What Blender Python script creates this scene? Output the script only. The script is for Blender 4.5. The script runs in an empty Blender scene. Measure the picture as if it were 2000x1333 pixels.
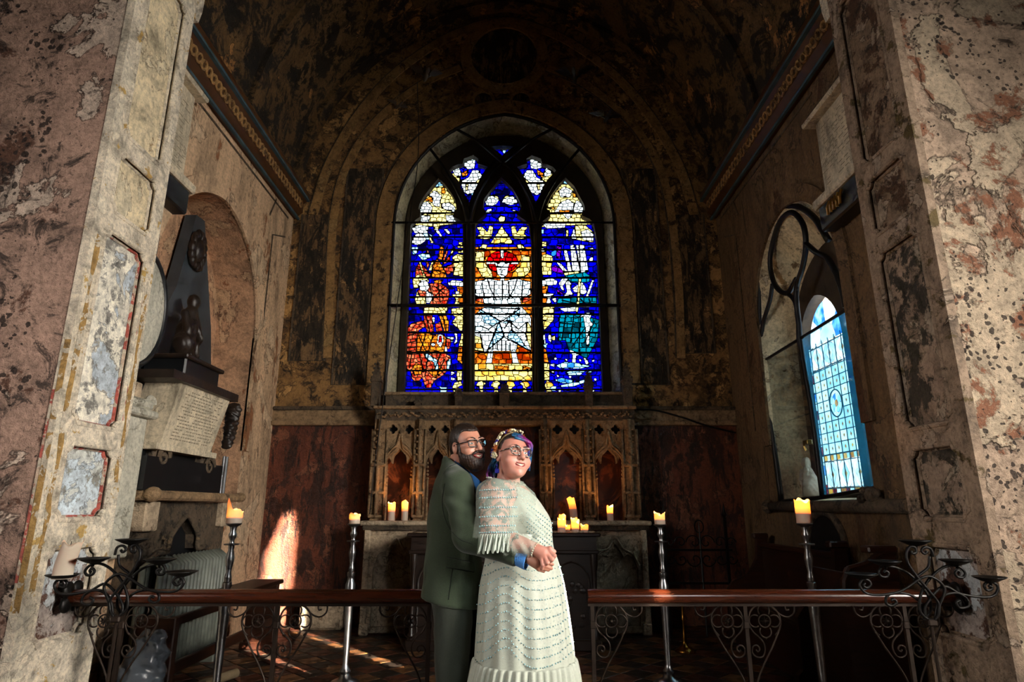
import bpy, bmesh, math, random
import numpy as np
from mathutils import Vector, Matrix
from mathutils.geometry import tessellate_polygon

random.seed(7)
rng = np.random.default_rng(7)
scene = bpy.context.scene
COL = scene.collection
PI = math.pi

# ------------------------------------------------------------------ camera
F_PX, PITCH, CAM_Z = 1215.0, math.radians(15.0), 1.34
cam_data = bpy.data.cameras.new('camera')
cam_data.sensor_width = 36.0
cam_data.lens = 36.0 * F_PX / 2000.0
cam_data.clip_start = 0.05
cam = bpy.data.objects.new('camera', cam_data)
cam.location = (0, 0, CAM_Z)
cam.rotation_euler = (PI / 2 + PITCH, 0, 0)
COL.objects.link(cam)
scene.camera = cam

# ------------------------------------------------------------------ world, sun, nave light, exposure
world = bpy.data.worlds.new('overcast_sky')
scene.world = world
world.use_nodes = True
bg = world.node_tree.nodes['Background']
bg.inputs['Color'].default_value = (0.86, 0.94, 1.0, 1)
bg.inputs['Strength'].default_value = 6.5

SUN_DIR = Vector((-0.66, 0.75, -0.32)).normalized()      # the way the light travels
sun_data = bpy.data.lights.new('sun', 'SUN')
sun_data.energy = 130.0
sun_data.angle = math.radians(0.6)
sun_data.color = (1.0, 0.86, 0.70)
sun = bpy.data.objects.new('sun', sun_data)
sun.rotation_euler = SUN_DIR.to_track_quat('-Z', 'Y').to_euler()
sun.location = (6, -6, 8)
COL.objects.link(sun)


def area_light(name, loc, target, sx, sy, power, color, spread=180):
    d = bpy.data.lights.new(name, 'AREA')
    d.shape = 'RECTANGLE'
    d.size, d.size_y = sx, sy
    d.energy = power
    d.color = color
    d.spread = math.radians(spread)
    o = bpy.data.objects.new(name, d)
    o.location = loc
    o.rotation_euler = (Vector(target) - Vector(loc)).to_track_quat('-Z', 'Y').to_euler()
    COL.objects.link(o)
    return o


# added area lights standing in for unseen nave windows, plus an added front fill
area_light('nave_window_fill_south', (5.6, -0.5, 2.9), (-2.7, 4.7, 1.4), 1.4, 2.2, 150, (1.0, 0.93, 0.84), 75)
area_light('nave_window_fill_north', (-5.6, -0.5, 2.9), (2.7, 4.2, 1.5), 1.4, 2.2, 40, (1.0, 0.92, 0.86), 80)
area_light('front_fill_lamp', (1.9, 0.6, 2.3), (0.05, 3.4, 1.2), 0.6, 0.6, 5, (0.93, 0.98, 1.0), 60)

vs = scene.view_settings
vs.view_transform = 'Standard'
vs.look = 'None'
vs.exposure = 0.0
vs.gamma = 1.0
vs.use_curve_mapping = False
scene.cycles.use_denoising = True
scene.cycles.max_bounces = 5
scene.cycles.diffuse_bounces = 2
scene.cycles.glossy_bounces = 2
scene.cycles.use_adaptive_sampling = True
scene.cycles.adaptive_threshold = 0.08
scene.cycles.use_light_tree = False
scene.cycles.adaptive_min_samples = 12
scene.cycles.transparent_max_bounces = 8
scene.cycles.sample_clamp_indirect = 4.0
scene.cycles.caustics_reflective = False
scene.cycles.caustics_refractive = False

# ------------------------------------------------------------------ projection helpers (photo pixel -> point of a real plane)
CT, ST = math.cos(PITCH), math.sin(PITCH)


def ray(u, v):
    a = (u - 1000.0) / F_PX
    b = (666.5 - v) / F_PX
    return a, CT - b * ST, ST + b * CT


def PY(u, v, y):
    a, yc, zc = ray(u, v)
    t = y / yc
    return Vector((a * t, y, CAM_Z + zc * t))


def PX(u, v, x):
    a, yc, zc = ray(u, v)
    t = x / a
    return Vector((x, yc * t, CAM_Z + zc * t))


# ------------------------------------------------------------------ colour and materials
def hx(s):
    s = s.lstrip('#')
    c = [int(s[i:i + 2], 16) / 255 for i in (0, 2, 4)]
    return tuple((x / 12.92 if x <= 0.04045 else ((x + 0.055) / 1.055) ** 2.4) for x in c) + (1.0,)


class NT:
    """small node-tree writer"""
    def __init__(self, name):
        self.m = bpy.data.materials.new(name)
        self.m.use_nodes = True
        self.t = self.m.node_tree
        self.t.nodes.clear()
        self.out = self.t.nodes.new('ShaderNodeOutputMaterial')
        self.tc = self.t.nodes.new('ShaderNodeTexCoord')
        self.obj = self.tc.outputs['Object']

    def n(self, typ, **kw):
        nd = self.t.nodes.new(typ)
        for k, v in kw.items():
            setattr(nd, k, v)
        return nd

    def put(self, sock, v):
        if hasattr(v, 'is_output') or hasattr(v, 'links'):
            self.t.links.new(v, sock)
        elif v is not None:
            sock.default_value = v

    def scale(self, s, loc=(0, 0, 0)):
        nd = self.n('ShaderNodeMapping')
        nd.inputs['Scale'].default_value = s
        nd.inputs['Location'].default_value = loc
        self.t.links.new(self.obj, nd.inputs['Vector'])
        return nd.outputs[0]

    def noise(self, sc, detail=4, rough=0.55, dist=0.0, vec=None):
        nd = self.n('ShaderNodeTexNoise')
        self.t.links.new(vec or self.obj, nd.inputs['Vector'])
        nd.inputs['Scale'].default_value = sc
        nd.inputs['Detail'].default_value = detail
        nd.inputs['Roughness'].default_value = rough
        nd.inputs['Distortion'].default_value = dist
        return nd.outputs['Fac']

    def vor(self, sc, vec=None, feature='F1', rand=1.0):
        nd = self.n('ShaderNodeTexVoronoi', feature=feature)
        self.t.links.new(vec or self.obj, nd.inputs['Vector'])
        nd.inputs['Scale'].default_value = sc
        nd.inputs['Randomness'].default_value = rand
        return nd.outputs['Distance']

    def ramp(self, fac, *stops):
        nd = self.n('ShaderNodeValToRGB')
        cr = nd.color_ramp
        while len(cr.elements) < len(stops):
            cr.elements.new(0.5)
        for e, (p, c) in zip(cr.elements, stops):
            e.position = p
            e.color = c if isinstance(c, tuple) else (c, c, c, 1)
        self.t.links.new(fac, nd.inputs['Fac'])
        return nd.outputs['Color']

    def mix(self, fac, a, b, blend='MIX'):
        nd = self.n('ShaderNodeMix', data_type='RGBA', blend_type=blend)
        self.put(nd.inputs[0], fac)
        self.put(nd.inputs[6], a)
        self.put(nd.inputs[7], b)
        return nd.outputs[2]

    def math(self, op, a, b=0.0):
        nd = self.n('ShaderNodeMath', operation=op)
        self.put(nd.inputs[0], a)
        self.put(nd.inputs[1], b)
        return nd.outputs[0]

    def bump(self, h, strength=0.4, dist=0.02):
        nd = self.n('ShaderNodeBump')
        nd.inputs['Strength'].default_value = strength
        nd.inputs['Distance'].default_value = dist
        self.t.links.new(h, nd.inputs['Height'])
        return nd.outputs[0]

    def bsdf(self, color, rough=0.7, metal=0.0, normal=None, **kw):
        nd = self.n('ShaderNodeBsdfPrincipled')
        self.put(nd.inputs['Base Color'], color)
        self.put(nd.inputs['Roughness'], rough)
        self.put(nd.inputs['Metallic'], metal)
        if normal is not None:
            self.t.links.new(normal, nd.inputs['Normal'])
        for k, v in kw.items():
            self.put(nd.inputs[k.replace('_', ' ')], v)
        return nd.outputs[0]

    def done(self, shader):
        self.t.links.new(shader, self.out.inputs['Surface'])
        return self.m


M = {}


def plain(name, col, rough=0.6, metal=0.0, var=0.25, sc=6.0, bump=0.0, **kw):
    t = NT(name)
    c = hx(col)
    dk = tuple(x * (1 - var) for x in c[:3]) + (1,)
    lt = tuple(min(1, x * (1 + var)) for x in c[:3]) + (1,)
    f = t.noise(sc, 5)
    cc = t.ramp(f, (0.3, dk), (0.7, lt))
    nrm = t.bump(t.noise(sc * 4, 4), bump, 0.01) if bump else None
    M[name] = t.done(t.bsdf(cc, rough, metal, nrm, **kw))
    return M[name]


def plaster(name, base, patch, under, dark, sc=1.0, patch_at=0.56, under_at=0.60, dark_at=0.60, pits=0.0,
            streak=False, seed=0.0, rough=0.85, bump=0.6, pit_sc=16.0, edge=0.8, relief=False):
    """old lime plaster: tone, flaked patches with a dirty, shadow-painted edge, bare under-coat, mould, pick-holes"""
    t = NT(name)
    v0 = t.scale((1, 1, 0.22) if streak else (1, 1, 1), (seed, seed * 0.7, seed * 1.3))
    v1 = t.scale((1, 1, 1), (seed * 1.1 + 3, seed - 2, seed + 5))
    b = hx(base)
    tone = t.noise(2.4 * sc, 6, 0.70, 0.4, v0)
    c = t.ramp(tone, (0.32, tuple(x * 0.38 for x in b[:3]) + (1,)), (0.50, b), (0.70, tuple(min(1, x * 1.30) for x in b[:3]) + (1,)))
    fp = t.noise(1.5 * sc, 6, 0.62, 0.5, v1)
    mp = t.ramp(fp, (patch_at, 0.0), (patch_at + 0.012, 1.0))
    c = t.mix(mp, c, t.mix(t.ramp(t.noise(6.0 * sc, 3, 0.7), (0.35, 0.0), (0.7, 1.0)), hx(patch), tuple(x * 0.6 for x in hx(patch)[:3]) + (1,)))
    fu = t.noise(2.6 * sc, 6, 0.70, 0.3, t.scale((1, 1, 0.5 if streak else 1), (seed + 9, 4, seed)))
    mu = t.ramp(fu, (under_at, 0.0), (under_at + 0.025, 1.0))
    c = t.mix(mu, c, hx(under))
    # dirt and painted peel shadow along the broken edges
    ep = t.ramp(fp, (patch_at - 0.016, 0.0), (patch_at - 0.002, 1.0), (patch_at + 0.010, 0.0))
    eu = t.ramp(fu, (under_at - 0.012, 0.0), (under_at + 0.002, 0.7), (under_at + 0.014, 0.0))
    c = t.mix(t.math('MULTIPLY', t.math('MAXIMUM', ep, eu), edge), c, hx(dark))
    fd = t.noise(3.4 * sc, 6, 0.78, 0.8, t.scale((1.6, 1.6, 0.35) if streak else (1, 1, 1), (seed - 7, 2, seed * 2)))
    md = t.ramp(fd, (dark_at, 0.0), (dark_at + 0.07, 1.0))
    c = t.mix(t.math('MULTIPLY', md, 0.88), c, hx(dark))
    fine = t.noise(30.0, 3, 0.75, 0.2)
    c = t.mix(0.6, c, t.ramp(fine, (0.32, 0.32), (0.60, 1.0)), 'MULTIPLY')
    c = t.mix(1.0, c, (1.45, 1.42, 1.38, 1), 'MULTIPLY')
    if relief or pits:
        speck = t.ramp(t.noise(70.0, 2, 0.7), (0.62, 0.0), (0.68, 1.0))
        c = t.mix(t.math('MULTIPLY', speck, 0.55), c, hx(dark))
    h = t.math('ADD', t.math('MULTIPLY', mp, 0.7), t.math('MULTIPLY', fine, 0.55)) if (relief or pits) else t.math('MULTIPLY', fine, 0.6)
    if pits:
        wob = t.n('ShaderNodeTexNoise')
        t.t.links.new(t.obj, wob.inputs['Vector'])
        wob.inputs['Scale'].default_value = 18.0
        wv = t.n('ShaderNodeVectorMath', operation='MULTIPLY_ADD')
        t.t.links.new(wob.outputs['Color'], wv.inputs[0])
        wv.inputs[1].default_value = (0.05, 0.05, 0.05)
        t.t.links.new(t.obj, wv.inputs[2])
        pv = t.vor(pit_sc, wv.outputs[0], rand=1.0)
        zone = t.ramp(t.noise(1.3, 6, 0.65, 0.3, t.scale((1, 1, 1), (seed + 4, 8, 1))), (0.42, 0.0), (0.54, 1.0))
        size = t.math('MULTIPLY', t.math('MULTIPLY', t.noise(9.0, 3), pits), zone)
        pm = t.math('LESS_THAN', pv, size)
        c = t.mix(t.math('MULTIPLY', pm, 0.88), c, hx('#20140f'))
        h = t.math('ADD', h, t.math('MULTIPLY', pm, -1.6))
    M[name] = t.done(t.bsdf(c, rough, 0.0, t.bump(h, bump, 0.035)))
    return M[name]


# ------------------------------------------------------------------ mesh builders
ROOTLOC = {}


def origin_of(o):
    while o.parent is not None:
        o = o.parent
    return Vector(o.location)


def setp(o, label=None, cat=None, group=None, kind=None):
    if label:
        o['label'] = label
    if cat:
        o['category'] = cat
    if group:
        o['group'] = group
    if kind:
        o['kind'] = kind
    return o


def thing(name, label, cat, loc, group=None, kind=None):
    o = bpy.data.objects.new(name, None)
    o.empty_display_size = 0.1
    o.location = loc
    COL.objects.link(o)
    return setp(o, label, cat, group, kind)


def make(name, verts, faces, mat=None, parent=None, smooth=False, base=None, auto=None):
    """link one mesh object; verts are world points; a parented mesh is stored relative to its root"""
    me = bpy.data.meshes.new(name)
    V = np.array([tuple(v) for v in verts], dtype=float).reshape(-1, 3)
    if parent is not None:
        org = origin_of(parent)
    elif base is not None:
        org = Vector(base)
    elif len(V):
        lo, hi = V.min(0), V.max(0)
        org = Vector(((lo[0] + hi[0]) / 2, (lo[1] + hi[1]) / 2, lo[2]))
    else:
        org = Vector((0, 0, 0))
    V = V - np.array(org)
    me.from_pydata(V.tolist(), [], [tuple(int(i) for i in f) for f in faces])
    me.validate()
    me.update()
    if smooth:
        me.polygons.foreach_set('use_smooth', [True] * len(me.polygons))
    if mat is not None:
        me.materials.append(mat if not isinstance(mat, str) else M[mat])
    o = bpy.data.objects.new(name, me)
    COL.objects.link(o)
    if parent is None:
        o.location = org
    else:
        o.parent = parent
    if auto:
        me.set_sharp_from_angle(angle=math.radians(auto))
    return o


class MB:
    """collects shapes of one part"""
    def __init__(self):
        self.v, self.f = [], []

    def add(self, vs_, fs):
        k = len(self.v)
        self.v += [Vector(p) for p in vs_]
        self.f += [tuple(i + k for i in f) for f in fs]
        return self

    def box(self, x0, x1, y0, y1, z0, z1, bev=0.0):
        if bev > 0:
            bm = bmesh.new()
            bmesh.ops.create_cube(bm, size=1.0)
            for v in bm.verts:
                v.co = Vector(((x0 + x1) / 2 + v.co.x * (x1 - x0), (y0 + y1) / 2 + v.co.y * (y1 - y0), (z0 + z1) / 2 + v.co.z * (z1 - z0)))
            bmesh.ops.bevel(bm, geom=list(bm.edges), offset=bev, segments=1, affect='EDGES')
            bm.verts.index_update()
            self.add([v.co.copy() for v in bm.verts], [tuple(v.index for v in f.verts) for f in bm.faces])
            bm.free()
            return self
        p = [(x, y, z) for z in (z0, z1) for y in (y0, y1) for x in (x0, x1)]
        return self.add(p, [(0, 2, 3, 1), (4, 5, 7, 6), (0, 1, 5, 4), (2, 6, 7, 3), (0, 4, 6, 2), (1, 3, 7, 5)])

    def hexa(self, p8):
        """eight corners: bottom ring of four, top ring of four"""
        return self.add(p8, [(3, 2, 1, 0), (4, 5, 6, 7), (0, 1, 5, 4), (1, 2, 6, 5), (2, 3, 7, 6), (3, 0, 4, 7)])

    def tube(self, pts, r, n=8, closed=False, caps=True):
        pts = [Vector(p) for p in pts]
        m = len(pts)
        rad = r if isinstance(r, (list, tuple, np.ndarray)) else [r] * m
        rings = []
        prev = None
        for i, p in enumerate(pts):
            if closed:
                d = pts[(i + 1) % m] - pts[(i - 1) % m]
            else:
                d = pts[min(i + 1, m - 1)] - pts[max(i - 1, 0)]
            if d.length < 1e-9:
                d = Vector((0, 0, 1))
            d.normalize()
            if prev is None:
                a = Vector((0, 0, 1)) if abs(d.z) < 0.9 else Vector((1, 0, 0))
                s = d.cross(a).normalized()
            else:
                s = (prev - d * prev.dot(d))
                s = s.normalized() if s.length > 1e-6 else d.orthogonal().normalized()
            prev = s
            w = d.cross(s)
            rings.append([p + (s * math.cos(2 * PI * k / n) + w * math.sin(2 * PI * k / n)) * rad[i] for k in range(n)])
        vs_ = [q for rg in rings for q in rg]
        fs = []
        for i in range(m if closed else m - 1):
            j = (i + 1) % m
            for k in range(n):
                fs.append((i * n + k, i * n + (k + 1) % n, j * n + (k + 1) % n, j * n + k))
        if caps and not closed:
            fs.append(tuple(range(n))[::-1])
            fs.append(tuple((m - 1) * n + k for k in range(n)))
        return self.add(vs_, fs)

    def lathe(self, c, prof, n=20, caps=True):
        """prof: (radius, z) from bottom to top about the vertical through c"""
        vs_ = []
        for r, z in prof:
            vs_ += [(c[0] + r * math.cos(2 * PI * k / n), c[1] + r * math.sin(2 * PI * k / n), c[2] + z) for k in range(n)]
        fs = []
        for i in range(len(prof) - 1):
            for k in range(n):
                fs.append((i * n + k, i * n + (k + 1) % n, (i + 1) * n + (k + 1) % n, (i + 1) * n + k))
        if caps:
            fs.append(tuple(range(n))[::-1])
            fs.append(tuple((len(prof) - 1) * n + k for k in range(n)))
        return self.add(vs_, fs)

    def ball(self, c, r, n=10):
        r = (r, r, r) if not isinstance(r, (tuple, list)) else r
        vs_, fs = [], []
        m = max(4, n // 2 + 1)
        for i in range(m + 1):
            th = PI * i / m
            for k in range(n):
                ph = 2 * PI * k / n
                vs_.append((c[0] + r[0] * math.sin(th) * math.cos(ph), c[1] + r[1] * math.sin(th) * math.sin(ph), c[2] + r[2] * math.cos(th)))
        for i in range(m):
            for k in range(n):
                fs.append((i * n + k, (i + 1) * n + k, (i + 1) * n + (k + 1) % n, i * n + (k + 1) % n))
        return self.add(vs_, fs)

    def plate(self, loops, fn0, fn1, sides=True):
        """2-D loops (outer first, then holes) put in space by fn0 (front) and fn1 (back)"""
        l3 = [[Vector((p[0], p[1], 0)) for p in lp] for lp in loops]
        tri = tessellate_polygon(l3)
        flat = [p for lp in loops for p in lp]
        n = len(flat)
        vs_ = [fn0(*p) for p in flat] + [fn1(*p) for p in flat]
        fs = [tuple(t) for t in tri] + [tuple(i + n for i in reversed(t)) for t in tri]
        if sides:
            k = 0
            for lp in loops:
                m = len(lp)
                for i in range(m):
                    a, b = k + i, k + (i + 1) % m
                    fs.append((a, b, b + n, a + n))
                k += m
        return self.add(vs_, fs)

    def sweep(self, path, prof, frame):
        """prof 2-D points swept along path; frame(i) -> (u, v) axes at path point i"""
        n = len(prof)
        for i, p in enumerate(path):
            u, w = frame(i)
            self.v += [Vector(p) + Vector(u) * a + Vector(w) * b for a, b in prof]
        k = len(self.v) - n * len(path)
        for i in range(len(path) - 1):
            for j in range(n):
                self.f.append((k + i * n + j, k + i * n + (j + 1) % n, k + (i + 1) * n + (j + 1) % n, k + (i + 1) * n + j))
        self.f.append(tuple(k + j for j in range(n)))
        self.f.append(tuple(k + (len(path) - 1) * n + j for j in reversed(range(n))))
        return self

    def build(self, name, mat=None, parent=None, smooth=False, base=None, auto=None):
        return make(name, self.v, self.f, mat, parent, smooth, base, auto)


def spline(pts, per=8, closed=False):
    """Catmull-Rom through points of any dimension"""
    P = [np.array(p, dtype=float) for p in pts]
    n = len(P)
    out = []
    for i in range(n if closed else n - 1):
        p0 = P[(i - 1) % n] if closed or i > 0 else 2 * P[0] - P[1]
        p1, p2 = P[i], P[(i + 1) % n]
        p3 = P[(i + 2) % n] if closed or i + 2 < n else 2 * P[-1] - P[-2]
        for k in range(per):
            t = k / per
            out.append(0.5 * ((2 * p1) + (-p0 + p2) * t + (2 * p0 - 5 * p1 + 4 * p2 - p3) * t * t + (-p0 + 3 * p1 - 3 * p2 + p3) * t ** 3))
    if not closed:
        out.append(P[-1])
    return [tuple(o) for o in out]


def arch2(cx, hw, spring, rise, n=16):
    """two-centred arch, left spring to right spring, 2-D (x, z)"""
    c = (rise * rise - hw * hw) / (2 * hw)
    if c < 0:
        c = 0.0
    R = hw + c
    a1 = math.atan2(rise, -(-c)) if c == 0 else math.atan2(rise, -c)
    left = []
    # left arc: centre at (cx + c), radius R, from angle pi to apex
    ap = math.atan2(math.sqrt(max(0, R * R - c * c)), -c)
    for i in range(n + 1):
        th = PI + (ap - PI) * i / n
        left.append((cx + c + R * math.cos(th), spring + R * math.sin(th) * (rise / math.sqrt(max(1e-9, R * R - c * c)))))
    right = [(2 * cx - x, z) for x, z in reversed(left[:-1])]
    return left + right


def copy_obj(o, parent=None):
    c = o.copy()
    COL.objects.link(c)
    c.parent = parent
    return c
# ------------------------------------------------------------------ materials of the building
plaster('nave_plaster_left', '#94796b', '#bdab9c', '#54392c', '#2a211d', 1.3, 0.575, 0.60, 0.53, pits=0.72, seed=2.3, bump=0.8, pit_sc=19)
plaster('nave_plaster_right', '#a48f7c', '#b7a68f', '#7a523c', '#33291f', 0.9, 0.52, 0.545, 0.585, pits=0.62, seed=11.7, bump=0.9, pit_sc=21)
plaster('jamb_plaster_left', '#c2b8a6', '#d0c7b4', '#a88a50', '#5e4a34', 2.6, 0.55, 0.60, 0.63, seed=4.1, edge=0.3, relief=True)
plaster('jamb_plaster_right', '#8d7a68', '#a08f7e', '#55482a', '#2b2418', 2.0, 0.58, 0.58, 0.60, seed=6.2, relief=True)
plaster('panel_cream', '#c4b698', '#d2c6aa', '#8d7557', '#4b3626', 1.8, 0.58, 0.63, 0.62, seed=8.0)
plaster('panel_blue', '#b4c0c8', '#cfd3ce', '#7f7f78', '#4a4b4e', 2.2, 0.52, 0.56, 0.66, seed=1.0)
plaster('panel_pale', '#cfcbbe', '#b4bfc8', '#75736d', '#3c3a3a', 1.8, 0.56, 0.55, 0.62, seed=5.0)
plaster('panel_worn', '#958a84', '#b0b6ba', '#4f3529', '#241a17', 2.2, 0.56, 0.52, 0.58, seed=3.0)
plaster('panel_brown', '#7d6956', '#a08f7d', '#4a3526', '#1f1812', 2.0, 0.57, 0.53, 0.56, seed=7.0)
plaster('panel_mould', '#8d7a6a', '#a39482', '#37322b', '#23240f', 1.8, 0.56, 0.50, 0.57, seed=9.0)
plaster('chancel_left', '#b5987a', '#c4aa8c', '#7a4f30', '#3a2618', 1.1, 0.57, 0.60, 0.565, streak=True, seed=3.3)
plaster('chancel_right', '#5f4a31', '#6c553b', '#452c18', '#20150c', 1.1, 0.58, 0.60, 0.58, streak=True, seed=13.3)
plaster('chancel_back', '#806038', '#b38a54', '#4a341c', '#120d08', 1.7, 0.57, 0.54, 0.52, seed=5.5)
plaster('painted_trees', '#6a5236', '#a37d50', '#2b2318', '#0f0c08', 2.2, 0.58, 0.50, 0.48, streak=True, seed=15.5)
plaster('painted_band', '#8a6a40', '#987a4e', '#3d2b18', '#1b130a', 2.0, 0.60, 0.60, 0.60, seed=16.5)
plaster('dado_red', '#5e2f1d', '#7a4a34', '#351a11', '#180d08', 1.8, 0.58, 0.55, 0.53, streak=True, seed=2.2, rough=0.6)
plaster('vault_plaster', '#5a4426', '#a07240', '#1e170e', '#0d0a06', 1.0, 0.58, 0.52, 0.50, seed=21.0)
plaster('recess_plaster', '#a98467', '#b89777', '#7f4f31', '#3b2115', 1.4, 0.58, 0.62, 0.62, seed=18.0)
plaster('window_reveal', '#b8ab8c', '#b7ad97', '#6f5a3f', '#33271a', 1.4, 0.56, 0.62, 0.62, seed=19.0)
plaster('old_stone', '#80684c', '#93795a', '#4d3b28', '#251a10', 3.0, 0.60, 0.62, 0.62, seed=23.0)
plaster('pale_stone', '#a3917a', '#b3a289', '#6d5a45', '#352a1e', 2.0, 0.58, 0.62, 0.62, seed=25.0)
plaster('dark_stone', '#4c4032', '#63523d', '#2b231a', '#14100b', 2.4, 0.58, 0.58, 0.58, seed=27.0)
plain('blue_line', '#38525c', 0.8, var=0.4)
plain('gilt_brown', '#4a2f18', 0.5, var=0.4)
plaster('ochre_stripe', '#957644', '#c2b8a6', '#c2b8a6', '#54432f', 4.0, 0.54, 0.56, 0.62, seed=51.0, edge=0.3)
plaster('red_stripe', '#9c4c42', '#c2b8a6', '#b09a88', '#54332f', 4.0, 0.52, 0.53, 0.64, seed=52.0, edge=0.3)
plain('black_iron', '#141210', 0.45, 0.6, var=0.3, bump=0.1)
plain('brown_iron', '#2e231b', 0.5, 0.6, var=0.4, bump=0.15)
plain('frame_iron', '#0d0c0b', 0.5, 0.3)
plain('window_stone', '#3d3122', 0.85, var=0.4, bump=0.3)

YB = 7.95           # east wall
XL, XR = -3.05, 2.85   # chancel side walls
XC = -0.11          # chancel axis
XJ = 2.60           # jamb planes of the chancel arch
YJ0, YJ1 = 3.55, 4.23
ZS = 5.42           # spring of the vault
VAULT = arch2(-0.10, 2.95, ZS, 3.32, 20)

# ------------------------------------------------------------------ floor
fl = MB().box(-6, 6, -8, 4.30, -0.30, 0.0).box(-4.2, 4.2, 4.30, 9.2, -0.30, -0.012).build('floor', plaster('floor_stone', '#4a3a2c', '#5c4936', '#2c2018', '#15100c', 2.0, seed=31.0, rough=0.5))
setp(fl, 'dark stone floor of the chancel and nave under the tiles', kind='structure')


def tile_mat(name, c, sp):
    t = NT(name)
    f = t.noise(7.0, 6, 0.7)
    col = t.mix(t.ramp(f, (0.45, 0.0), (0.62, 1.0)), hx(c), hx(sp))
    M[name] = t.done(t.bsdf(col, t.ramp(t.noise(9.0, 4), (0.3, 0.25), (0.7, 0.6)), 0.0, t.bump(f, 0.15, 0.004)))


tile_mat('tile_red', '#5a3220', '#3c2015')
tile_mat('tile_black', '#1d1712', '#2c231a')
tile_mat('tile_tan', '#7a5330', '#3a2718')
TS = 0.215
tiles = []
nm = {}
bmt = MB().box(-TS / 2 + 0.004, TS / 2 - 0.004, -TS / 2 + 0.004, TS / 2 - 0.004, -0.012, 0.0, bev=0.003)
tmeshes = []
for k in ('tile_red', 'tile_black', 'tile_tan'):
    o = bmt.build('tmp', k, base=(0, 0, 0))
    tmeshes.append(o.data)
    bpy.data.objects.remove(o)
R45 = Matrix.Rotation(PI / 4, 4, 'Z')
cand = []
for i in range(-30, 31):
    for j in range(-30, 31):
        p = R45 @ Vector((i * TS, j * TS, 0)) + Vector((0, 6.2, 0))
        if -3.0 < p.x < 2.8 and 4.42 < p.y < 7.88:
            kind = 1 if (i + j) % 2 else (0 if i % 2 else 2)
            cand.append((abs(p.y - 5.6) * 0.7 + max(0, 5.1 - p.y) * 4 + 0.05 * abs(p.x), p, kind))
cand.sort(key=lambda c: c[0])
rest = MB()
restm = []
for q, (d, p, kind) in enumerate(cand):
    if q < 300:
        o = bpy.data.objects.new('floor_tile', tmeshes[kind])
        COL.objects.link(o)
        o.parent = fl
        o.location = p - Vector(fl.location)
        o.rotation_euler = (random.uniform(-.004, .004), random.uniform(-.004, .004), PI / 4)
    else:
        h = TS * 0.7071 - 0.005
        rest.add([(p.x - h, p.y, 0), (p.x, p.y - h, 0), (p.x + h, p.y, 0), (p.x, p.y + h, 0)], [(0, 1, 2, 3)])
        restm.append(kind)
ro = rest.build('floor_tile_remainder', 'tile_red', fl)
ro.data.materials.append(M['tile_black'])
ro.data.materials.append(M['tile_tan'])
ro.data.polygons.foreach_set('material_index', restm)
setp(ro, kind='stuff')

# ------------------------------------------------------------------ east wall with the window opening
W1 = dict(cx=XC, hw=1.556, spring=5.18, rise=1.745, sill=2.60)
win1 = arch2(W1['cx'], W1['hw'], W1['spring'], W1['rise'], 18)
win1_loop = [(W1['cx'] + W1['hw'], W1['sill'])] + [(W1['cx'] - W1['hw'], W1['sill'])] + win1
wall_top = [(XL - 0.2, -0.02)] + [(XL - 0.2, ZS - 0.1)] + [(x * 1.06 + 0.006, z + 0.18) for x, z in VAULT] + [(XR + 0.2, ZS - 0.1), (XR + 0.2, -0.02)]
wb = MB().plate([wall_top, win1_loop], lambda x, z: (x, YB, z), lambda x, z: (x, YB + 0.12, z)).build('wall_back', 'chancel_back')
setp(wb, 'dim painted east wall behind the altar with flaking brown murals', kind='structure')
# splayed reveal of the east window
glass_hw, YG = 1.40, 8.32
inner = arch2(W1['cx'], glass_hw, 5.30, 1.42, 18)
inner_loop = [(W1['cx'] + glass_hw, 2.52), (W1['cx'] - glass_hw, 2.52)] + inner
outer_l = win1_loop
mb = MB()
n = len(outer_l)
mb.add([(x, YB, z) for x, z in outer_l] + [(x, YG + 0.05, z) for x, z in inner_loop], [(i, (i + 1) % n, n + (i + 1) % n, n + i) for i in range(n)])
mb.build('reveal', 'window_reveal', wb)


def strip2d(path, w0, w1):
    """ribbon around an open 2-D path, offsets w0 and w1 along its left normal"""
    a, b = [], []
    m = len(path)
    for i in range(m):
        p0, p1 = path[max(0, i - 1)], path[min(m - 1, i + 1)]
        dx, dz = p1[0] - p0[0], p1[1] - p0[1]
        L = math.hypot(dx, dz) or 1
        nx, nz = -dz / L, dx / L
        a.append((path[i][0] + nx * w0, path[i][1] + nz * w0))
        b.append((path[i][0] + nx * w1, path[i][1] + nz * w1))
    return a + b[::-1]


def relief(loops, mat, t, name, parent, y=YB):
    return MB().plate(loops, lambda x, z: (x, y - t, z), lambda x, z: (x, y + 0.01, z)).build(name, mat, parent)


# plaster band around the window arch, painted arcades and roundels above it
path = [(W1['cx'] - W1['hw'], 2.9)] + win1 + [(W1['cx'] + W1['hw'], 2.9)]
relief([strip2d(path, 0.015, 0.22)], 'painted_band', 0.035, 'plaster_band', wb)
relief([strip2d(path, 0.235, 0.26)], 'dark_stone', 0.02, 'painted_line', wb)


def pxpath(pts, per=6):
    return [(PY(u, v, YB).x, PY(u, v, YB).z) for u, v in spline(pts, per)]


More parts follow.
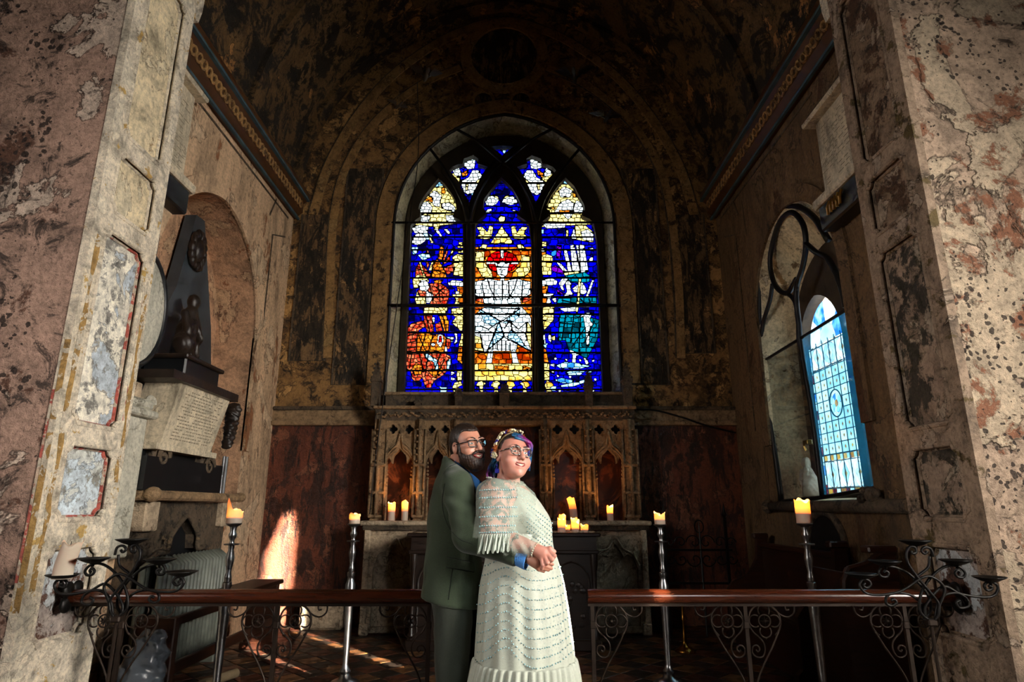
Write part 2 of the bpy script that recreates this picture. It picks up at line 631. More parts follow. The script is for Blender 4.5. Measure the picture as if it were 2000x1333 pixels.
for pts, w in (([(640, 700), (645, 560), (652, 430), (672, 340), (715, 262), (770, 205), (835, 160), (900, 133)], 0.11),
               ([(1330, 700), (1325, 560), (1312, 430), (1292, 340), (1250, 262), (1196, 205), (1132, 160), (1068, 133)], 0.11),
               ([(612, 420), (640, 330), (690, 240), (760, 155), (850, 88), (930, 52), (985, 42), (1040, 52), (1120, 88), (1208, 155), (1278, 240), (1328, 330), (1356, 420)], 0.13)):
    pp = pxpath(pts)
    relief([strip2d(pp, -w / 2, w / 2)], 'painted_band', 0.018, 'painted_band', wb)
    relief([strip2d(pp, w / 2, w / 2 + 0.02)], 'dark_stone', 0.012, 'painted_line', wb)


def circ(cx, cz, r, n=28):
    return [(cx + r * math.cos(2 * PI * k / n), cz + r * math.sin(2 * PI * k / n)) for k in range(n)]


for (u, v), r0, r1 in (((985, 110), 0.66, 0.50), ((944, 197), 0.17, 0.13), ((1018, 197), 0.17, 0.13)):
    c = PY(u, v, YB)
    relief([circ(c.x, c.z, r0), circ(c.x, c.z, r1)], 'painted_band', 0.03, 'roundel_ring', wb)
    relief([circ(c.x, c.z, r1 * 0.97)], 'painted_trees', 0.008, 'roundel_field', wb)
for (u0, u1, v0, v1) in ((566, 632, 420, 705), (650, 722, 330, 752), (1238, 1305, 330, 752), (1326, 1395, 420, 690)):
    a, b = PY(u0, v1, YB), PY(u1, v0, YB)
    c_, d_ = PY(u0 + (4 if u0 < 1000 else -4) * 6, v0, YB), PY(u1, v1, YB)
    x0, x1 = a.x, d_.x
    relief([[(x0, a.z), (x1, a.z), (x1, b.z), (x0, b.z)]], 'painted_trees', 0.01, 'mural_panel', wb)
    relief([strip2d([(x0, b.z), (x0, a.z), (x1, a.z), (x1, b.z)], 0.0, -0.025)], 'dark_stone', 0.016, 'painted_line', wb)
# dado: dark red lower wall with its moulded rail
zr0, zr1 = PY(600, 828, YB).z, PY(600, 800, YB).z
MB().box(XL, XR, YB - 0.02, YB + 0.01, 0.0, zr0).build('dado_panel', 'dado_red', wb)
MB().box(XL, XR, YB - 0.05, YB + 0.01, zr0, zr1).build('dado_rail', 'old_stone', wb)
MB().box(XL, XR, YB - 0.09, YB + 0.01, zr0 - 0.03, zr0 + 0.035, bev=0.012).build('dado_moulding', 'old_stone', wb)
MB().box(XL, XR, YB - 0.08, YB + 0.01, zr1 - 0.02, zr1 + 0.03, bev=0.012).build('dado_moulding', 'dark_stone', wb)

# ------------------------------------------------------------------ chancel side walls
RL = dict(cy=6.0, hw=1.10, spring=3.28, rise=1.20, sill=1.36)
RR = dict(cy=5.95, hw=0.92, spring=3.40, rise=0.96, sill=1.40)


def side_wall(name, x, out, r, mat, label):
    hole = [(r['cy'] + r['hw'], r['sill']), (r['cy'] - r['hw'], r['sill'])] + arch2(r['cy'], r['hw'], r['spring'], r['rise'], 16)
    outer = [(YJ1 - 0.05, -0.02), (YB + 0.05, -0.02), (YB + 0.05, ZS + 0.2), (YJ1 - 0.05, ZS + 0.2)]
    w = MB().plate([outer, hole], lambda y, z: (x, y, z), lambda y, z: (x + 0.08 * out, y, z), sides=False).build(name, mat)
    setp(w, label, kind='structure')
    # raised hood band around the arch
    pth = [(r['cy'] - r['hw'], r['sill'] + 0.6)] + arch2(r['cy'], r['hw'], r['spring'], r['rise'], 16) + [(r['cy'] + r['hw'], r['sill'] + 0.6)]
    MB().plate([strip2d(pth, 0.0, 0.17)], lambda y, z: (x - 0.03 * out, y, z), lambda y, z: (x + 0.02 * out, y, z)).build('arch_band', mat, w)
    return w, hole


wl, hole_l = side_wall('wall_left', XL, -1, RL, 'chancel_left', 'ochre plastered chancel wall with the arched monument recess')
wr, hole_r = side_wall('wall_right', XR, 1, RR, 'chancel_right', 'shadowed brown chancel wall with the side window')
# left recess: reveal and back
D = 0.46
n = len(hole_l)
MB().add([(XL, y, z) for y, z in hole_l] + [(XL - D, y, z) for y, z in hole_l], [(i, (i + 1) % n, n + (i + 1) % n, n + i) for i in range(n)]).build('recess_reveal', 'recess_plaster', wl)
MB().plate([hole_l], lambda y, z: (XL - D, y, z), lambda y, z: (XL - D - 0.05, y, z)).build('recess_back', 'recess_plaster', wl)
# right window: splay to the outer glass plane
XG = 3.22
gl2 = dict(cy=5.75, hw=0.86, spring=3.02, rise=0.86, sill=1.44)
hole_g = [(gl2['cy'] + gl2['hw'], gl2['sill']), (gl2['cy'] - gl2['hw'], gl2['sill'])] + arch2(gl2['cy'], gl2['hw'], gl2['spring'], gl2['rise'], 16)
MB().add([(XR, y, z) for y, z in hole_r] + [(XG + 0.06, y, z) for y, z in hole_g], [(i, (i + 1) % n, n + (i + 1) % n, n + i) for i in range(n)]).build('reveal', 'window_reveal', wr)

# painted lines of the wall decoration
for side, x, w in ((-1, XL, wl), (1, XR, wr)):
    o = -side * 0.008
    for pts in (([(7.15, 4.9), (7.3, 5.2)], [(7.3, 2.2), (7.3, 4.7), (7.7, 4.85)], [(5.1, 5.15), (7.75, 5.15)])):
        MB().plate([strip2d(pts, -0.012, 0.012)], lambda y, z: (x + o, y, z), lambda y, z: (x - o, y, z)).build('painted_line', 'dark_stone', w)

# ------------------------------------------------------------------ vault
vm = MB()
ny = 12
ys = [YJ1 - 0.1 + (YB + 0.1 - YJ1 + 0.1) * i / ny for i in range(ny + 1)]
for y in ys:
    vm.v += [Vector((x, y, z)) for x, z in VAULT]
m = len(VAULT)
for i in range(ny):
    for k in range(m - 1):
        vm.f.append((i * m + k, i * m + k + 1, (i + 1) * m + k + 1, (i + 1) * m + k))
k0 = len(vm.v)
vm.v += [Vector((v.x * 1.07, v.y, v.z + 0.2)) for v in vm.v[:k0]]
vm.f += [tuple(i + k0 for i in reversed(f)) for f in vm.f]
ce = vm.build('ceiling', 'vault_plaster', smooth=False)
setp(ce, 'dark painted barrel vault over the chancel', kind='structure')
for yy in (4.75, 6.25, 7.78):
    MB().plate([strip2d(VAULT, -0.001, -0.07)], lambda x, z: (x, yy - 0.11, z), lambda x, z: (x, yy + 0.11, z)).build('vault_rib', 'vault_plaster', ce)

# ------------------------------------------------------------------ cornices (stepped, with a carved running band)
for num, (x, sgn) in enumerate(((XL, 1), (XR, -1)), 1):
    prof_c = [(0, -0.16), (0.06, -0.16), (0.06, -0.12), (0.12, -0.07), (0.12, 0.06), (0.20, 0.12), (0.20, 0.20), (0.0, 0.20)]
    pthc = [(x, YJ1 - 0.02, ZS - 0.02), (x, YB, ZS - 0.02)]
    co = MB().sweep(pthc, prof_c, lambda i: ((sgn, 0, 0), (0, 0, 1))).build('trim_%d' % num, 'gilt_brown')
    setp(co, 'carved dark cornice along the %s chancel wall under the vault' % ('monument' if num == 1 else 'side window'), kind='structure')
    MB().sweep(pthc, [(0.055, -0.185), (0.085, -0.185), (0.085, -0.155), (0.055, -0.155)], lambda i: ((sgn, 0, 0), (0, 0, 1))).build('painted_fillet', 'blue_line', co)
    MB().sweep(pthc, [(0.165, 0.095), (0.205, 0.095), (0.205, 0.125), (0.165, 0.125)], lambda i: ((sgn, 0, 0), (0, 0, 1))).build('painted_fillet', 'blue_line', co)
    cm = MB()
    k = 0
    while YJ1 + 0.1 + k * 0.10 < YB - 0.05:
        y = YJ1 + 0.1 + k * 0.10
        ring = [(x + sgn * 0.125, y + 0.042 * math.cos(a) + 0.020 * math.sin(a), ZS - 0.015 + 0.055 * math.sin(a)) for a in np.linspace(0, 2 * PI, 9)[:-1]]
        cm.tube(ring, 0.015, 5, closed=True)
        k += 1
    setp(cm.build('carved_band', 'painted_band', co), kind='stuff')

# ------------------------------------------------------------------ chancel arch: jambs, soffit, nave wall
ZA = 5.35


def notched(y0, y1, z0, z1, r):
    """panel outline with concave corners"""
    pts = []
    for (cy, cz, a0) in ((y0, z0, 90), (y1, z0, 180), (y1, z1, 270), (y0, z1, 360)):
        for k in range(5):
            a = math.radians(a0 - 90 * k / 4)
            pts.append((cy + r * math.cos(a), cz + r * math.sin(a)))
    return pts


PANELS = [(0.60, 1.12), (1.27, 1.71), (1.83, 3.08), (3.21, 3.64), (3.77, 5.20)]
PM = {-1: ['panel_worn', 'panel_blue', 'panel_pale', 'panel_cream', 'panel_cream'], 1: ['panel_worn', 'panel_mould', 'panel_mould', 'panel_brown', 'panel_brown']}
for sgn, side in ((-1, 'left'), (1, 'right')):
    X = sgn * XJ
    loops = [notched(3.665, 4.125, a, b, 0.05) for a, b in PANELS]
    outer = [(YJ0, -0.02), (YJ1, -0.02), (YJ1, ZA), (YJ0, ZA)]
    jm = 'jamb_plaster_' + side
    dep = 0.05
    jb = MB()
    xa, xb = sorted((X, X + sgn * 0.055))
    jb.box(xa, xb, YJ0 - 0.006, 3.665, -0.02, ZA).box(xa, xb, 4.125, YJ1, -0.02, ZA)
    zz = [-0.02] + [z for p in PANELS for z in p] + [ZA]
    for za_, zb_ in zip(zz[0::2], zz[1::2]):
        jb.box(xa, xb, 3.665, 4.125, za_, zb_)
    for a, b in PANELS:
        for cy, cz, q in ((3.665, a, 0), (4.125, a, 90), (4.125, b, 180), (3.665, b, 270)):
            wedge = [(cy, cz)] + [(cy + 0.05 * math.cos(math.radians(q + 18 * k)), cz + 0.05 * math.sin(math.radians(q + 18 * k))) for k in range(6)]
            jb.plate([wedge], lambda y, z: (X, y, z), lambda y, z: (X + sgn * dep, y, z))
    w = jb.build('wall_%s_pier' % side, jm)
    setp(w, 'panelled plaster pier of the chancel arch, %s' % ('peeling cream, blue and ochre paint' if sgn < 0 else 'mouldy brown paint'), kind='structure')
    # the pier's other faces
    MB().box(min(X + sgn * dep, X + sgn * 0.55), max(X + sgn * dep, X + sgn * 0.55), YJ0 + 0.005, YJ1, -0.02, ZA).build('pier_core', jm, w)
    for (a, b), lp, pm in zip(PANELS, loops, PM[sgn]):
        MB().plate([lp], lambda y, z: (X + sgn * (dep - 0.004), y, z), lambda y, z: (X + sgn * (dep + 0.01), y, z)).build('panel', pm, w)
        pts = [(X + sgn * 0.006, y, z) for y, z in lp]
        MB().tube(pts, 0.017, 8, closed=True).build('panel_moulding', jm, w)
        MB().tube([(X + sgn * (dep - 0.008), 3.895 + (y - 3.895) * 0.93, (a + b) / 2 + (z - (a + b) / 2) * (1 - 0.032 / (b - a))) for y, z in lp], 0.012, 6, closed=True).build('panel_moulding', 'red_stripe' if (sgn < 0 and a in (1.27, 1.83)) else jm, w)
    if sgn < 0:      # remains of painted stripes
        for (ya, yb, za, zb, mt) in ((3.585, 3.635, 0.9, 3.0, 'ochre_stripe'), (4.155, 4.205, 1.5, 2.9, 'ochre_stripe'), (4.133, 4.15, 1.9, 2.75, 'red_stripe')):
            pts = [(ya, za), (yb, za)]
            zz = np.linspace(za, zb, 22)
            L = [(ya + random.uniform(-.006, .02), z) for z in zz]
            Rr = [(yb + random.uniform(-.02, .004), z) for z in zz]
            MB().plate([L[::-1] + Rr], lambda y, z: (X + 0.003, y, z), lambda y, z: (X - 0.004, y, z)).build('painted_stripe', mt, w)
        for (xa_, xb_, za, zb, mt) in ((-2.636, -2.602, 0.8, 2.3, 'ochre_stripe'), (-2.655, -2.641, 0.95, 2.0, 'red_stripe')):
            MB().box(xa_, xb_, YJ0 - 0.009, YJ0 - 0.004, za, zb).build('painted_stripe', mt, w)

soff = arch2(0.0, XJ, ZA, 2.75, 20)
for sgn, side in ((-1, 'left'), (1, 'right')):
    if sgn < 0:
        lp = [(-6.0, -0.02), (-XJ - 0.05, -0.02)] + [(x - 0.05 if i < 20 else 0.0, z + 0.05) for i, (x, z) in enumerate(soff[:21])] + [(0.0, 9.6), (-6.0, 9.6)]
    else:
        lp = [(x + 0.05 if i > 0 else 0.0, z + 0.05) for i, (x, z) in enumerate(soff[20:])] + [(XJ + 0.05, -0.02), (6.0, -0.02), (6.0, 9.6), (0.0, 9.6)]
    w = MB().plate([lp], lambda x, z: (x, YJ0 - 0.001, z), lambda x, z: (x, YJ0 + 0.25, z)).build('wall_front_%s' % side, 'nave_plaster_' + side)
    setp(w, 'pitted %s nave wall beside the chancel arch' % ('pinkish brown' if sgn < 0 else 'cream and brown flaking'), kind='structure')
# ragged render edge at the corner of each pier
ms = MB()
n = len(soff)
ms.add([(x, YJ0 + 0.2, z) for x, z in soff] + [(x, YJ1, z) for x, z in soff], [(i, i + 1, n + i + 1, n + i) for i in range(n - 1)])
ms.plate([[(-3.6, ZA - 0.1), (-XJ - 0.02, ZA - 0.1)] + soff + [(XJ + 0.02, ZA - 0.1), (3.6, ZA - 0.1), (3.6, 9.6), (-3.6, 9.6)]], lambda x, z: (x, YJ1 - 0.02, z), lambda x, z: (x, YJ1 + 0.1, z))
so = ms.build('wall_arch_soffit', 'jamb_plaster_left')
setp(so, 'plastered underside of the chancel arch over the rail', kind='structure')
for sgn, side in ((-1, 'left'), (1, 'right')):   # return between pier and chancel wall
    x0, x1 = sorted((sgn * XJ, sgn * 3.4))
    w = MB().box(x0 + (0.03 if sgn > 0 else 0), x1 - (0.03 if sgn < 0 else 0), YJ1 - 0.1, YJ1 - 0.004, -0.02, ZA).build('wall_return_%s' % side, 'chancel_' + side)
    setp(w, 'short plaster return behind the %s pier' % ('cream' if sgn < 0 else 'mouldy'), kind='structure')

# ------------------------------------------------------------------ nave around and behind the camera
nave = MB().box(-6.2, -6.0, -8, 3.8, -0.02, 9.6).build('wall_nave_north', 'nave_plaster_left')
setp(nave, 'plastered north wall of the nave behind the camera', kind='structure')
# south nave wall, unseen openings shaped to throw the sun patch and bride's lit edge
S0 = Vector((6.0, 0, 0))


def back_to_wall(p):
    t = (6.0 - p[0]) / -SUN_DIR.x
    q = Vector(p) - SUN_DIR * t
    return (q.y, q.z)


slit = [back_to_wall(p) for p in ((-3.02, YB, 0.0), (-2.80, YB, 0.0), (-2.79, YB, -0.92), (-2.70, YB, -0.92), (-2.68, YB, 1.05), (-2.76, YB, 1.36), (-2.86, YB, 1.15), (-3.02, YB, 0.75))]
bride_slit = [back_to_wall(p) for p in ((0.24, 3.42, 0.66), (0.35, 3.42, 0.66), (0.35, 3.42, 1.42), (0.195, 3.42, 1.42))]
NAVE_HOLES = [slit, bride_slit]
sw = MB().plate([[(-8, -0.02), (3.8, -0.02), (3.8, 9.6), (-8, 9.6)]] + NAVE_HOLES, lambda y, z: (6.0, y, z), lambda y, z: (6.04, y, z)).build('wall_nave_south', 'nave_plaster_right')
setp(sw, 'plastered south wall of the nave with narrow openings cut to shape the sunbeams', kind='structure')
setp(MB().box(-6.2, 6.2, -8.2, -8.0, -0.02, 9.6).build('wall_nave_west', 'nave_plaster_left'), 'plastered west wall of the nave', kind='structure')
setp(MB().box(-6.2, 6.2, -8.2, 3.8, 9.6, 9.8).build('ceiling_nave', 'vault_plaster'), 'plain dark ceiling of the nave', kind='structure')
# masonry behind the chancel that keeps the daylight out
mo = MB()
mo.box(-4.4, XL - D - 0.06, YJ1 - 0.1, 8.1, -0.02, 6.0)
mo.box(-4.4, -2.2, YB + 0.13, 8.6, -0.02, 9.6).box(2.0, 4.4, YB + 0.13, 8.6, -0.02, 9.6)
mo.box(-2.3, 2.1, YB + 0.13, 8.6, -0.02, 2.40).box(-4.4, 4.4, YJ0, 8.6, 9.4, 9.7)
setp(mo.build('wall_masonry', 'dark_stone'), 'rough masonry behind the chancel plaster', kind='structure')
# ------------------------------------------------------------------ stained glass
def glass_mat(name, col, col2, noise_sc=9.0, lo_=0.34, hi_=0.60):
    t = NT(name)
    info = t.n('ShaderNodeObjectInfo')
    f = t.noise(noise_sc, 4, 0.6)
    f = t.math('ADD', f, t.math('MULTIPLY', t.math('SUBTRACT', info.outputs['Random'], 0.5), 0.35))
    c = t.ramp(f, (lo_, hx(col2)), (hi_, hx(col)))
    tr = t.n('ShaderNodeBsdfTranslucent')
    t.put(tr.inputs['Color'], c)
    gl = t.n('ShaderNodeBsdfGlossy')
    gl.inputs['Roughness'].default_value = 0.12
    gl.inputs['Color'].default_value = (0.5, 0.5, 0.5, 1)
    mx = t.n('ShaderNodeMixShader')
    mx.inputs[0].default_value = 0.04
    t.t.links.new(tr.outputs[0], mx.inputs[1])
    t.t.links.new(gl.outputs[0], mx.inputs[2])
    M[name] = t.done(mx.outputs[0])


glass_mat('glass_B', '#1b18b4', '#06064e')
glass_mat('glass_C', '#b7d8ee', '#4f8fd0')
glass_mat('glass_W', '#eef3f2', '#c3cfd2')
glass_mat('glass_Y', '#ead9a0', '#c3984a')
glass_mat('glass_O', '#eab45c', '#9c4e0c', noise_sc=14, lo_=0.48, hi_=0.85)
glass_mat('glass_R', '#f0bc98', '#9c1e0a', noise_sc=16, lo_=0.55, hi_=0.92)
glass_mat('glass_D', '#b3182c', '#7a0a18')
glass_mat('glass_T', '#1a8f9a', '#0c5660')
glass_mat('glass_P', '#8a1aa8', '#5a1078')
plain('lead', '#0b0b0b', 0.7, 0.0)

S = 2                         # raster steps per photo pixel
U0, V0, UW, VH = 784, 286, 400, 506
RW, RH = UW * S, VH * S
gu, gv = np.meshgrid((np.arange(RW) + 0.5) / S + U0, (np.arange(RH) + 0.5) / S + V0)


def inside(poly):
    p = np.array(poly, dtype=float)
    r = np.zeros(gu.shape, bool)
    x0, y0, x1, y1 = p[:, 0].min(), p[:, 1].min(), p[:, 0].max(), p[:, 1].max()
    i0, i1 = max(0, int((y0 - V0) * S) - 1), min(RH, int((y1 - V0) * S) + 2)
    j0, j1 = max(0, int((x0 - U0) * S) - 1), min(RW, int((x1 - U0) * S) + 2)
    if i1 <= i0 or j1 <= j0:
        return r
    X, Y = gu[i0:i1, j0:j1], gv[i0:i1, j0:j1]
    a = np.zeros(X.shape, bool)
    n = len(p)
    for k in range(n):
        (ax, ay), (bx, by) = p[k], p[(k + 1) % n]
        if ay == by:
            continue
        a ^= ((ay > Y) != (by > Y)) & (X < (bx - ax) * (Y - ay) / (by - ay) + ax)
    r[i0:i1, j0:j1] = a
    return r


LIGHTS = [
    [(858, 355), (870, 366), (882, 383), (891, 399), (892, 415), (887, 420), (887, 430), (897, 434), (905, 440), (905, 788), (790, 788), (796, 640), (803, 480), (804, 447), (813, 436), (822, 430), (823, 418), (819, 415), (821, 405), (829, 391), (845, 370)],
    [(979, 353), (1001, 374), (1012, 393), (1018, 409), (1014, 418), (1010, 426), (1022, 434), (1033, 442), (1038, 480), (1040, 788), (926, 788), (928, 480), (929, 442), (938, 434), (949, 424), (950, 418), (944, 413), (946, 395), (960, 376)],
    [(1103, 353), (1120, 370), (1131, 391), (1139, 405), (1141, 416), (1135, 420), (1136, 428), (1149, 433), (1158, 442), (1165, 480), (1171, 640), (1177, 788), (1064, 788), (1060, 640), (1057, 480), (1057, 440), (1065, 434), (1073, 428), (1074, 418), (1068, 415), (1067, 407), (1075, 389), (1090, 368)],
    [(925, 310), (907, 317), (905, 327), (895, 328), (884, 333), (878, 340), (895, 358), (907, 383), (917, 402), (926, 381), (938, 356), (946, 342), (953, 333), (942, 329), (934, 327), (935, 317)],
    [(1038, 310), (1056, 317), (1058, 327), (1068, 328), (1079, 333), (1085, 340), (1068, 358), (1056, 383), (1046, 402), (1037, 381), (1025, 356), (1017, 342), (1010, 333), (1021, 329), (1029, 327), (1028, 317)],
    [(946, 297), (962, 293), (981, 291), (1000, 293), (1015, 297), (1004, 306), (990, 312), (982, 322), (973, 312), (960, 306)],
]
L5 = lambda P_: [(790 + x * .2326, 480 + y * .2326) for x, y in P_]
L6 = lambda P_: [(910 + x * .2776, 420 + y * .2776) for x, y in P_]
L7 = lambda P_: [(1050 + x * .2776, 420 + y * .2776) for x, y in P_]
L8 = lambda P_: [(790 + x * .195, 280 + y * .195) for x, y in P_]
mir = lambda P_, c: [(2 * c - x, y) for x, y in P_]


def ell(cx, cy, rx, ry, n=16):
    return [(cx + rx * math.cos(2 * PI * k / n), cy + ry * math.sin(2 * PI * k / n)) for k in range(n)]


SH = []      # (map, polygon, colour, cell px)


def sh(mp, col, cell, *polys):
    for p in polys:
        SH.append((mp(p), col, cell))


# tops of the outer lights: pale angels
sh(L8, 'Y', 9, [(100, 300), (560, 300), (560, 800), (60, 860)], [(1380, 300), (1880, 300), (1900, 810), (1370, 840)])
sh(L8, 'W', 8, [(150, 690), (170, 600), (230, 580), (280, 640), (260, 700)], [(370, 650), (380, 600), (450, 590), (510, 640), (500, 690)], [(240, 520), (300, 470), (370, 520), (350, 640), (290, 620)],
   [(160, 720), (260, 720), (240, 800), (160, 800)], [(410, 720), (500, 720), (520, 790), (420, 790)],
   [(1540, 480), (1600, 430), (1680, 470), (1660, 540), (1560, 540)], [(1560, 590), (1640, 560), (1700, 600), (1680, 680), (1500, 690)], [(1720, 570), (1790, 600), (1790, 690), (1680, 690)], [(1580, 705), (1690, 705), (1640, 770)])
sh(L8, 'C', 9, [(290, 385), (350, 375), (400, 420), (300, 440)], [(1560, 375), (1640, 380), (1640, 410), (1560, 410)])
sh(L8, 'O', 8, [(200, 570), (250, 535), (290, 545), (280, 590)], [(370, 450), (400, 440), (410, 500), (370, 510)], [(1680, 480), (1730, 500), (1740, 540), (1690, 540)], [(1550, 670), (1660, 670), (1650, 690), (1550, 690)], [(1430, 650), (1500, 640), (1500, 660)])
# tracery lights
for c in (lambda P_: L8(P_), lambda P_: mir(L8(P_), 981.5)):
    sh(c, 'W', 8, [(590, 240), (600, 190), (660, 150), (710, 165), (700, 250), (640, 260)], [(480, 270), (540, 240), (570, 290), (560, 340), (500, 320)], [(540, 390), (640, 340), (680, 270), (740, 270), (780, 330), (740, 390)], [(560, 405), (740, 405), (720, 480), (640, 520), (600, 500)])
    sh(c, 'O', 7, [(570, 300), (640, 260), (630, 320), (580, 345)])
    sh(c, 'Y', 8, [(610, 410), (640, 410), (630, 470), (610, 470)], [(700, 400), (780, 330), (820, 290), (760, 390)])
sh(L8, 'C', 8, [(840, 70), (950, 120), (940, 150), (860, 140)], [(960, 65), (1020, 70), (1000, 110)], [(1020, 130), (1100, 80), (1080, 130)])
sh(L8, 'Y', 8, [(940, 190), (1000, 150), (1020, 180), (970, 215)])
# left light: angel arms, saint in red, dragon
sh(L8, 'W', 8, [(70, 850), (150, 815), (240, 830), (230, 900), (100, 900)], [(70, 1010), (80, 940), (140, 890), (200, 920), (220, 970), (150, 1020)], [(290, 860), (330, 850), (370, 920), (400, 970), (370, 950)], [(390, 860), (430, 860), (470, 910), (440, 915)])
sh(L8, 'Y', 8, [(230, 900), (270, 940), (290, 1000), (260, 1000)], [(285, 790), (345, 790), (350, 860), (290, 860)], [(540, 990), (580, 990), (580, 1020), (540, 1020)])
sh(L5, 'O', 10, [(440, 345), (495, 345), (495, 490), (450, 480)], [(455, 850), (485, 850), (487, 1000), (440, 960)])
sh(L5, 'R', 8, [(165, 100), (190, 15), (218, 100)], [(320, 120), (355, 10), (362, 60), (335, 125)], [(310, 165), (385, 70), (378, 132)], [(325, 190), (415, 150), (415, 215), (360, 245)], [(90, 262), (93, 190), (125, 135), (222, 240), (222, 272)], [(178, 130), (212, 150), (190, 198)], [(240, 130), (262, 150), (240, 200), (225, 215)])
sh(L5, 'O', 8, [(280, 110), (300, 3), (330, 3), (322, 122)], [(225, 272), (235, 200), (270, 105), (330, 190), (355, 272)], [(240, 285), (330, 285), (300, 320), (250, 310)])
sh(L5, 'Y', 8, [(385, 65), (410, 8), (420, 30), (395, 78)], [(200, 212), (225, 140), (245, 130), (225, 215)], [(120, 140), (135, 135), (175, 265), (160, 265)])
sh(L5, 'C', 8, [(110, 80), (140, 65), (215, 60), (220, 100), (150, 125)], [(55, 10), (115, 10), (110, 60), (70, 80)])
sh(L5, 'R', 9, [(85, 455), (115, 375), (210, 318), (280, 313), (345, 340), (378, 380), (372, 440), (350, 492), (215, 492), (180, 430)], [(160, 583), (232, 583), (246, 728), (190, 728), (165, 650)])
sh(L5, 'Y', 8, [(65, 285), (110, 245), (190, 258), (206, 300), (100, 362), (75, 350)], [(85, 452), (110, 370), (122, 420), (172, 432), (180, 492), (100, 492)], [(155, 518), (362, 518), (352, 568), (160, 568)])
sh(L5, 'W', 9, [(112, 335), (135, 287), (188, 290), (208, 350), (185, 388), (130, 372)], [(180, 380), (232, 395), (242, 420), (215, 482), (180, 482)], [(230, 600), (255, 600), (250, 660), (232, 660)])
sh(L5, 'O', 9, [(285, 583), (347, 583), (372, 640), (367, 738), (330, 722), (310, 650)], [(100, 885), (110, 738), (180, 733), (240, 743), (332, 743), (352, 790), (338, 893)])
sh(L5, 'R', 9, [(22, 695), (60, 650), (155, 630), (172, 680), (120, 712), (100, 790), (96, 893), (18, 893)], [(350, 770), (395, 790), (375, 870), (345, 860)], [(255, 660), (300, 640), (320, 720), (270, 735)],
   [(13, 905), (342, 905), (387, 930), (387, 1010), (330, 1085), (250, 1135), (222, 1195), (175, 1195), (150, 1112), (100, 1152), (60, 1118), (50, 1050), (13, 1032)])
sh(L5, 'O', 8, [(60, 1040), (95, 985), (150, 1010), (140, 1080), (80, 1090)], [(200, 1060), (300, 1010), (330, 1050), (260, 1115)])
sh(L5, 'W', 10, [(270, 822), (280, 748), (317, 742), (330, 800), (302, 855)], [(218, 830), (240, 812), (262, 830), (240, 852)], [(345, 800), (360, 890), (335, 890)])
sh(L5, 'C', 9, [(158, 903), (196, 908), (272, 958), (290, 1048), (258, 1048), (244, 978), (178, 950)], [(360, 960), (388, 948), (388, 1022), (350, 1058)])
sh(L5, 'D', 9, [(284, 815), (292, 763), (309, 758), (313, 806)])
sh(L5, 'Y', 9, [(400, 100), (440, 70), (500, 80), (500, 258), (410, 258), (415, 180)], [(400, 408), (482, 408), (482, 425), (445, 450), (462, 492), (418, 492), (435, 450), (403, 425)], [(390, 528), (492, 518), (492, 642), (400, 642), (430, 600), (393, 575)], [(395, 647), (496, 640), (482, 730)], [(478, 735), (492, 735), (490, 845), (452, 845), (470, 780)], [(440, 1048), (483, 1048), (482, 1138), (433, 1138)],
   [(400, 1190), (420, 1150), (470, 1138), (487, 1170), (450, 1187), (440, 1230), (437, 1302), (375, 1295), (363, 1255), (405, 1245), (410, 1210)], [(440, 5), (500, 5), (500, 20), (450, 20)], [(445, 35), (500, 35), (500, 60), (450, 60)])
sh(L5, 'W', 9, [(363, 312), (400, 288), (502, 298), (502, 352), (450, 338), (370, 332)], [(424, 383), (457, 383), (457, 406), (424, 406)], [(412, 728), (442, 740), (442, 820), (412, 832), (430, 780)], [(390, 1053), (434, 1070), (390, 1092)], [(390, 1103), (434, 1120), (390, 1138)], [(383, 768), (413, 768), (413, 797), (383, 797)])
# middle light: crowned figure on a throne
sh(L6, 'O', 13, [(0, 225), (540, 225), (540, 1160), (0, 1160)])
sh(L6, 'Y', 12, [(60, 260), (130, 255), (125, 330), (180, 400), (190, 450), (120, 440), (60, 350)], [(450, 290), (390, 280), (385, 360), (330, 400), (320, 450), (400, 440), (450, 400)])
sh(L6, 'R', 11, [(70, 560), (130, 575), (120, 620), (65, 600)], [(440, 560), (385, 575), (395, 620), (450, 600)])
sh(L6, 'Y', 11, [(170, 202), (252, 78), (337, 202)], [(222, 28), (235, 8), (252, 2), (270, 8), (282, 28), (270, 48), (252, 56), (235, 48)])
for c in (lambda P_: L6(P_), lambda P_: mir(L6(P_), 980.5)):
    sh(c, 'Y', 11, [(73, 85), (115, 83), (150, 120), (165, 73), (192, 85), (187, 120), (176, 165), (130, 172), (72, 158), (100, 130)], [(85, 240), (120, 205), (150, 210), (140, 240)])
sh(L6, 'D', 11, ell(255, 330, 110, 80))
sh(L6, 'W', 12, [(244, 245), (264, 245), (264, 305), (244, 305)], [(143, 328), (210, 328), (210, 346), (143, 346)], [(302, 328), (370, 328), (370, 346), (302, 346)], [(198, 328), (230, 345), (255, 318), (282, 345), (312, 328), (297, 367), (213, 367)])
sh(L6, 'W', 11, [(62, 470), (150, 448), (240, 462), (270, 462), (360, 448), (454, 470), (455, 560), (380, 590), (395, 650), (458, 720), (458, 965), (362, 905), (352, 958), (160, 958), (125, 965), (62, 955), (62, 700), (130, 650), (120, 590), (62, 560)])
sh(L6, 'C', 9, [(90, 660), (240, 750), (200, 780), (130, 760)], [(380, 660), (260, 760), (320, 760), (370, 720)], [(230, 750), (270, 860), (150, 950), (200, 850)], [(290, 860), (440, 950), (380, 870), (320, 800)])
sh(L6, 'Y', 10, [(62, 850), (100, 860), (128, 960), (62, 950)], [(430, 750), (458, 790), (458, 950), (420, 850)])
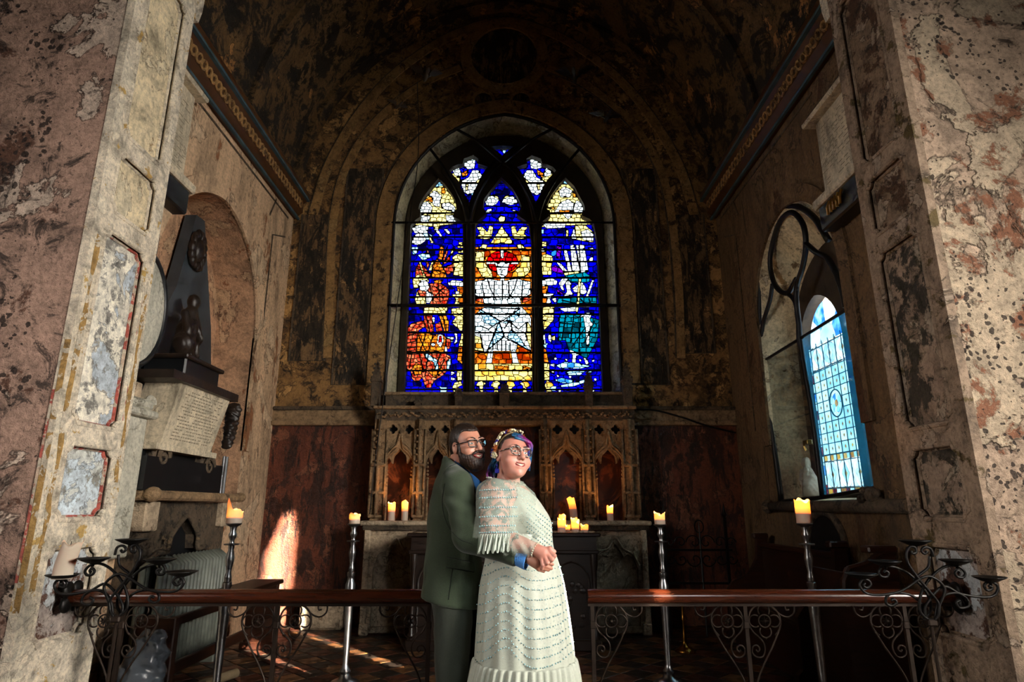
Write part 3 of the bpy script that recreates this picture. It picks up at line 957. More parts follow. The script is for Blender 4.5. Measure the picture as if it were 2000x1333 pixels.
sh(L6, 'W', 22, [(213, 369), (297, 369), (290, 420), (266, 437), (272, 462), (238, 462), (245, 437), (222, 420)], [(158, 958), (192, 958), (182, 1042), (138, 1044)], [(350, 958), (316, 958), (328, 1042), (372, 1044)])
sh(L6, 'Y', 13, [(0, 1046), (540, 1046), (540, 1096), (0, 1096)])
sh(L6, 'O', 12, [(200, 1062), (300, 1062), (300, 1092), (200, 1092)], [(400, 1060), (470, 1080), (400, 1092)])
sh(L6, 'Y', 13, [(0, 1098), (540, 1098), (540, 1166), (0, 1166)])
sh(L6, 'B', 13, [(0, 1168), (540, 1168), (540, 1400), (0, 1400)], [(0, -60), (540, -60), (540, 75), (0, 75)], [(122, -252), (390, -252), (390, -60), (122, -60)])
sh(L6, 'Y', 10, [(222, 28), (235, 8), (252, 2), (270, 8), (282, 28), (270, 48), (252, 56), (235, 48)])
for x in (105, 210, 312, 415):
    s_ = 1 if x > 260 else -1
    q = [(-35, 1200), (-22, 1176), (10, 1166), (37, 1186), (16, 1202), (14, 1230), (20, 1270), (0, 1302), (-40, 1292), (-45, 1264), (-15, 1260), (-10, 1220)]
    sh(L6, 'Y', 14, [(x + (dx if s_ < 0 else -dx), y) for dx, y in q])
sh(L8, 'W', 9, [(820, 620), (805, 590), (850, 520), (900, 530), (950, 560), (920, 610), (880, 625)], [(975, 590), (1000, 530), (1060, 520), (1110, 545), (1140, 600), (1060, 620)], [(810, 690), (830, 660), (890, 650), (860, 690), (820, 710)], [(1060, 660), (1110, 670), (1150, 690), (1130, 710)])
sh(L8, 'Y', 9, [(860, 515), (930, 530), (950, 560), (920, 545)], [(980, 560), (1030, 515), (1100, 530), (1040, 535)])
# right light: angel in teal
sh(L7, 'Y', 9, [(228, 165), (265, 68), (330, 68), (392, 120), (392, 192), (330, 187), (270, 172)], [(190, 95), (217, 105), (217, 160), (195, 167), (200, 130)], [(180, 408), (350, 383), (357, 402), (190, 427)])
sh(L7, 'W', 9, [(30, 60), (200, 60), (190, 90), (60, 95)], [(300, 120), (350, 100), (392, 130), (392, 185), (320, 175)], [(255, 90), (230, 165), (275, 170)])
sh(L7, 'P', 12, [(130, 302), (135, 212), (167, 212), (160, 308)], [(83, 375), (125, 353), (182, 395), (177, 418), (110, 397)], [(128, 515), (160, 538), (187, 562), (140, 552)])
sh(L7, 'W', 11, [(178, 240), (206, 248), (242, 402), (213, 402)], [(228, 215), (257, 208), (297, 392), (243, 402)], [(268, 213), (287, 213), (302, 380), (290, 330)], [(293, 208), (327, 213), (357, 392), (303, 412)], [(128, 330), (160, 338), (217, 402), (183, 402)], [(348, 322), (392, 283), (387, 332)], [(348, 228), (392, 228), (392, 257)], [(338, 572), (385, 448), (402, 448), (357, 572)], [(95, 590), (130, 582), (132, 615), (115, 615)])
sh(L7, 'T', 12, [(190, 427), (330, 402), (372, 430), (362, 472), (240, 477)], [(133, 622), (150, 578), (200, 568), (270, 578), (412, 578), (417, 622)], [(143, 885), (155, 700), (200, 688), (255, 698), (330, 698), (365, 718), (432, 738), (422, 872), (347, 1012), (215, 942), (195, 882)])
sh(L7, 'W', 11, [(148, 482), (170, 448), (217, 443), (200, 470), (177, 502), (192, 542), (165, 522)], [(195, 480), (215, 458), (237, 485), (232, 530), (252, 562), (183, 572), (205, 542)], [(243, 520), (270, 498), (312, 473), (332, 500), (347, 542), (320, 567), (290, 545), (255, 542)], [(148, 657), (292, 645), (282, 677), (190, 682)], [(258, 732), (345, 688), (382, 688), (367, 740), (392, 772), (367, 790), (362, 922), (343, 922), (335, 800), (320, 712)], [(213, 942), (307, 980), (270, 992), (267, 1047), (240, 1047), (245, 987)], [(320, 1000), (347, 1015), (362, 1052), (338, 1052)])
sh(L7, 'Y', 12, [(273, 632), (288, 448), (307, 448), (296, 570), (292, 632)], [(265, 645), (290, 645), (280, 690), (270, 690)])
sh(L7, 'C', 12, [(128, 1060), (190, 1033), (290, 1043), (378, 1065), (300, 1083), (160, 1080)], [(193, 1110), (250, 1090), (338, 1098), (300, 1128), (220, 1128)], [(118, 1160), (170, 1146), (257, 1165), (240, 1188), (150, 1183)], [(153, 1200), (230, 1183), (332, 1158), (327, 1182), (250, 1208), (170, 1213)], [(380, 1265), (400, 1250), (440, 1300), (400, 1310)], [(345, 1105), (385, 1095), (370, 1120)])
for x, y in ((125, 1012), (200, 1022), (390, 1025), (300, 1022), (172, 1097), (143, 1132), (228, 1140), (405, 1158), (155, 1237), (280, 1232), (228, 1265), (390, 1235)):
    sh(L7, 'W', 30, ell(x, y, 10, 10, 10))
sh(L7, 'O', 11, [(22, 500), (72, 500), (62, 622), (24, 622)], [(38, 918), (60, 950), (77, 1037), (38, 1037)], [(20, 260), (60, 260), (60, 285), (20, 285)])
sh(L7, 'Y', 11, [(28, 188), (62, 188), (62, 222), (28, 222)], [(15, 292), (60, 273), (107, 290), (107, 320), (96, 360), (97, 422), (33, 422), (20, 350)], [(25, 650), (117, 643), (112, 742), (30, 737)], [(33, 740), (117, 740), (45, 812)], [(38, 1040), (82, 1040), (82, 1162), (40, 1162)], [(48, 1200), (65, 1163), (100, 1178), (112, 1200), (86, 1220), (105, 1250), (142, 1270), (130, 1292), (70, 1282), (58, 1240)], [(43, 1298), (142, 1298), (142, 1330), (48, 1330)], [(97, 848), (122, 848), (122, 882), (97, 882)])
sh(L7, 'W', 11, [(15, 233), (62, 233), (62, 257), (15, 257)], [(20, 460), (100, 443), (140, 465), (132, 492), (24, 502)], [(33, 553), (112, 553), (112, 570), (85, 590), (97, 622), (58, 622), (70, 590), (38, 575)], [(33, 815), (50, 828), (57, 912), (36, 912)], [(92, 823), (73, 850), (73, 880), (97, 902)], [(82, 1055), (117, 1043), (117, 1072)], [(82, 1105), (117, 1093), (117, 1122)])

code = np.zeros(gu.shape, np.int32)        # index into SH + 1
for k, (poly, col, cell) in enumerate(SH):
    code[inside(poly)] = k + 1


def cell_ids(c, seed):
    """irregular brick-like cells of about c photo pixels"""
    r = np.random.default_rng(seed)
    N = 160
    jx, jy = r.uniform(-.28, .28, (N, N)), r.uniform(-.28, .28, (N, N))
    Y = (gv - V0) / (c * 0.82)
    X = (gu - U0) / (c * 1.15) + 0.5 * (np.floor(Y).astype(int) % 2)
    iy, ix = np.floor(Y).astype(int), np.floor(X).astype(int)
    best, bid = np.full(gu.shape, 1e9), np.zeros(gu.shape, np.int64)
    for dy in (-1, 0, 1):
        off = 0.5 * ((iy + dy) % 2) - 0.5 * (iy % 2)
        for dx in (-1, 0, 1):
            cy, cx = (iy + dy) % N, (ix + dx) % N
            d = np.maximum(np.abs(X + off - (ix + dx) - 0.5 - jx[cy, cx]) * 1.0, np.abs(Y - (iy + dy) - 0.5 - jy[cy, cx]))
            b = d < best
            best[b] = d[b]
            bid[b] = (cy * N + cx)[b]
    return bid


lmask = np.zeros(gu.shape, bool)
for lp in LIGHTS:
    lmask |= inside(lp)
lab = np.zeros(gu.shape, np.int64)
base_cells = cell_ids(13, 1)
lab[lmask] = (base_cells + 1)[lmask]
cells_cache = {}
for k, (poly, col, cell) in enumerate(SH):
    m = (code == k + 1) & lmask
    if m.any():
        if cell not in cells_cache:
            cells_cache[cell] = cell_ids(cell, 10 + cell)
        lab[m] = (cells_cache[cell] + 1 + (k + 1) * 100000)[m]
for v in (463, 488, 511, 543, 580, 614, 650, 689, 724, 761, 416):     # saddle bars
    lab[(np.abs(gv - v) < 1.1)] = 0
lab[(np.abs(gv - 358) < 0.9) & (gu > 890) & (gu < 1075)] = 0

# painted and leaded lines of the figures
STROKES = [(L6, 1.0, p) for p in (
    [(150, 450), (170, 520), (215, 600)], [(360, 450), (340, 520), (290, 600)], [(90, 660), (240, 745), (330, 750)], [(380, 660), (250, 750)], [(100, 780), (160, 805), (220, 760)],
    [(230, 755), (200, 830), (150, 955)], [(235, 755), (265, 850)], [(265, 855), (150, 955)], [(270, 860), (455, 960)], [(310, 740), (270, 800)], [(310, 740), (330, 830)], [(320, 760), (370, 805), (420, 760)],
    [(430, 760), (420, 860)], [(100, 840), (125, 960)], [(200, 470), (195, 600)], [(300, 470), (305, 590)], [(255, 460), (255, 600)], [(110, 480), (130, 590)], [(400, 470), (390, 590)], [(140, 650), (380, 662)],
    [(190, 885), (190, 950)], [(220, 880), (220, 950)], [(250, 880), (250, 955)], [(280, 890), (280, 955)], [(310, 900), (310, 955)])]
STROKES += [(L6, 0.5, p) for p in ([(232, 385), (248, 385)], [(262, 385), (278, 385)], [(255, 385), (253, 410)], [(245, 422), (266, 422)], [(213, 367), (297, 367)])]
STROKES += [(L5, 0.8, p) for p in (
    [(25, 760), (95, 735)], [(22, 820), (98, 800)], [(20, 860), (98, 850)], [(110, 740), (180, 890)], [(180, 735), (130, 890)], [(240, 745), (200, 890)], [(60, 910), (40, 1030)], [(120, 905), (160, 1050)], [(200, 910), (170, 1100)],
    [(300, 905), (250, 1050)], [(340, 950), (260, 1110)], [(250, 340), (330, 400)], [(210, 320), (240, 480)], [(280, 315), (300, 480)], [(345, 340), (260, 420)], [(100, 190), (215, 230)], [(240, 200), (340, 230)], [(180, 590), (210, 720)], [(320, 590), (350, 730)])]
STROKES += [(L7, 0.8, p) for p in (
    [(200, 690), (170, 880)], [(255, 700), (230, 900)], [(300, 700), (290, 960)], [(330, 800), (240, 930)], [(400, 745), (330, 900)], [(160, 760), (260, 770)], [(170, 600), (260, 620)], [(300, 590), (330, 620)], [(360, 590), (370, 620)])]
for mp_, w_, pl in STROKES:
    q_ = mp_(pl)
    for (ax, ay), (bx_, by_) in zip(q_[:-1], q_[1:]):
        dx_, dy_ = bx_ - ax, by_ - ay
        L2 = dx_ * dx_ + dy_ * dy_
        t_ = np.clip(((gu - ax) * dx_ + (gv - ay) * dy_) / L2, 0, 1)
        lab[np.hypot(gu - ax - t_ * dx_, gv - ay - t_ * dy_) < w_ * 0.5] = 0
lab[~lmask] = 0
same = np.ones(lab.shape, bool)
for dy, dx in ((0, 1), (1, 0), (0, -1), (-1, 0), (0, 2), (2, 0)):
    same &= np.roll(lab, (dy, dx), (0, 1)) == lab
pane_mask = same & (lab > 0)


def loops_of(mask):
    """closed pixel-edge loops of a mask"""
    m = np.pad(mask, 1)
    nxt = {}

    def addv(a, b):
        nxt.setdefault(a, []).append(b)
    ys_, xs_ = np.nonzero(m)
    for y, x in zip(ys_.tolist(), xs_.tolist()):
        if not m[y - 1, x]:
            addv((x, y), (x + 1, y))
        if not m[y, x + 1]:
            addv((x + 1, y), (x + 1, y + 1))
        if not m[y + 1, x]:
            addv((x + 1, y + 1), (x, y + 1))
        if not m[y, x - 1]:
            addv((x, y + 1), (x, y))
    out = []
    while nxt:
        a = next(iter(nxt))
        lp = [a]
        cur = a
        while True:
            nb = nxt[cur].pop()
            if not nxt[cur]:
                del nxt[cur]
            if nb == a:
                break
            lp.append(nb)
            cur = nb
            if cur not in nxt:
                break
        out.append([(x - 1, y - 1) for x, y in lp])
    return out


def simplify(lp, tol):
    P_ = np.array(lp, float)
    n = len(P_)
    if n < 8:
        return lp
    i0 = 0
    i1 = int(np.argmax(((P_ - P_[0]) ** 2).sum(1)))

    def dp(a, b):
        idx = np.arange(a, b + 1) % n
        A, B = P_[a % n], P_[b % n]
        d = B - A
        L = np.hypot(*d)
        Q = P_[idx] - A
        dist = np.abs(d[0] * Q[:, 1] - d[1] * Q[:, 0]) / L if L > 0 else np.hypot(Q[:, 0], Q[:, 1])
        k = int(dist.argmax())
        if dist[k] > tol and b - a > 1:
            return dp(a, a + k) + dp(a + k, b)
        return [a % n]
    keep = dp(i0, i1) + dp(i1, n)
    return [tuple(P_[k]) for k in keep]


def sarea(lp):
    p = np.array(lp)
    x, y = p[:, 0], p[:, 1]
    return 0.5 * float(np.sum(x * np.roll(y, -1) - np.roll(x, -1) * y))


win = thing('window_1', 'bright three-light stained glass window over the altar', None, (W1['cx'], YG, 2.5), kind='structure')
flat = lab[pane_mask]
order = np.argsort(flat, kind='stable')
yy, xx = np.nonzero(pane_mask)
yy, xx, flat = yy[order], xx[order], flat[order]
cuts = np.nonzero(np.diff(flat))[0] + 1
panes = []
for seg in np.split(np.arange(len(flat)), cuts):
    if len(seg) < 14:
        pane_mask[yy[seg], xx[seg]] = False
        continue
    y, x = yy[seg], xx[seg]
    y0, x0 = y.min(), x.min()
    y0, x0 = y0 - 1, x0 - 1
    sub = np.zeros((y.max() - y0 + 2, x.max() - x0 + 2), bool)
    for dy, dx in ((0, 0), (0, 1), (1, 0), (0, -1), (-1, 0)):      # each piece runs a little under the lead
        sub[y - y0 + dy, x - x0 + dx] = True
    k = int(flat[seg[0]] // 100000)
    col = SH[k - 1][1] if k else 'B'
    if k == 0 and random.random() < 0.10:
        col = 'C' if random.random() < 0.15 else 'B'
    lps = [simplify(l, 0.9) for l in loops_of(sub)]
    lps = [[(U0 + (px + x0) / S, V0 + (py + y0) / S) for px, py in l] for l in lps if len(l) > 2]
    outs = [l for l in lps if sarea(l) > 0 and len(l) > 2]
    ins = [l for l in lps if sarea(l) < -0.4]
    if not outs:
        pane_mask[yy[seg], xx[seg]] = False
        continue
    outs.sort(key=lambda l: -sarea(l))
    for q, l in enumerate(outs):
        if sarea(l) < 2.5:
            lx, ly = [p_[0] for p_ in l], [p_[1] for p_ in l]
            pane_mask[int((min(ly) - V0) * S):int((max(ly) - V0) * S) + 1, int((min(lx) - U0) * S):int((max(lx) - U0) * S) + 1] &= lab[int((min(ly) - V0) * S):int((max(ly) - V0) * S) + 1, int((min(lx) - U0) * S):int((max(lx) - U0) * S) + 1] != flat[seg[0]]
            continue
        panes.append((sarea(l), col, [l] + (ins if q == 0 else [])))
panes.sort(key=lambda p: -p[0])
panes_rest = {}
for q, (ar, col, lps) in enumerate(panes):
    # grow a hair under the lead
    fr = lambda u, v: PY(u, v, YG)
    bk = lambda u, v: PY(u, v, YG) + Vector((0, 0.004, 0))
    if q < 300:
        MB().plate(lps, fr, bk).build('pane', 'glass_' + col, win)
    else:
        panes_rest.setdefault(col, MB()).plate(lps, fr, bk)
rb, mi = MB(), []
cols_r = sorted(panes_rest)
for i, c in enumerate(cols_r):
    mi += [i] * len(panes_rest[c].f)
    rb.add(panes_rest[c].v, panes_rest[c].f)
ro = rb.build('small_panes', 'glass_' + cols_r[0], win)
for c in cols_r[1:]:
    ro.data.materials.append(M['glass_' + c])
if len(ro.data.polygons) == len(mi):
    ro.data.polygons.foreach_set('material_index', mi)
setp(ro, kind='stuff')
# lead between the panes: runs of the raster, a little wider than the gaps
leadm = lmask & ~pane_mask
lv, lf = [], []
for i in range(RH):
    row = leadm[i].astype(np.int8)
    d = np.diff(np.concatenate([[0], row, [0]]))
    for a, b in zip(np.nonzero(d == 1)[0], np.nonzero(d == -1)[0]):
        u0_, u1_ = U0 + a / S - 0.12, U0 + b / S + 0.12
        v0_, v1_ = V0 + i / S - 0.06, V0 + (i + 1) / S + 0.06
        k = len(lv)
        lv += [PY(u0_, v0_, YG - 0.003), PY(u1_, v0_, YG - 0.003), PY(u1_, v1_, YG - 0.003), PY(u0_, v1_, YG - 0.003)]
        lf.append((k, k + 1, k + 2, k + 3))
setp(make('lead_came', lv, lf, 'lead', win), kind='stuff')

# stone tracery: plate with the lights cut out, and roll mouldings on it
tr_out = [(W1['cx'] + glass_hw + 0.03, 2.45), (W1['cx'] - glass_hw - 0.03, 2.45)] + [(x * 1.01, z + 0.02) for x, z in inner]
holes = [[(PY(u, v, YG).x, PY(u, v, YG).z) for u, v in lp] for lp in LIGHTS]
MB().plate([tr_out] + holes, lambda x, z: (x, YG - 0.10, z), lambda x, z: (x, YG + 0.06, z)).build('stone_tracery', 'window_stone', win)


def pxtube(pts, y, r, name, mat, parent, per=6, n=6):
    return MB().tube([PY(u, v, y) for u, v in spline(pts, per)], r, n).build(name, mat, parent, smooth=True)


YT = YG - 0.115
for pts in ([(916, 790), (916, 600), (916, 440)], [(1050, 790), (1048, 600), (1047, 440)],
            [(916, 440), (930, 385), (955, 340), (981, 312), (1010, 288)], [(1047, 440), (1034, 385), (1010, 340), (981, 312), (952, 288)],
            [(916, 440), (905, 395), (885, 355), (866, 332)], [(1047, 440), (1058, 395), (1078, 355), (1098, 332)]):
    pxtube(pts, YT, 0.045, 'tracery_rib', 'window_stone', win)

# iron frame of the secondary glazing on the wall face, and its clear glass
YF = YB + 0.01
fr = [PY(764, 790, YF).x, 2.62]
gf = []
outl = [(x, z) for x, z in [(W1['cx'] - W1['hw'] + 0.02, 2.62)] + [(W1['cx'] + (x - W1['cx']) * 0.987, z - 0.01) for x, z in win1] + [(W1['cx'] + W1['hw'] - 0.02, 2.62)]]
MB().tube([(x, YF, z) for x, z in outl], 0.022, 6).build('glazing_frame', 'frame_iron', win)
for pts, r in (([(762, 435), (1202, 435)], 0.016), ([(757, 597), (1211, 597)], 0.024),
               ([(917, 790), (917, 600), (917, 435)], 0.012), ([(1052, 790), (1051, 600), (1050, 435)], 0.012),
               ([(915, 435), (902, 392), (872, 335), (836, 285)], 0.02), ([(915, 435), (930, 385), (958, 340), (990, 312), (1035, 276), (1080, 251)], 0.02),
               ([(1050, 435), (1034, 385), (1006, 340), (975, 312), (932, 276), (887, 250)], 0.02), ([(1050, 435), (1062, 392), (1096, 335), (1134, 288)], 0.02)):
    pxtube(pts, YF, r, 'glazing_bar', 'frame_iron', win)
tg = NT('clear_glass')
tb = tg.n('ShaderNodeBsdfTransparent')
tb.inputs[0].default_value = (0.95, 0.97, 0.97, 1)
gb = tg.n('ShaderNodeBsdfGlossy')
gb.inputs['Roughness'].default_value = 0.03
lw = tg.n('ShaderNodeLayerWeight')
lw.inputs['Blend'].default_value = 0.15
mx = tg.n('ShaderNodeMixShader')
tg.t.links.new(tg.math('MULTIPLY', lw.outputs['Fresnel'], 0.5), mx.inputs[0])
tg.t.links.new(tb.outputs[0], mx.inputs[1])
tg.t.links.new(gb.outputs[0], mx.inputs[2])
M['clear_glass'] = tg.done(mx.outputs[0])
MB().plate([outl], lambda x, z: (x, YF + 0.004, z), lambda x, z: (x, YF + 0.008, z)).build('clear_pane', 'clear_glass', win)

# ------------------------------------------------------------------ side window of the right wall
w2 = thing('window_2', 'patterned pale stained glass window in the shadowed side wall', None, (XG, gl2['cy'], 1.4), kind='structure')
glass_mat('glass_Q', '#dcebec', '#b9cfd0')
glass_mat('glass_G', '#d7b455', '#a87a20')
YN, YFAR, ZB2 = 5.70, 6.55, 1.47       # far light
ycen = (YN + YFAR) / 2


def pane2(loop, col, off=0.0, holes2=()):
    MB().plate([loop] + list(holes2), lambda y, z: (XG - off, y, z), lambda y, z: (XG + 0.004 - off, y, z)).build('pane', 'glass_' + col, w2)


def two_lights(y0, y1, detail):
    yc = (y0 + y1) / 2
    bw = 0.045
    # border pieces
    z = ZB2
    k = 0
    while z < 2.95:
        for a, b in ((y0, y0 + bw), (y1 - bw, y1)):
            pane2([(a + .003, z + .003), (b - .003, z + .003), (b - .003, z + 0.092), (a + .003, z + 0.092)], 'D' if k % 4 == 0 else ('Q' if k % 2 else 'C'))
        z += 0.095
        k += 1
    ya, yb = y0 + bw, y1 - bw
    nc = 6
    cw = (yb - ya) / nc
    # foot: red and white strip, three lozenge ovals
    for i in range(9):
        w9 = (yb - ya) / 9
        pane2([(ya + i * w9 + .003, ZB2 + .003), (ya + (i + 1) * w9 - .003, ZB2 + .003), (ya + (i + 1) * w9 - .003, ZB2 + .05), (ya + i * w9 + .003, ZB2 + .05)], 'D' if i % 3 == 1 else ('G' if i % 3 == 2 else 'Q'))

    def ovals(zb, h):
        for i in range(3):
            c = ya + (i + 0.5) * (yb - ya) / 3
            hw_ = (yb - ya) / 6
            oval = [(c + (hw_ - .004) * math.cos(a), zb + h / 2 + (h / 2 - .004) * math.sin(a)) for a in np.linspace(0, 2 * PI, 17)[:-1]]
            loz = [(c - hw_ * .5, zb + h / 2), (c, zb + h * .12), (c + hw_ * .5, zb + h / 2), (c, zb + h * .88)]
            core = [(c - hw_ * .22, zb + h / 2), (c, zb + h * .33), (c + hw_ * .22, zb + h / 2), (c, zb + h * .67)]
            big = [(c - hw_ * .58, zb + h / 2), (c, zb + h * .06), (c + hw_ * .58, zb + h / 2), (c, zb + h * .94)]
            pane2(oval, 'W', 0, [big])
            pane2(loz, 'Q', 0, [core])
            pane2([(c + (y - c) * .9, zb + h / 2 + (z_ - zb - h / 2) * .9) for y, z_ in core], 'G')
            for sy in (-1, 1):
                for sz in (-1, 1):
                    e = [(c + sy * hw_ * (.99), zb + h / 2 + sz * h * .49), (c + sy * hw_ * .45, zb + h / 2 + sz * h * .49), (c + sy * hw_ * .97, zb + h / 2 + sz * h * .18)]
                    pane2(e if sy * sz > 0 else e[::-1], 'W')
    ovals(ZB2 + 0.06, 0.26)
    z = ZB2 + 0.33
    for i in range(12):
        w9 = (yb - ya) / 12
        pane2([(ya + i * w9 + .002, z), (ya + (i + 1) * w9 - .002, z), (ya + (i + 1) * w9 - .002, z + .05), (ya + i * w9 + .002, z + .05)], 'G' if i % 2 else 'Q')
    z0 = z + 0.06
    rows = 8
    rh = (2.72 - z0) / rows
    rc = (yc, z0 + rh * 4.5)
    for r_ in range(rows):
        for i in range(nc):
            a, b, c, d = ya + i * cw + .003, ya + (i + 1) * cw - .003, z0 + r_ * rh + .003, z0 + (r_ + 1) * rh - .003
            if detail and i in (2, 3) and r_ in (3, 4, 5):
                continue
            my, mz, q = (a + b) / 2, (c + d) / 2, 0.017
            dia = [(my - q, mz), (my, mz - q * 1.4), (my + q, mz), (my, mz + q * 1.4)]
            if detail:
                pane2([(a, c), (b, c), (b, d), (a, d)], 'Q', 0, [dia])
                pane2([(my + (y - my) * .85, mz + (zz_ - mz) * .85) for y, zz_ in dia], 'G')
            else:
                pane2([(a, c), (b, c), (b, d), (a, d)], 'Q')
    if detail:
        rr = 0.112
        ovl = [(rc[0] + (rr + .006) * math.cos(a), rc[1] + (rr + .006) * 1.15 * math.sin(a)) for a in np.linspace(0, 2 * PI, 25)[:-1]]
        pane2([(rc[0] - cw + .003, rc[1] - 1.5 * rh + .003), (rc[0] + cw - .003, rc[1] - 1.5 * rh + .003), (rc[0] + cw - .003, rc[1] + 1.5 * rh - .003), (rc[0] - cw + .003, rc[1] + 1.5 * rh - .003)], 'Q', 0, [ovl])
        MB().tube([(XG - .004, y, z) for y, z in ovl], 0.007, 5, closed=True).build('lead_ring', 'lead', w2)
        for k in range(8):
            a0, a1 = 2 * PI * k / 8 + .03, 2 * PI * (k + 1) / 8 - .03
            aa = np.linspace(a0, a1, 4)
            pane2([(rc[0] + rr * math.cos(a), rc[1] + rr * 1.15 * math.sin(a)) for a in aa] + [(rc[0] + rr * .78 * math.cos(a), rc[1] + rr * .9 * math.sin(a)) for a in aa[::-1]], 'Q')
            pane2([(rc[0] + rr * .72 * math.cos(a), rc[1] + rr * .84 * math.sin(a)) for a in aa] + [(rc[0] + rr * .3 * math.cos(a), rc[1] + rr * .35 * math.sin(a)) for a in aa[::-1]], 'C' if k % 2 else 'Q')
        pane2([(rc[0] + rr * .24 * math.cos(a), rc[1] + rr * .28 * math.sin(a)) for a in np.linspace(0, 2 * PI, 11)[:-1]], 'G')
    ovals(2.75, 0.22)
    # cusped head
    hd = arch2(yc, (yb - ya) / 2 - .01, 2.99, 0.42, 8)
    mid = [(yc, 2.99)]
    for i in range(0, 16, 4):
        seg = hd[i:i + 5]
        pane2([(y * .985 + yc * .015, z_) for y, z_ in seg] + [(yc + (seg[-1][0] - yc) * .45, 2.99 + (seg[-1][1] - 2.99) * .5), (yc + (seg[0][0] - yc) * .45, 2.99 + (seg[0][1] - 2.99) * .5)], 'W' if i % 8 else 'C')
    pane2([(yc + (y - yc) * .40, 2.995 + (z_ - 2.99) * .45) for y, z_ in hd[::4]], 'Q')


two_lights(YN, YFAR, True)
two_lights(4.93, 5.58, False)
for c_, z_ in ((5.42, 3.47), (5.62, 3.62)):
    pane2([(c_ + .07 * math.cos(a), z_ + .12 * math.sin(a)) for a in np.linspace(0, 2 * PI, 11)[:-1]], 'C')
# opaque stone and lead grid around the panes
hd = lambda y0, y1: [(y1, ZB2 - 0.005), (y0, ZB2 - 0.005)] + arch2((y0 + y1) / 2, (y1 - y0) / 2, 2.97, 0.50, 10)
out2 = [(gl2['cy'] + gl2['hw'] + .03, 1.40), (gl2['cy'] - gl2['hw'] - .03, 1.40)] + arch2(gl2['cy'], gl2['hw'] + .03, gl2['spring'], gl2['rise'] + .03, 16)
eyes = [[(c_ + .075 * math.cos(a), z_ + .125 * math.sin(a)) for a in np.linspace(0, 2 * PI, 13)[:-1]] for c_, z_ in ((5.42, 3.47), (5.62, 3.62))]
MB().plate([out2, hd(YN, YFAR), hd(4.93, 5.58)], lambda y, z: (XG - 0.08, y, z), lambda y, z: (XG + 0.05, y, z)).build('stone_tracery', 'window_stone', w2)
lg = MB()
RCZ = ZB2 + .39 + (2.72 - ZB2 - .39) / 8 * 4.5
for y0, y1 in ((YN, YFAR), (4.93, 5.58)):
    n7 = np.linspace(y0 + .045, y1 - .045, 7)
    for y in list(n7) + [y0 + .001, y1 - .001]:
        if y0 == YN and abs(y - ycen) < 0.01:        # the roundel interrupts the middle line
            lg.box(XG - .006, XG + .006, y - .0035, y + .0035, ZB2, RCZ - .13).box(XG - .006, XG + .006, y - .0035, y + .0035, RCZ + .13, 3.02)
        else:
            lg.box(XG - .006, XG + .006, y - .0035, y + .0035, ZB2, 3.02)
    for z in [ZB2, ZB2 + .053, ZB2 + .062, ZB2 + .32, ZB2 + .385, 2.735, 2.97] + [ZB2 + .39 + (2.72 - ZB2 - .39) / 8 * k for k in range(9)]:
        if y0 == YN and abs(z - RCZ) < 0.12:
            lg.box(XG - .006, XG + .006, y0, ycen - .12, z - .0035, z + .0035).box(XG - .006, XG + .006, ycen + .12, y1, z - .0035, z + .0035)
        else:
            lg.box(XG - .006, XG + .006, y0, y1, z - .0035, z + .0035)
lg.build('lead_came', 'lead', w2)

XF = XR + 0.02


def pxt(pts, r, name='glazing_bar', mat='frame_iron', par=None, x=XF, per=6):
    return MB().tube([PX(u, v, x) for u, v in spline(pts, per)], r, 8).build(name, mat, par or w2, smooth=True)


pxt([(1526, 980), (1508, 840), (1491, 704), (1484, 600), (1487, 524), (1502, 459), (1522, 416), (1543, 402), (1568, 408), (1594, 430), (1618, 470)], 0.03, 'glazing_frame')
pxt([(1607, 972), (1588, 820), (1565, 680), (1560, 630), (1556, 596), (1556, 560), (1568, 520), (1574, 478), (1568, 438), (1545, 415), (1520, 440), (1504, 505), (1513, 555), (1537, 573), (1556, 545)], 0.028)
pxt([(1574, 476), (1594, 493), (1616, 505), (1633, 534), (1644, 565), (1652, 600)], 0.028)
pxt([(1491, 699), (1489, 640), (1503, 590), (1509, 555)], 0.024)
pxt([(1537, 572), (1550, 585), (1558, 605)], 0.022)
pxt([(1497, 702), (1564, 661), (1655, 604)], 0.016)
pxt([(1526, 980), (1607, 972), (1715, 953)], 0.02)
# dusty near casement pane with blue sky reflection painted in, clear pane in the farther one
t = NT('dusty_skytint_glass')
tb = t.n('ShaderNodeBsdfTransparent')
tb.inputs[0].default_value = (0.80, 0.95, 1.0, 1)
du = t.n('ShaderNodeBsdfTranslucent')
du.inputs[0].default_value = hx('#2f8fb8')
gb = t.n('ShaderNodeBsdfGlossy')
gb.inputs['Roughness'].default_value = 0.05
m1 = t.n('ShaderNodeMixShader')
t.put(m1.inputs[0], t.ramp(t.noise(2.5, 6, 0.7), (0.35, 0.10), (0.75, 0.30)))
t.t.links.new(tb.outputs[0], m1.inputs[1])
t.t.links.new(du.outputs[0], m1.inputs[2])
m2 = t.n('ShaderNodeMixShader')
m2.inputs[0].default_value = 0.06
t.t.links.new(m1.outputs[0], m2.inputs[1])
t.t.links.new(gb.outputs[0], m2.inputs[2])
M['dusty_skytint_glass'] = t.done(m2.outputs[0])
pts = [PX(1607, 970, XF), PX(1715, 952, XF), PX(1660, 602, XF), PX(1566, 659, XF)]
MB().hexa([p + Vector((0.002, 0, 0)) for p in pts] + [p + Vector((0.007, 0, 0)) for p in pts]).build('casement_pane', 'dusty_skytint_glass', w2)
pts = [PX(1526, 980, XF), PX(1607, 970, XF), PX(1564, 661, XF), PX(1497, 702, XF)]
MB().hexa([p + Vector((0.002, 0, 0)) for p in pts] + [p + Vector((0.007, 0, 0)) for p in pts]).build('casement_pane', 'clear_glass', w2)
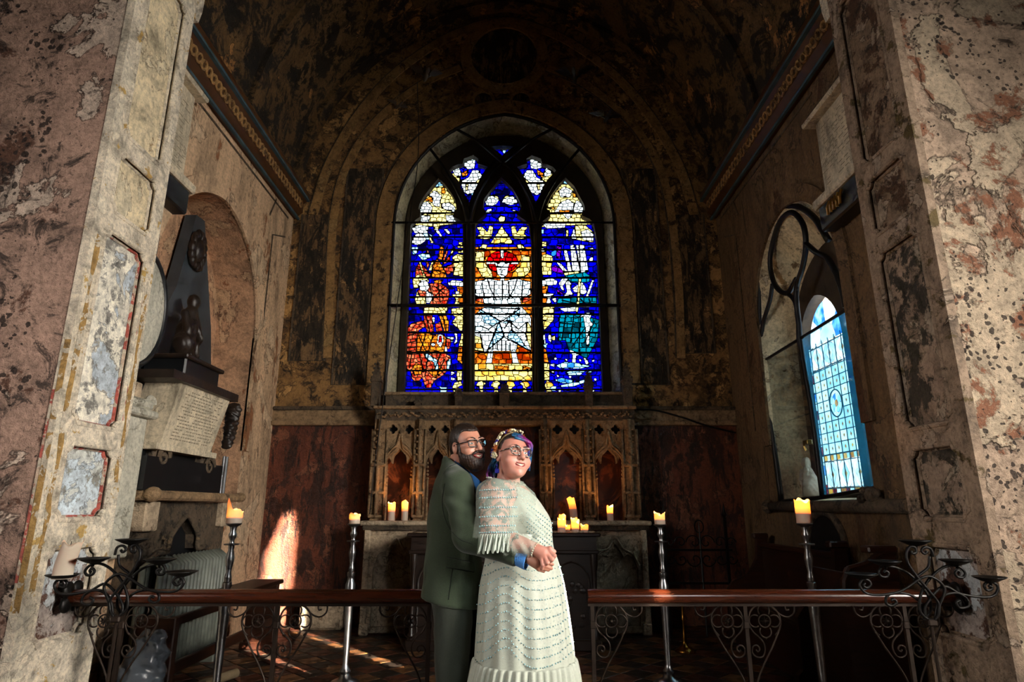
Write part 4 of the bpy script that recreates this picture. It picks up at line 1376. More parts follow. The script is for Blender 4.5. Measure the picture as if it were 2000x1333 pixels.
lt = PX(1582, 865, XF)
lb = MB().box(lt.x - 0.05, lt.x, lt.y - 0.05, lt.y + 0.05, lt.z - 0.02, lt.z + 0.025, bev=0.006)
lb.tube([(lt.x - 0.05, lt.y, lt.z), (lt.x - 0.07, lt.y - 0.02, lt.z - 0.04), (lt.x - 0.06, lt.y - 0.03, lt.z - 0.08)], 0.012, 6)
lb.build('casement_latch', plain('brass_worn', '#7a6234', 0.35, 0.9), w2)
# sill with carved stops
a, b = PX(1500, 990, XR - 0.06), PX(1730, 962, XR - 0.06)
sl = MB().tube([(XR - 0.03, a.y, a.z), (XR - 0.03, b.y - 0.3, a.z)], 0.055, 10).build('sill', 'dark_stone', w2, smooth=True)
MB().ball((XR - 0.05, a.y + 0.02, a.z), 0.075, 10).build('carved_stop', 'dark_stone', w2, smooth=True)
cs = PX(1700, 968, XR - 0.06)
mbs = MB()
for k in range(9):
    mbs.ball((XR - 0.06 + random.uniform(-.03, .03), cs.y + random.uniform(-.12, .12), cs.z + random.uniform(-.03, .04)), random.uniform(.03, .055), 8)
mbs.build('carved_stop', 'dark_stone', w2, smooth=True)
# ------------------------------------------------------------------ smooth solid modelling (distance fields -> surface nets)
def sd_ell(p, c, r, R=None):
    q = p - np.array(c)
    if R is not None:
        q = q @ R
    r = np.array(r if not np.isscalar(r) else (r, r, r), float)
    k0 = np.sqrt(((q / r) ** 2).sum(-1))
    k1 = np.sqrt(((q / (r * r)) ** 2).sum(-1)) + 1e-9
    return k0 * (k0 - 1.0) / k1


def sd_cap(p, a, b, ra, rb):
    a, b = np.array(a, float), np.array(b, float)
    pa, ba = p - a, b - a
    h = np.clip((pa @ ba) / (ba @ ba), 0, 1)
    return np.linalg.norm(pa - h[..., None] * ba, axis=-1) - (ra + (rb - ra) * h)


def sd_box(p, c, h, r=0.0, R=None):
    q = p - np.array(c)
    if R is not None:
        q = q @ R
    q = np.abs(q) - (np.array(h) - r)
    return np.linalg.norm(np.maximum(q, 0), axis=-1) + np.minimum(q.max(-1), 0) - r


def smin(a, b, k):
    h = np.clip(0.5 + 0.5 * (b - a) / k, 0, 1)
    return b + (a - b) * h - k * h * (1 - h)


def smax(a, b, k):
    return -smin(-a, -b, k)


def net(f, lo, hi, step):
    """naive surface nets of f(points)"""
    lo, hi = np.array(lo, float), np.array(hi, float)
    n = np.maximum(4, np.ceil((hi - lo) / step).astype(int) + 1)
    ax = [lo[i] + step * np.arange(n[i]) for i in range(3)]
    G = np.stack(np.meshgrid(*ax, indexing='ij'), -1)
    D_ = f(G.reshape(-1, 3)).reshape(n)
    s = D_ < 0
    c = np.zeros(n - 1, np.int8)
    for i in (0, 1):
        for j in (0, 1):
            for k in (0, 1):
                c += s[i:n[0] - 1 + i, j:n[1] - 1 + j, k:n[2] - 1 + k]
    act = (c > 0) & (c < 8)
    idx = -np.ones(act.shape, np.int64)
    idx[act] = np.arange(act.sum())
    I = np.argwhere(act)
    acc = np.zeros((len(I), 3))
    cnt = np.zeros(len(I))
    cor = [(i, j, k) for i in (0, 1) for j in (0, 1) for k in (0, 1)]
    for a in range(8):
        for b in range(a + 1, 8):
            A, B = np.array(cor[a]), np.array(cor[b])
            if np.abs(A - B).sum() != 1:
                continue
            da, db = D_[tuple((I + A).T)], D_[tuple((I + B).T)]
            m = (da < 0) != (db < 0)
            t = np.where(m, da / np.where(da - db == 0, 1, da - db), 0)
            acc[m] += (A + (B - A) * t[:, None])[m]
            cnt[m] += 1
    V = lo + (I + acc / np.maximum(cnt, 1)[:, None]) * step
    faces = []
    for d in range(3):
        e1, e2 = [(1, 2), (2, 0), (0, 1)][d]
        sl0 = [slice(1, n[i] - 1) for i in range(3)]
        sl0[d] = slice(0, n[d] - 1)
        sl1 = list(sl0)
        sl1[d] = slice(1, n[d])
        A, B = s[tuple(sl0)], s[tuple(sl1)]
        for m, flip in ((A & ~B, False), (~A & B, True)):
            Q = np.argwhere(m)
            if not len(Q):
                continue
            Q = Q + np.array([0 if i == d else 1 for i in range(3)])
            o1, o2 = np.zeros(3, int), np.zeros(3, int)
            o1[e1], o2[e2] = 1, 1
            q = np.stack([idx[tuple((Q - o1 - o2).T)], idx[tuple((Q - o2).T)], idx[tuple(Q.T)], idx[tuple((Q - o1).T)]], 1)
            faces.append(q[:, ::-1] if flip else q)
    return V, np.concatenate(faces) if faces else np.zeros((0, 4), int)


def join_nets(parts):
    vs_, fs, k = [], [], 0
    for V, Fc in parts:
        vs_.append(V)
        fs.append(Fc + k)
        k += len(V)
    return np.concatenate(vs_), np.concatenate(fs)


# ------------------------------------------------------------------ more materials
def wood(name, c, c2, rough=0.4):
    t = NT(name)
    v = t.scale((1.5, 1.5, 14.0))
    f = t.noise(3.0, 8, 0.6, 0.5, v)
    M[name] = t.done(t.bsdf(t.ramp(f, (0.3, hx(c2)), (0.7, hx(c))), rough, 0.0, t.bump(f, 0.15, 0.005)))


def wood_x(name, c, c2, rough=0.3, coat=0.3):
    t = NT(name)
    f = t.noise(3.0, 8, 0.6, 0.5, t.scale((1.0, 12, 12)))
    M[name] = t.done(t.bsdf(t.ramp(f, (0.3, hx(c2)), (0.7, hx(c))), rough, 0.0, None, Coat_Weight=coat, Coat_Roughness=0.15))


wood_x('rail_wood', '#4c2110', '#280f06', 0.22)
wood('dark_oak', '#2a1a10', '#140c07')
wood('pew_oak', '#3a1d10', '#1c0d07')
plain('pewter', '#9a9a9c', 0.28, 1.0, var=0.35, sc=12)
plain('brass', '#9a6a2c', 0.3, 1.0)
plain('slate', '#3a4146', 0.5, var=0.45, sc=3, bump=0.1)
plain('black_marble', '#121416', 0.42, var=0.5, sc=5)
plain('dark_bronze', '#241a13', 0.45, var=0.6, sc=9, bump=0.3)
plain('radiator_paint', '#666a60', 0.45, var=0.35, sc=9)
plain('aluminium', '#c4c6c8', 0.3, 0.9)
plain('plaster_cast', '#cfc6b4', 0.8, var=0.15)
plaster('tablet_marble', '#b3a892', '#c0b69f', '#8d8069', '#5a4e3d', 2.0, 0.60, 0.66, 0.66, streak=True, seed=41.0, bump=0.1, rough=0.5)
plaster('pale_marble', '#a3a194', '#b3b1a4', '#7b786b', '#55503f', 1.6, 0.60, 0.66, 0.66, streak=True, seed=43.0, bump=0.1, rough=0.5)
t = NT('red_marble')
f = t.noise(2.2, 9, 0.65, 2.2)
c = t.ramp(f, (0.32, hx('#1d0e08')), (0.50, hx('#4a2110')), (0.58, hx('#8a4a28')), (0.66, hx('#33160b')))
M['red_marble'] = t.done(t.bsdf(c, 0.3, 0.0))
t = NT('wax')
df = t.n('ShaderNodeBsdfDiffuse')
df.inputs[0].default_value = hx('#efe3cc')
tr = t.n('ShaderNodeBsdfTranslucent')
tr.inputs[0].default_value = hx('#ec9040')
gl = t.n('ShaderNodeBsdfGlossy')
gl.inputs[0].default_value = (0.5, 0.5, 0.5, 1)
gl.inputs['Roughness'].default_value = 0.35
m1 = t.n('ShaderNodeMixShader')
m1.inputs[0].default_value = 0.38
t.t.links.new(df.outputs[0], m1.inputs[1])
t.t.links.new(tr.outputs[0], m1.inputs[2])
m2 = t.n('ShaderNodeMixShader')
m2.inputs[0].default_value = 0.04
t.t.links.new(m1.outputs[0], m2.inputs[1])
t.t.links.new(gl.outputs[0], m2.inputs[2])
M['wax'] = t.done(m2.outputs[0])
t = NT('flame')
em = t.n('ShaderNodeEmission')
em.inputs[0].default_value = hx('#ffb54a')
em.inputs[1].default_value = 12.0
M['flame'] = t.done(em.outputs[0])
plain('wick', '#120d0a', 0.9)
plain('spilt_wax', '#bfae92', 0.6, var=0.2, bump=0.3)


def candle(base, r, h, label, lit=True, power=1.1, lean=(0, 0), spur=0.0, group=None, dep=0.5, seed=0, spread=0.0):
    rs = random.Random(seed + 5)
    bx, by, bz = base
    root = thing('candle', label, 'candle', base, group)
    n, mz = 24, 14
    vs_, fs = [], []
    ph = rs.uniform(0, 6.28)
    ph2 = rs.uniform(0, 6.28)
    rim = [h * (0.0) + 0.010 * math.sin(2 * a + ph) + 0.007 * math.sin(5 * a + ph2) + spur * max(0, math.cos(a - ph)) ** 6 for a in np.linspace(0, 2 * PI, n + 1)[:-1]]
    for i in range(mz + 1):
        s = i / mz
        for k in range(n):
            a = 2 * PI * k / n
            z = s * h + (rim[k] if s > 0.7 else 0) * max(0, (s - 0.7) / 0.3)
            rr = r * (1 + 0.02 * math.sin(3 * a + 7 * s + ph)) * (1.0 + (0.05 if s > 0.93 else 0.0) + spread * max(0, s - 0.8) * max(0, math.cos(a - ph)))
            vs_.append((bx + rr * math.cos(a) + lean[0] * s * s, by + rr * math.sin(a) + lean[1] * s * s, bz + z))
    for i in range(mz):
        for k in range(n):
            fs.append((i * n + k, i * n + (k + 1) % n, (i + 1) * n + (k + 1) % n, (i + 1) * n + k))
    fs.append(tuple(range(n))[::-1])
    sfl = max(2, int(mz * (1 - dep))) if lit else mz - 1      # melt pool floor
    fs.append(tuple(sfl * n + k for k in range(n)))
    make('wax_body', vs_, fs, 'wax', root, smooth=True)
    zf = bz + h * sfl / mz
    cx, cy = bx + lean[0] * 0.6, by + lean[1] * 0.6
    ht = h * (1 - sfl / mz)
    MB().tube([(cx, cy, zf), (cx + 0.001, cy, zf + 0.018)], 0.0015, 5).build('wick', 'wick', root)
    if lit:
        fz = zf + 0.016
        MB().lathe((cx, cy, fz), [(0.0005, 0), (0.004, 0.006), (0.0055, 0.013), (0.003, 0.025), (0.0005, 0.036)], 8).build('flame', 'flame', root, smooth=True)
        d = bpy.data.lights.new('candle_light', 'POINT')
        d.energy = power * 2.6
        d.color = (1.0, 0.44, 0.12)
        d.shadow_soft_size = 0.008
        o = bpy.data.objects.new('candle_light', d)
        COL.objects.link(o)
        o.parent = root
        o.location = Vector((cx, cy, max(fz + 0.02, bz + h - 0.022))) - Vector(base)
    return root


# ------------------------------------------------------------------ altar rails
YRL, ZRL = 3.90, 0.838


def rail(x0, x1, label, post_us, halves):
    root = thing('altar_rail', label, 'railing', ((x0 + x1) / 2, YRL, 0.0), 'altar rails across the chancel arch')
    prof = [(0.048 * math.cos(a), 0.040 * math.sin(a)) for a in np.linspace(0, 2 * PI, 15)[:-1]]
    MB().sweep([(x0, YRL, ZRL), (x1, YRL, ZRL)], prof, lambda i: ((0, 1, 0), (0, 0, 1))).build('handrail', 'rail_wood', root, smooth=True, auto=50)
    MB().box(x0, x1, YRL - 0.016, YRL + 0.016, ZRL - 0.052, ZRL - 0.036).build('rail_bar', 'brown_iron', root)
    xw = x0 if x0 < -2 else x1            # iron rosette that fixes the rail to the pier
    wp_ = MB()
    for k in range(4):
        a = PI / 4 + k * PI / 2
        wp_.ball((xw - math.copysign(0.025, xw), YRL + 0.055 * math.cos(a), ZRL + 0.055 * math.sin(a)), (0.02, 0.048, 0.048), 12)
    wp_.build('wall_rosette', 'black_iron', root, smooth=True)
    for u, sides in post_us:
        x = PY(u, 1207, YRL).x
        p = MB()
        p.box(x - 0.011, x + 0.011, YRL - 0.011, YRL + 0.011, 0.0, ZRL - 0.04)
        p.box(x - 0.016, x + 0.016, YRL - 0.016, YRL + 0.016, 0.665, 0.705, bev=0.004)
        p.box(x - 0.03, x + 0.03, YRL - 0.03, YRL + 0.03, 0.0, 0.02)
        p.build('post', 'brown_iron', root)
        for s in sides:
            zc, cx = 0.705, x + s * 0.108
            b = MB()
            ring = lambda c0, c1, r, rr, nn=20: b.tube([(c0 + r * math.cos(a), YRL, c1 + r * math.sin(a)) for a in np.linspace(0, 2 * PI, nn + 1)[:-1]], rr, 6, closed=True)
            ring(cx, zc, 0.034, 0.0045)
            for k in range(4):
                a0 = k * PI / 2
                lc = (cx + 0.056 * math.cos(a0), zc + 0.056 * math.sin(a0))
                aa = np.linspace(a0 - 2.2, a0 + 2.2, 13)
                b.tube([(lc[0] + 0.033 * math.cos(a), YRL, lc[1] + 0.033 * math.sin(a)) for a in aa], 0.0045, 6)
                b.ball((cx + 0.091 * math.cos(a0), YRL, zc + 0.091 * math.sin(a0)), 0.007, 6)
            # big ring that runs into the stem below, scroll above
            aa = np.linspace(math.radians(-55), math.radians(235), 22)
            bigr = [(cx + s * 0.093 * math.cos(a), YRL, zc + 0.093 * math.sin(a)) for a in aa]
            stem = spline([(cx + s * 0.075, zc - 0.056), (cx + s * 0.03, zc - 0.14), (cx - s * 0.03, zc - 0.235), (cx - s * 0.075, zc - 0.33), (cx - s * 0.09, zc - 0.44), (x + s * 0.016, zc - 0.50)], 5)
            b.tube([(a, YRL, c_) for a, c_ in stem], 0.0055, 6)
            b.tube(bigr, 0.0055, 6)
            lower = [(cx - s * 0.055, zc - 0.072), (cx - s * 0.02, zc - 0.11), (cx - s * 0.012, zc - 0.15), (cx - s * 0.03, zc - 0.187), (cx - s * 0.065, zc - 0.19), (cx - s * 0.088, zc - 0.165), (cx - s * 0.08, zc - 0.135), (cx - s * 0.055, zc - 0.13), (cx - s * 0.043, zc - 0.148), (cx - s * 0.055, zc - 0.162), (cx - s * 0.065, zc - 0.152)]
            b.tube([(a, YRL, c_) for a, c_ in spline(lower, 4)], 0.005, 6)
            up = [(cx, zc + 0.094), (cx + s * 0.05, zc + 0.075), (cx + s * 0.095, zc + 0.035), (cx + s * 0.14, zc + 0.022), (cx + s * 0.175, zc + 0.045), (cx + s * 0.178, zc + 0.082), (cx + s * 0.15, zc + 0.095), (cx + s * 0.128, zc + 0.08), (cx + s * 0.132, zc + 0.06), (cx + s * 0.148, zc + 0.062)]
            b.tube([(a, YRL, c_) for a, c_ in spline(up, 4)], 0.005, 6)
            pn = b.build('scroll_panel', 'brown_iron', root, smooth=True)
            rz = MB()
            for k in range(8):
                a = k * PI / 4
                rz.add([(cx + 0.008 * math.cos(a + 1.2), YRL - 0.006, zc + 0.008 * math.sin(a + 1.2)), (cx + 0.008 * math.cos(a - 1.2), YRL - 0.006, zc + 0.008 * math.sin(a - 1.2)), (cx + 0.031 * math.cos(a), YRL - 0.002, zc + 0.031 * math.sin(a)), (cx + 0.014 * math.cos(a), YRL - 0.014, zc + 0.014 * math.sin(a)), (cx + 0.012 * math.cos(a), YRL + 0.008, zc + 0.012 * math.sin(a))], [(0, 3, 2), (3, 1, 2), (0, 2, 4), (2, 1, 4)])
            rz.ball((cx, YRL - 0.008, zc), 0.010, 8)
            rz.build('rosette', 'brown_iron', pn)
    return root


rail(-2.60, PY(842, 1165, YRL).x, 'polished wooden altar rail on iron scrolls behind the man in green', [(241, (-1, 1)), (541, (-1, 1)), (838, (-1,))], None)
rail(PY(1147, 1165, YRL).x, 2.60, 'polished wooden altar rail on iron scrolls beside the bride in the pale dress', [(1157, (1,)), (1456, (-1, 1)), (1767, (-1, 1))], None)

# ------------------------------------------------------------------ tall pewter floor candlesticks
STAND = [(0.13, 0.0), (0.13, 0.02), (0.10, 0.04), (0.05, 0.06), (0.035, 0.09), (0.045, 0.11), (0.030, 0.13), (0.022, 0.16), (0.034, 0.62), (0.040, 0.74), (0.026, 0.78), (0.024, 0.80), (0.030, 0.81), (0.030, 0.835), (0.022, 0.84), (0.024, 0.86), (0.024, 0.87),
         (0.016, 0.90), (0.027, 0.97), (0.029, 0.99), (0.018, 1.04), (0.022, 1.07), (0.050, 1.072), (0.052, 1.080), (0.018, 1.084), (0.014, 1.10), (0.026, 1.125), (0.028, 1.14), (0.019, 1.16), (0.024, 1.19), (0.050, 1.205), (0.053, 1.212), (0.048, 1.214), (0.02, 1.208)]
st_proto = None
STANDS = [(457, 1023, 4.50, 'pewter floor candlestick nearest the monument wall, behind the altar rail', 'short cream candle with a tall wax spur on the candlestick by the monument wall', 0.053, 0.085, 0.10, 0.0),
          (692, 1024, 5.35, 'pewter floor candlestick just left of the altar', 'stubby lit candle melted out to one side on the candlestick left of the altar', 0.044, 0.075, 0.0, 0.9),
          (1289, 1025, 5.35, 'pewter floor candlestick just right of the altar', 'stubby lit candle with a broken rim on the candlestick right of the altar', 0.044, 0.085, 0.02, 0.0),
          (1571, 1023, 4.50, 'pewter floor candlestick in front of the dark pews', 'tall glowing candle on the candlestick in front of the dark pews', 0.050, 0.15, 0.03, 0.0)]
for k, (u, v, y, lab_, lab2, r, h, spur, spread) in enumerate(STANDS):
    p = PY(u, v, y)
    root = thing('floor_candlestick', lab_, 'candlestick', (p.x, y, 0), 'pewter floor candlesticks')
    sc = p.z / 1.212
    prof = [(a, z * sc) for a, z in STAND]
    if st_proto is None:
        st_proto = MB().lathe((p.x, y, 0), prof, 24).build('stem', 'pewter', root, smooth=True, auto=45)
        MB().lathe((p.x, y, 0), [(0.006, p.z - 0.01), (0.002, p.z + 0.03)], 6).build('pricket', 'pewter', root)
    else:
        st_ = MB().lathe((p.x, y, 0), prof, 24).build('stem', 'pewter', root, smooth=True, auto=45)
        MB().lathe((p.x, y, 0), [(0.006, p.z - 0.01), (0.002, p.z + 0.03)], 6).build('pricket', 'pewter', root)
    candle((p.x, y, p.z + 0.001), r, h, lab2, True, 1.0, (0, 0), spur, 'candles on the floor candlesticks', 0.55, seed=k, spread=spread)

# ------------------------------------------------------------------ wrought-iron candelabra in front of the rails
def candelabrum(mirror, y, label, with_candle):
    def q(x, z):
        u, v = 80 + x * .2273, 1030 + z * .2273
        if mirror:
            u, v = 1822 - (u - 225) * 1.07, 1214 + (v - 1207) * 1.03
        return PY(u, v, y)
    base = q(655, 790)
    root = thing('candelabrum', label, 'candelabrum', (base.x, y, 0), 'wrought iron candelabra')
    R_ = 0.0065
    arms = [
        [(640, 770), (605, 700), (612, 620), (680, 530), (760, 430), (850, 300), (865, 210), (835, 155), (795, 165), (790, 205), (820, 212), (825, 190)],
        [(670, 770), (740, 700), (740, 580), (690, 460), (600, 360), (510, 315), (430, 325), (380, 375), (395, 412), (440, 410), (460, 380), (440, 355), (420, 375), (430, 390)],
        [(690, 760), (640, 690), (665, 560), (790, 410), (880, 350), (960, 325), (1030, 325), (1058, 370), (1040, 408), (995, 410), (980, 380), (1005, 362), (1018, 378)],
        [(610, 740), (600, 640), (560, 500), (700, 400), (900, 520), (1050, 555), (1180, 545), (1240, 480), (1215, 430), (1170, 435), (1150, 470), (1180, 498), (1210, 480), (1195, 460)],
        [(700, 740), (690, 640), (560, 490), (420, 550), (260, 578), (160, 570), (118, 520), (130, 470), (190, 450), (225, 480), (205, 520), (165, 510), (170, 485), (190, 490)],
        [(650, 240), (660, 330), (740, 400), (780, 440)],
        [(650, 240), (670, 175), (720, 160), (745, 190), (720, 215), (700, 195)],
        [(620, 760), (600, 640), (540, 560), (440, 545), (370, 590), (350, 650), (420, 670), (450, 625), (420, 605)],
        [(690, 760), (720, 640), (800, 565), (920, 545), (990, 570), (1000, 630), (960, 655), (915, 630), (935, 600), (960, 610)],
    ]
    for k, pts in enumerate(arms):
        off = ((k % 3) - 1) * 0.014
        MB().tube([q(*p) + Vector((0, off, 0)) for p in spline(pts, 5)], R_, 6).build('scroll_arm', 'black_iron', root, smooth=True)
    dishes = [(185, 412, 0.0), (455, 270, 0.0), (782, 108, 0.0), (1025, 278, 0.0), (1210, 385, 0.0)]
    for x, z, _ in dishes:
        c = q(x, z)
        d = MB().lathe((c.x, c.y, c.z - 0.026), [(0.006, -0.012), (0.008, 0.0), (0.035, 0.008), (0.068, 0.024), (0.073, 0.029), (0.068, 0.027), (0.035, 0.013), (0.001, 0.008)], 20)
        d.build('drip_dish', 'black_iron', root, smooth=True)
    MB().box(base.x - 0.022, base.x + 0.022, y - 0.022, y + 0.022, base.z - 0.014, base.z + 0.016, bev=0.006).build('collar', 'brown_iron', root)
    MB().tube([(base.x, y, base.z), (base.x, y, 0.05)], 0.008, 8).build('shaft', 'brown_iron', root)
    MB().box(base.x - 0.02, base.x + 0.02, y - 0.02, y + 0.02, 0.42, 0.445, bev=0.005).build('collar', 'brown_iron', root)
    for k in range(3):
        a = 2 * PI * k / 3 + 0.5
        MB().tube([(base.x + r_ * math.cos(a), y + r_ * math.sin(a), z_) for r_, z_ in spline([(0.0, 0.20), (0.06, 0.24), (0.13, 0.16), (0.18, 0.03), (0.22, 0.012)], 4)], 0.008, 6).build('foot', 'brown_iron', root, smooth=True)
    if with_candle:
        c = q(185, 412)
        candle((c.x, c.y, c.z - 0.017), 0.043, 0.165, 'unlit cream pillar candle on the iron candelabrum by the peeling pier', lit=False, lean=(0.025, 0), spur=0.004, seed=9)
    return root


candelabrum(False, 3.18, 'black iron scroll candelabrum carrying one cream candle by the peeling pier', True)
candelabrum(True, 3.18, 'empty black iron scroll candelabrum by the mouldy pier', False)

# ------------------------------------------------------------------ reredos
YR, YRB = 7.60, 7.855
rx = lambda u, v=950: PY(u, v, YR).x
ZL = PY(985, 1018, 7.40).z
ZT = PY(985, 797, YR).z
ZF = PY(985, 822, YR).z
rer = thing('reredos', 'carved gothic stone reredos with red marble panels under the stained glass', 'reredos', (XC, YR, ZL))
piers = [738, 818, 888, 1066, 1150, 1233]
px_ = [rx(u) for u in piers]


def pier(x, w, z1, big):
    b = MB()
    b.box(x - w / 2, x + w / 2, YR - 0.03, YRB, ZL, z1)
    p = b.build('pier', 'old_stone', rer)
    for s in (-1, 1):
        xx = x + s * w * 0.62
        MB().tube([(xx, YR - 0.035, ZL + 0.04), (xx, YR - 0.035, z1 - 0.12)], 0.016, 8).build('colonnette', 'old_stone', p, smooth=True)
    MB().tube([(x, YR - 0.055, ZL + 0.04), (x, YR - 0.055, z1)], 0.024, 8).build('colonnette', 'old_stone', p, smooth=True)
    for z in (ZL + 0.03, ZL + 0.30, ZL + 0.62):
        MB().box(x - w / 2 - 0.015, x + w / 2 + 0.015, YR - 0.075, YR + 0.02, z, z + 0.035, bev=0.008).build('moulded_band', 'old_stone', p)
    # crocketed pinnacle on the face
    cr = MB()
    for k in range(6):
        z = z1 - 0.50 + k * 0.075
        for s in (-1, 1):
            cr.ball((x + s * 0.030, YR - 0.07, z), (0.016, 0.014, 0.012), 6)
    setp(cr.build('crockets', 'old_stone', p), kind='stuff')
    return p


for k, x in enumerate(px_):
    pier(x, 0.10 if k not in (0, 5) else 0.14, ZF + 0.01, k in (0, 5))


def ogee_bay(x0, x1):
    zb = PY(985, 905, YR).z          # cusp tips
    ztp = ZF
    c, w = (x0 + x1) / 2, (x1 - x0) / 2
    zsp = PY(985, 868, YR).z
    # lower edge of the plate: cusped ogee
    low = [(x0, zb - 0.05), (x0 + 0.02, zb - 0.05)] + spline([(x0 + 0.02, zb - 0.03), (x0 + 0.05, zb + 0.06), (c - w * 0.62, zb + 0.055), (c - w * 0.46, zb - 0.005)], 4)
    low += spline([(c - w * 0.46, zb - 0.005), (c - w * 0.40, zb + 0.08), (c - w * 0.22, zb + 0.12), (c, zb + 0.17)], 4)[1:]
    full = low + [(2 * c - x, z) for x, z in reversed(low[:-1])]

    def quatre(qx, qz, r):
        o = []
        for k in range(32):
            a = 2 * PI * k / 32
            o.append((qx + r * (0.62 + 0.38 * abs(math.cos(2 * a))) * math.cos(a), qz + r * (0.62 + 0.38 * abs(math.cos(2 * a))) * math.sin(a)))
        return o
    qz = ztp - 0.105
    qr = min(0.085, w * 0.30)
    outer = full + [(x1, ztp), (x0, ztp)]
    hd = MB().plate([outer, quatre(c - w * 0.50, qz, qr), quatre(c + w * 0.50, qz, qr)], lambda x, z: (x, YR, z), lambda x, z: (x, YR + 0.10, z)).build('arch_head', 'old_stone', rer)
    og = [(x0 + 0.01, zb + 0.02), (x0 + w * 0.25, zb + 0.10), (c - w * 0.45, zb + 0.17), (c - w * 0.18, zb + 0.22), (c, zb + 0.36)]
    og2 = og + [(2 * c - x, z) for x, z in reversed(og[:-1])]
    for dz, r, yy_ in ((0.0, 0.016, 0.012), (-0.04, 0.012, 0.008), (0.035, 0.010, 0.006)):
        MB().tube([(x, YR - yy_, z + dz) for x, z in spline(og2, 4)], r, 6).build('ogee_moulding', 'old_stone', hd, smooth=True)
    MB().box(x0, x1, YR + 0.10, YR + 0.11, zb + 0.14, ztp).build('shadow_backing', 'black_marble', hd)  # black sheet standing in for the shade behind the quatrefoil openings
    MB().box(x0, x1, YRB - 0.06, YRB, ZL, zb + 0.20).build('marble_panel', 'red_marble', rer)
    for s in (-1, 1):
        xx = (x0 if s < 0 else x1) - s * 0.045
        MB().tube([(xx, YR + 0.03, ZL), (xx, YR + 0.03, zb - 0.18)], [0.018, 0.016], 6).build('inner_shaft', 'old_stone', rer)
        fin = MB()
        for k in range(5):
            fin.ball((xx, YR + 0.02, zb - 0.18 + k * 0.045), (0.022 - 0.003 * k, 0.02, 0.018), 6)
        fin.build('crocketed_finial', 'old_stone', rer, smooth=True)


for i, j in ((0, 1), (1, 2), (3, 4), (4, 5)):
    ogee_bay(px_[i] + 0.05, px_[j] - 0.05)
MB().box(px_[2] + 0.04, px_[3] - 0.04, YRB - 0.08, YRB - 0.02, ZL, ZF).build('marble_panel', 'red_marble', rer)
MB().box(px_[2] + 0.04, px_[3] - 0.04, YR + 0.0, YRB, ZF - 0.06, ZF + 0.01, bev=0.01).build('centre_lintel', 'old_stone', rer)
xa, xb = px_[0] - 0.10, px_[-1] + 0.10
MB().box(xa, xb, YR - 0.06, YRB, ZT - 0.02, ZT + 0.02, bev=0.01).build('cornice', 'old_stone', rer)
MB().box(xa + 0.02, xb - 0.02, YR - 0.01, YRB, ZF, ZT - 0.02).build('frieze_ground', 'dark_stone', rer)
MB().box(xa + 0.12, xb - 0.12, YR + 0.08, YRB, ZT + 0.02, ZT + 0.20).build('parapet', 'dark_stone', rer)
MB().box(xa + 0.10, xb - 0.10, YR + 0.05, YRB, ZT + 0.17, ZT + 0.21, bev=0.01).build('parapet_moulding', 'old_stone', rer)
fo = MB()
for k in range(150):
    x = xa + 0.05 + (xb - xa - 0.1) * k / 149
    fo.ball((x + random.uniform(-.006, .006), YR - 0.022, (ZF + ZT - 0.02) / 2 + 0.022 * math.sin(k * 1.3) + random.uniform(-.012, .012)), (random.uniform(.012, .024), 0.016, random.uniform(.008, .018)), 6)
setp(fo.build('foliage_frieze', 'old_stone', rer), kind='stuff')
for k, (u, vt, w) in enumerate(((738, 702, 0.055), (817, 782, 0.035), (896, 757, 0.045), (985, 748, 0.06), (1148, 722, 0.05), (1222, 702, 0.055))):
    p = PY(u, vt, YR)
    x = p.x
    h = p.z - ZT
    b = MB().box(x - w, x + w, YR - 0.05, YR - 0.05 + 2 * w, ZT + 0.01, ZT + h * 0.55, bev=0.008)
    b.box(x - w * 1.25, x + w * 1.25, YR - 0.05 - w * .2, YR - 0.05 + 2.2 * w, ZT + h * 0.52, ZT + h * 0.58, bev=0.006)
    b.add([(x - w, YR - 0.05, ZT + h * .57), (x + w, YR - 0.05, ZT + h * .57), (x + w, YR - 0.05 + 2 * w, ZT + h * .57), (x - w, YR - 0.05 + 2 * w, ZT + h * .57), (x, YR - 0.05 + w, p.z)], [(0, 1, 4), (1, 2, 4), (2, 3, 4), (3, 0, 4)])
    pn = b.build('pinnacle', 'dark_stone', rer)
    cb = MB()
    for q_ in range(4):
        for s in (-1, 1):
            cb.ball((x + s * w * (1.0 - q_ * 0.2), YR - 0.05 + w * .4, ZT + h * (0.62 + 0.09 * q_)), 0.016, 6)
    setp(cb.build('crockets', 'dark_stone', pn), kind='stuff')

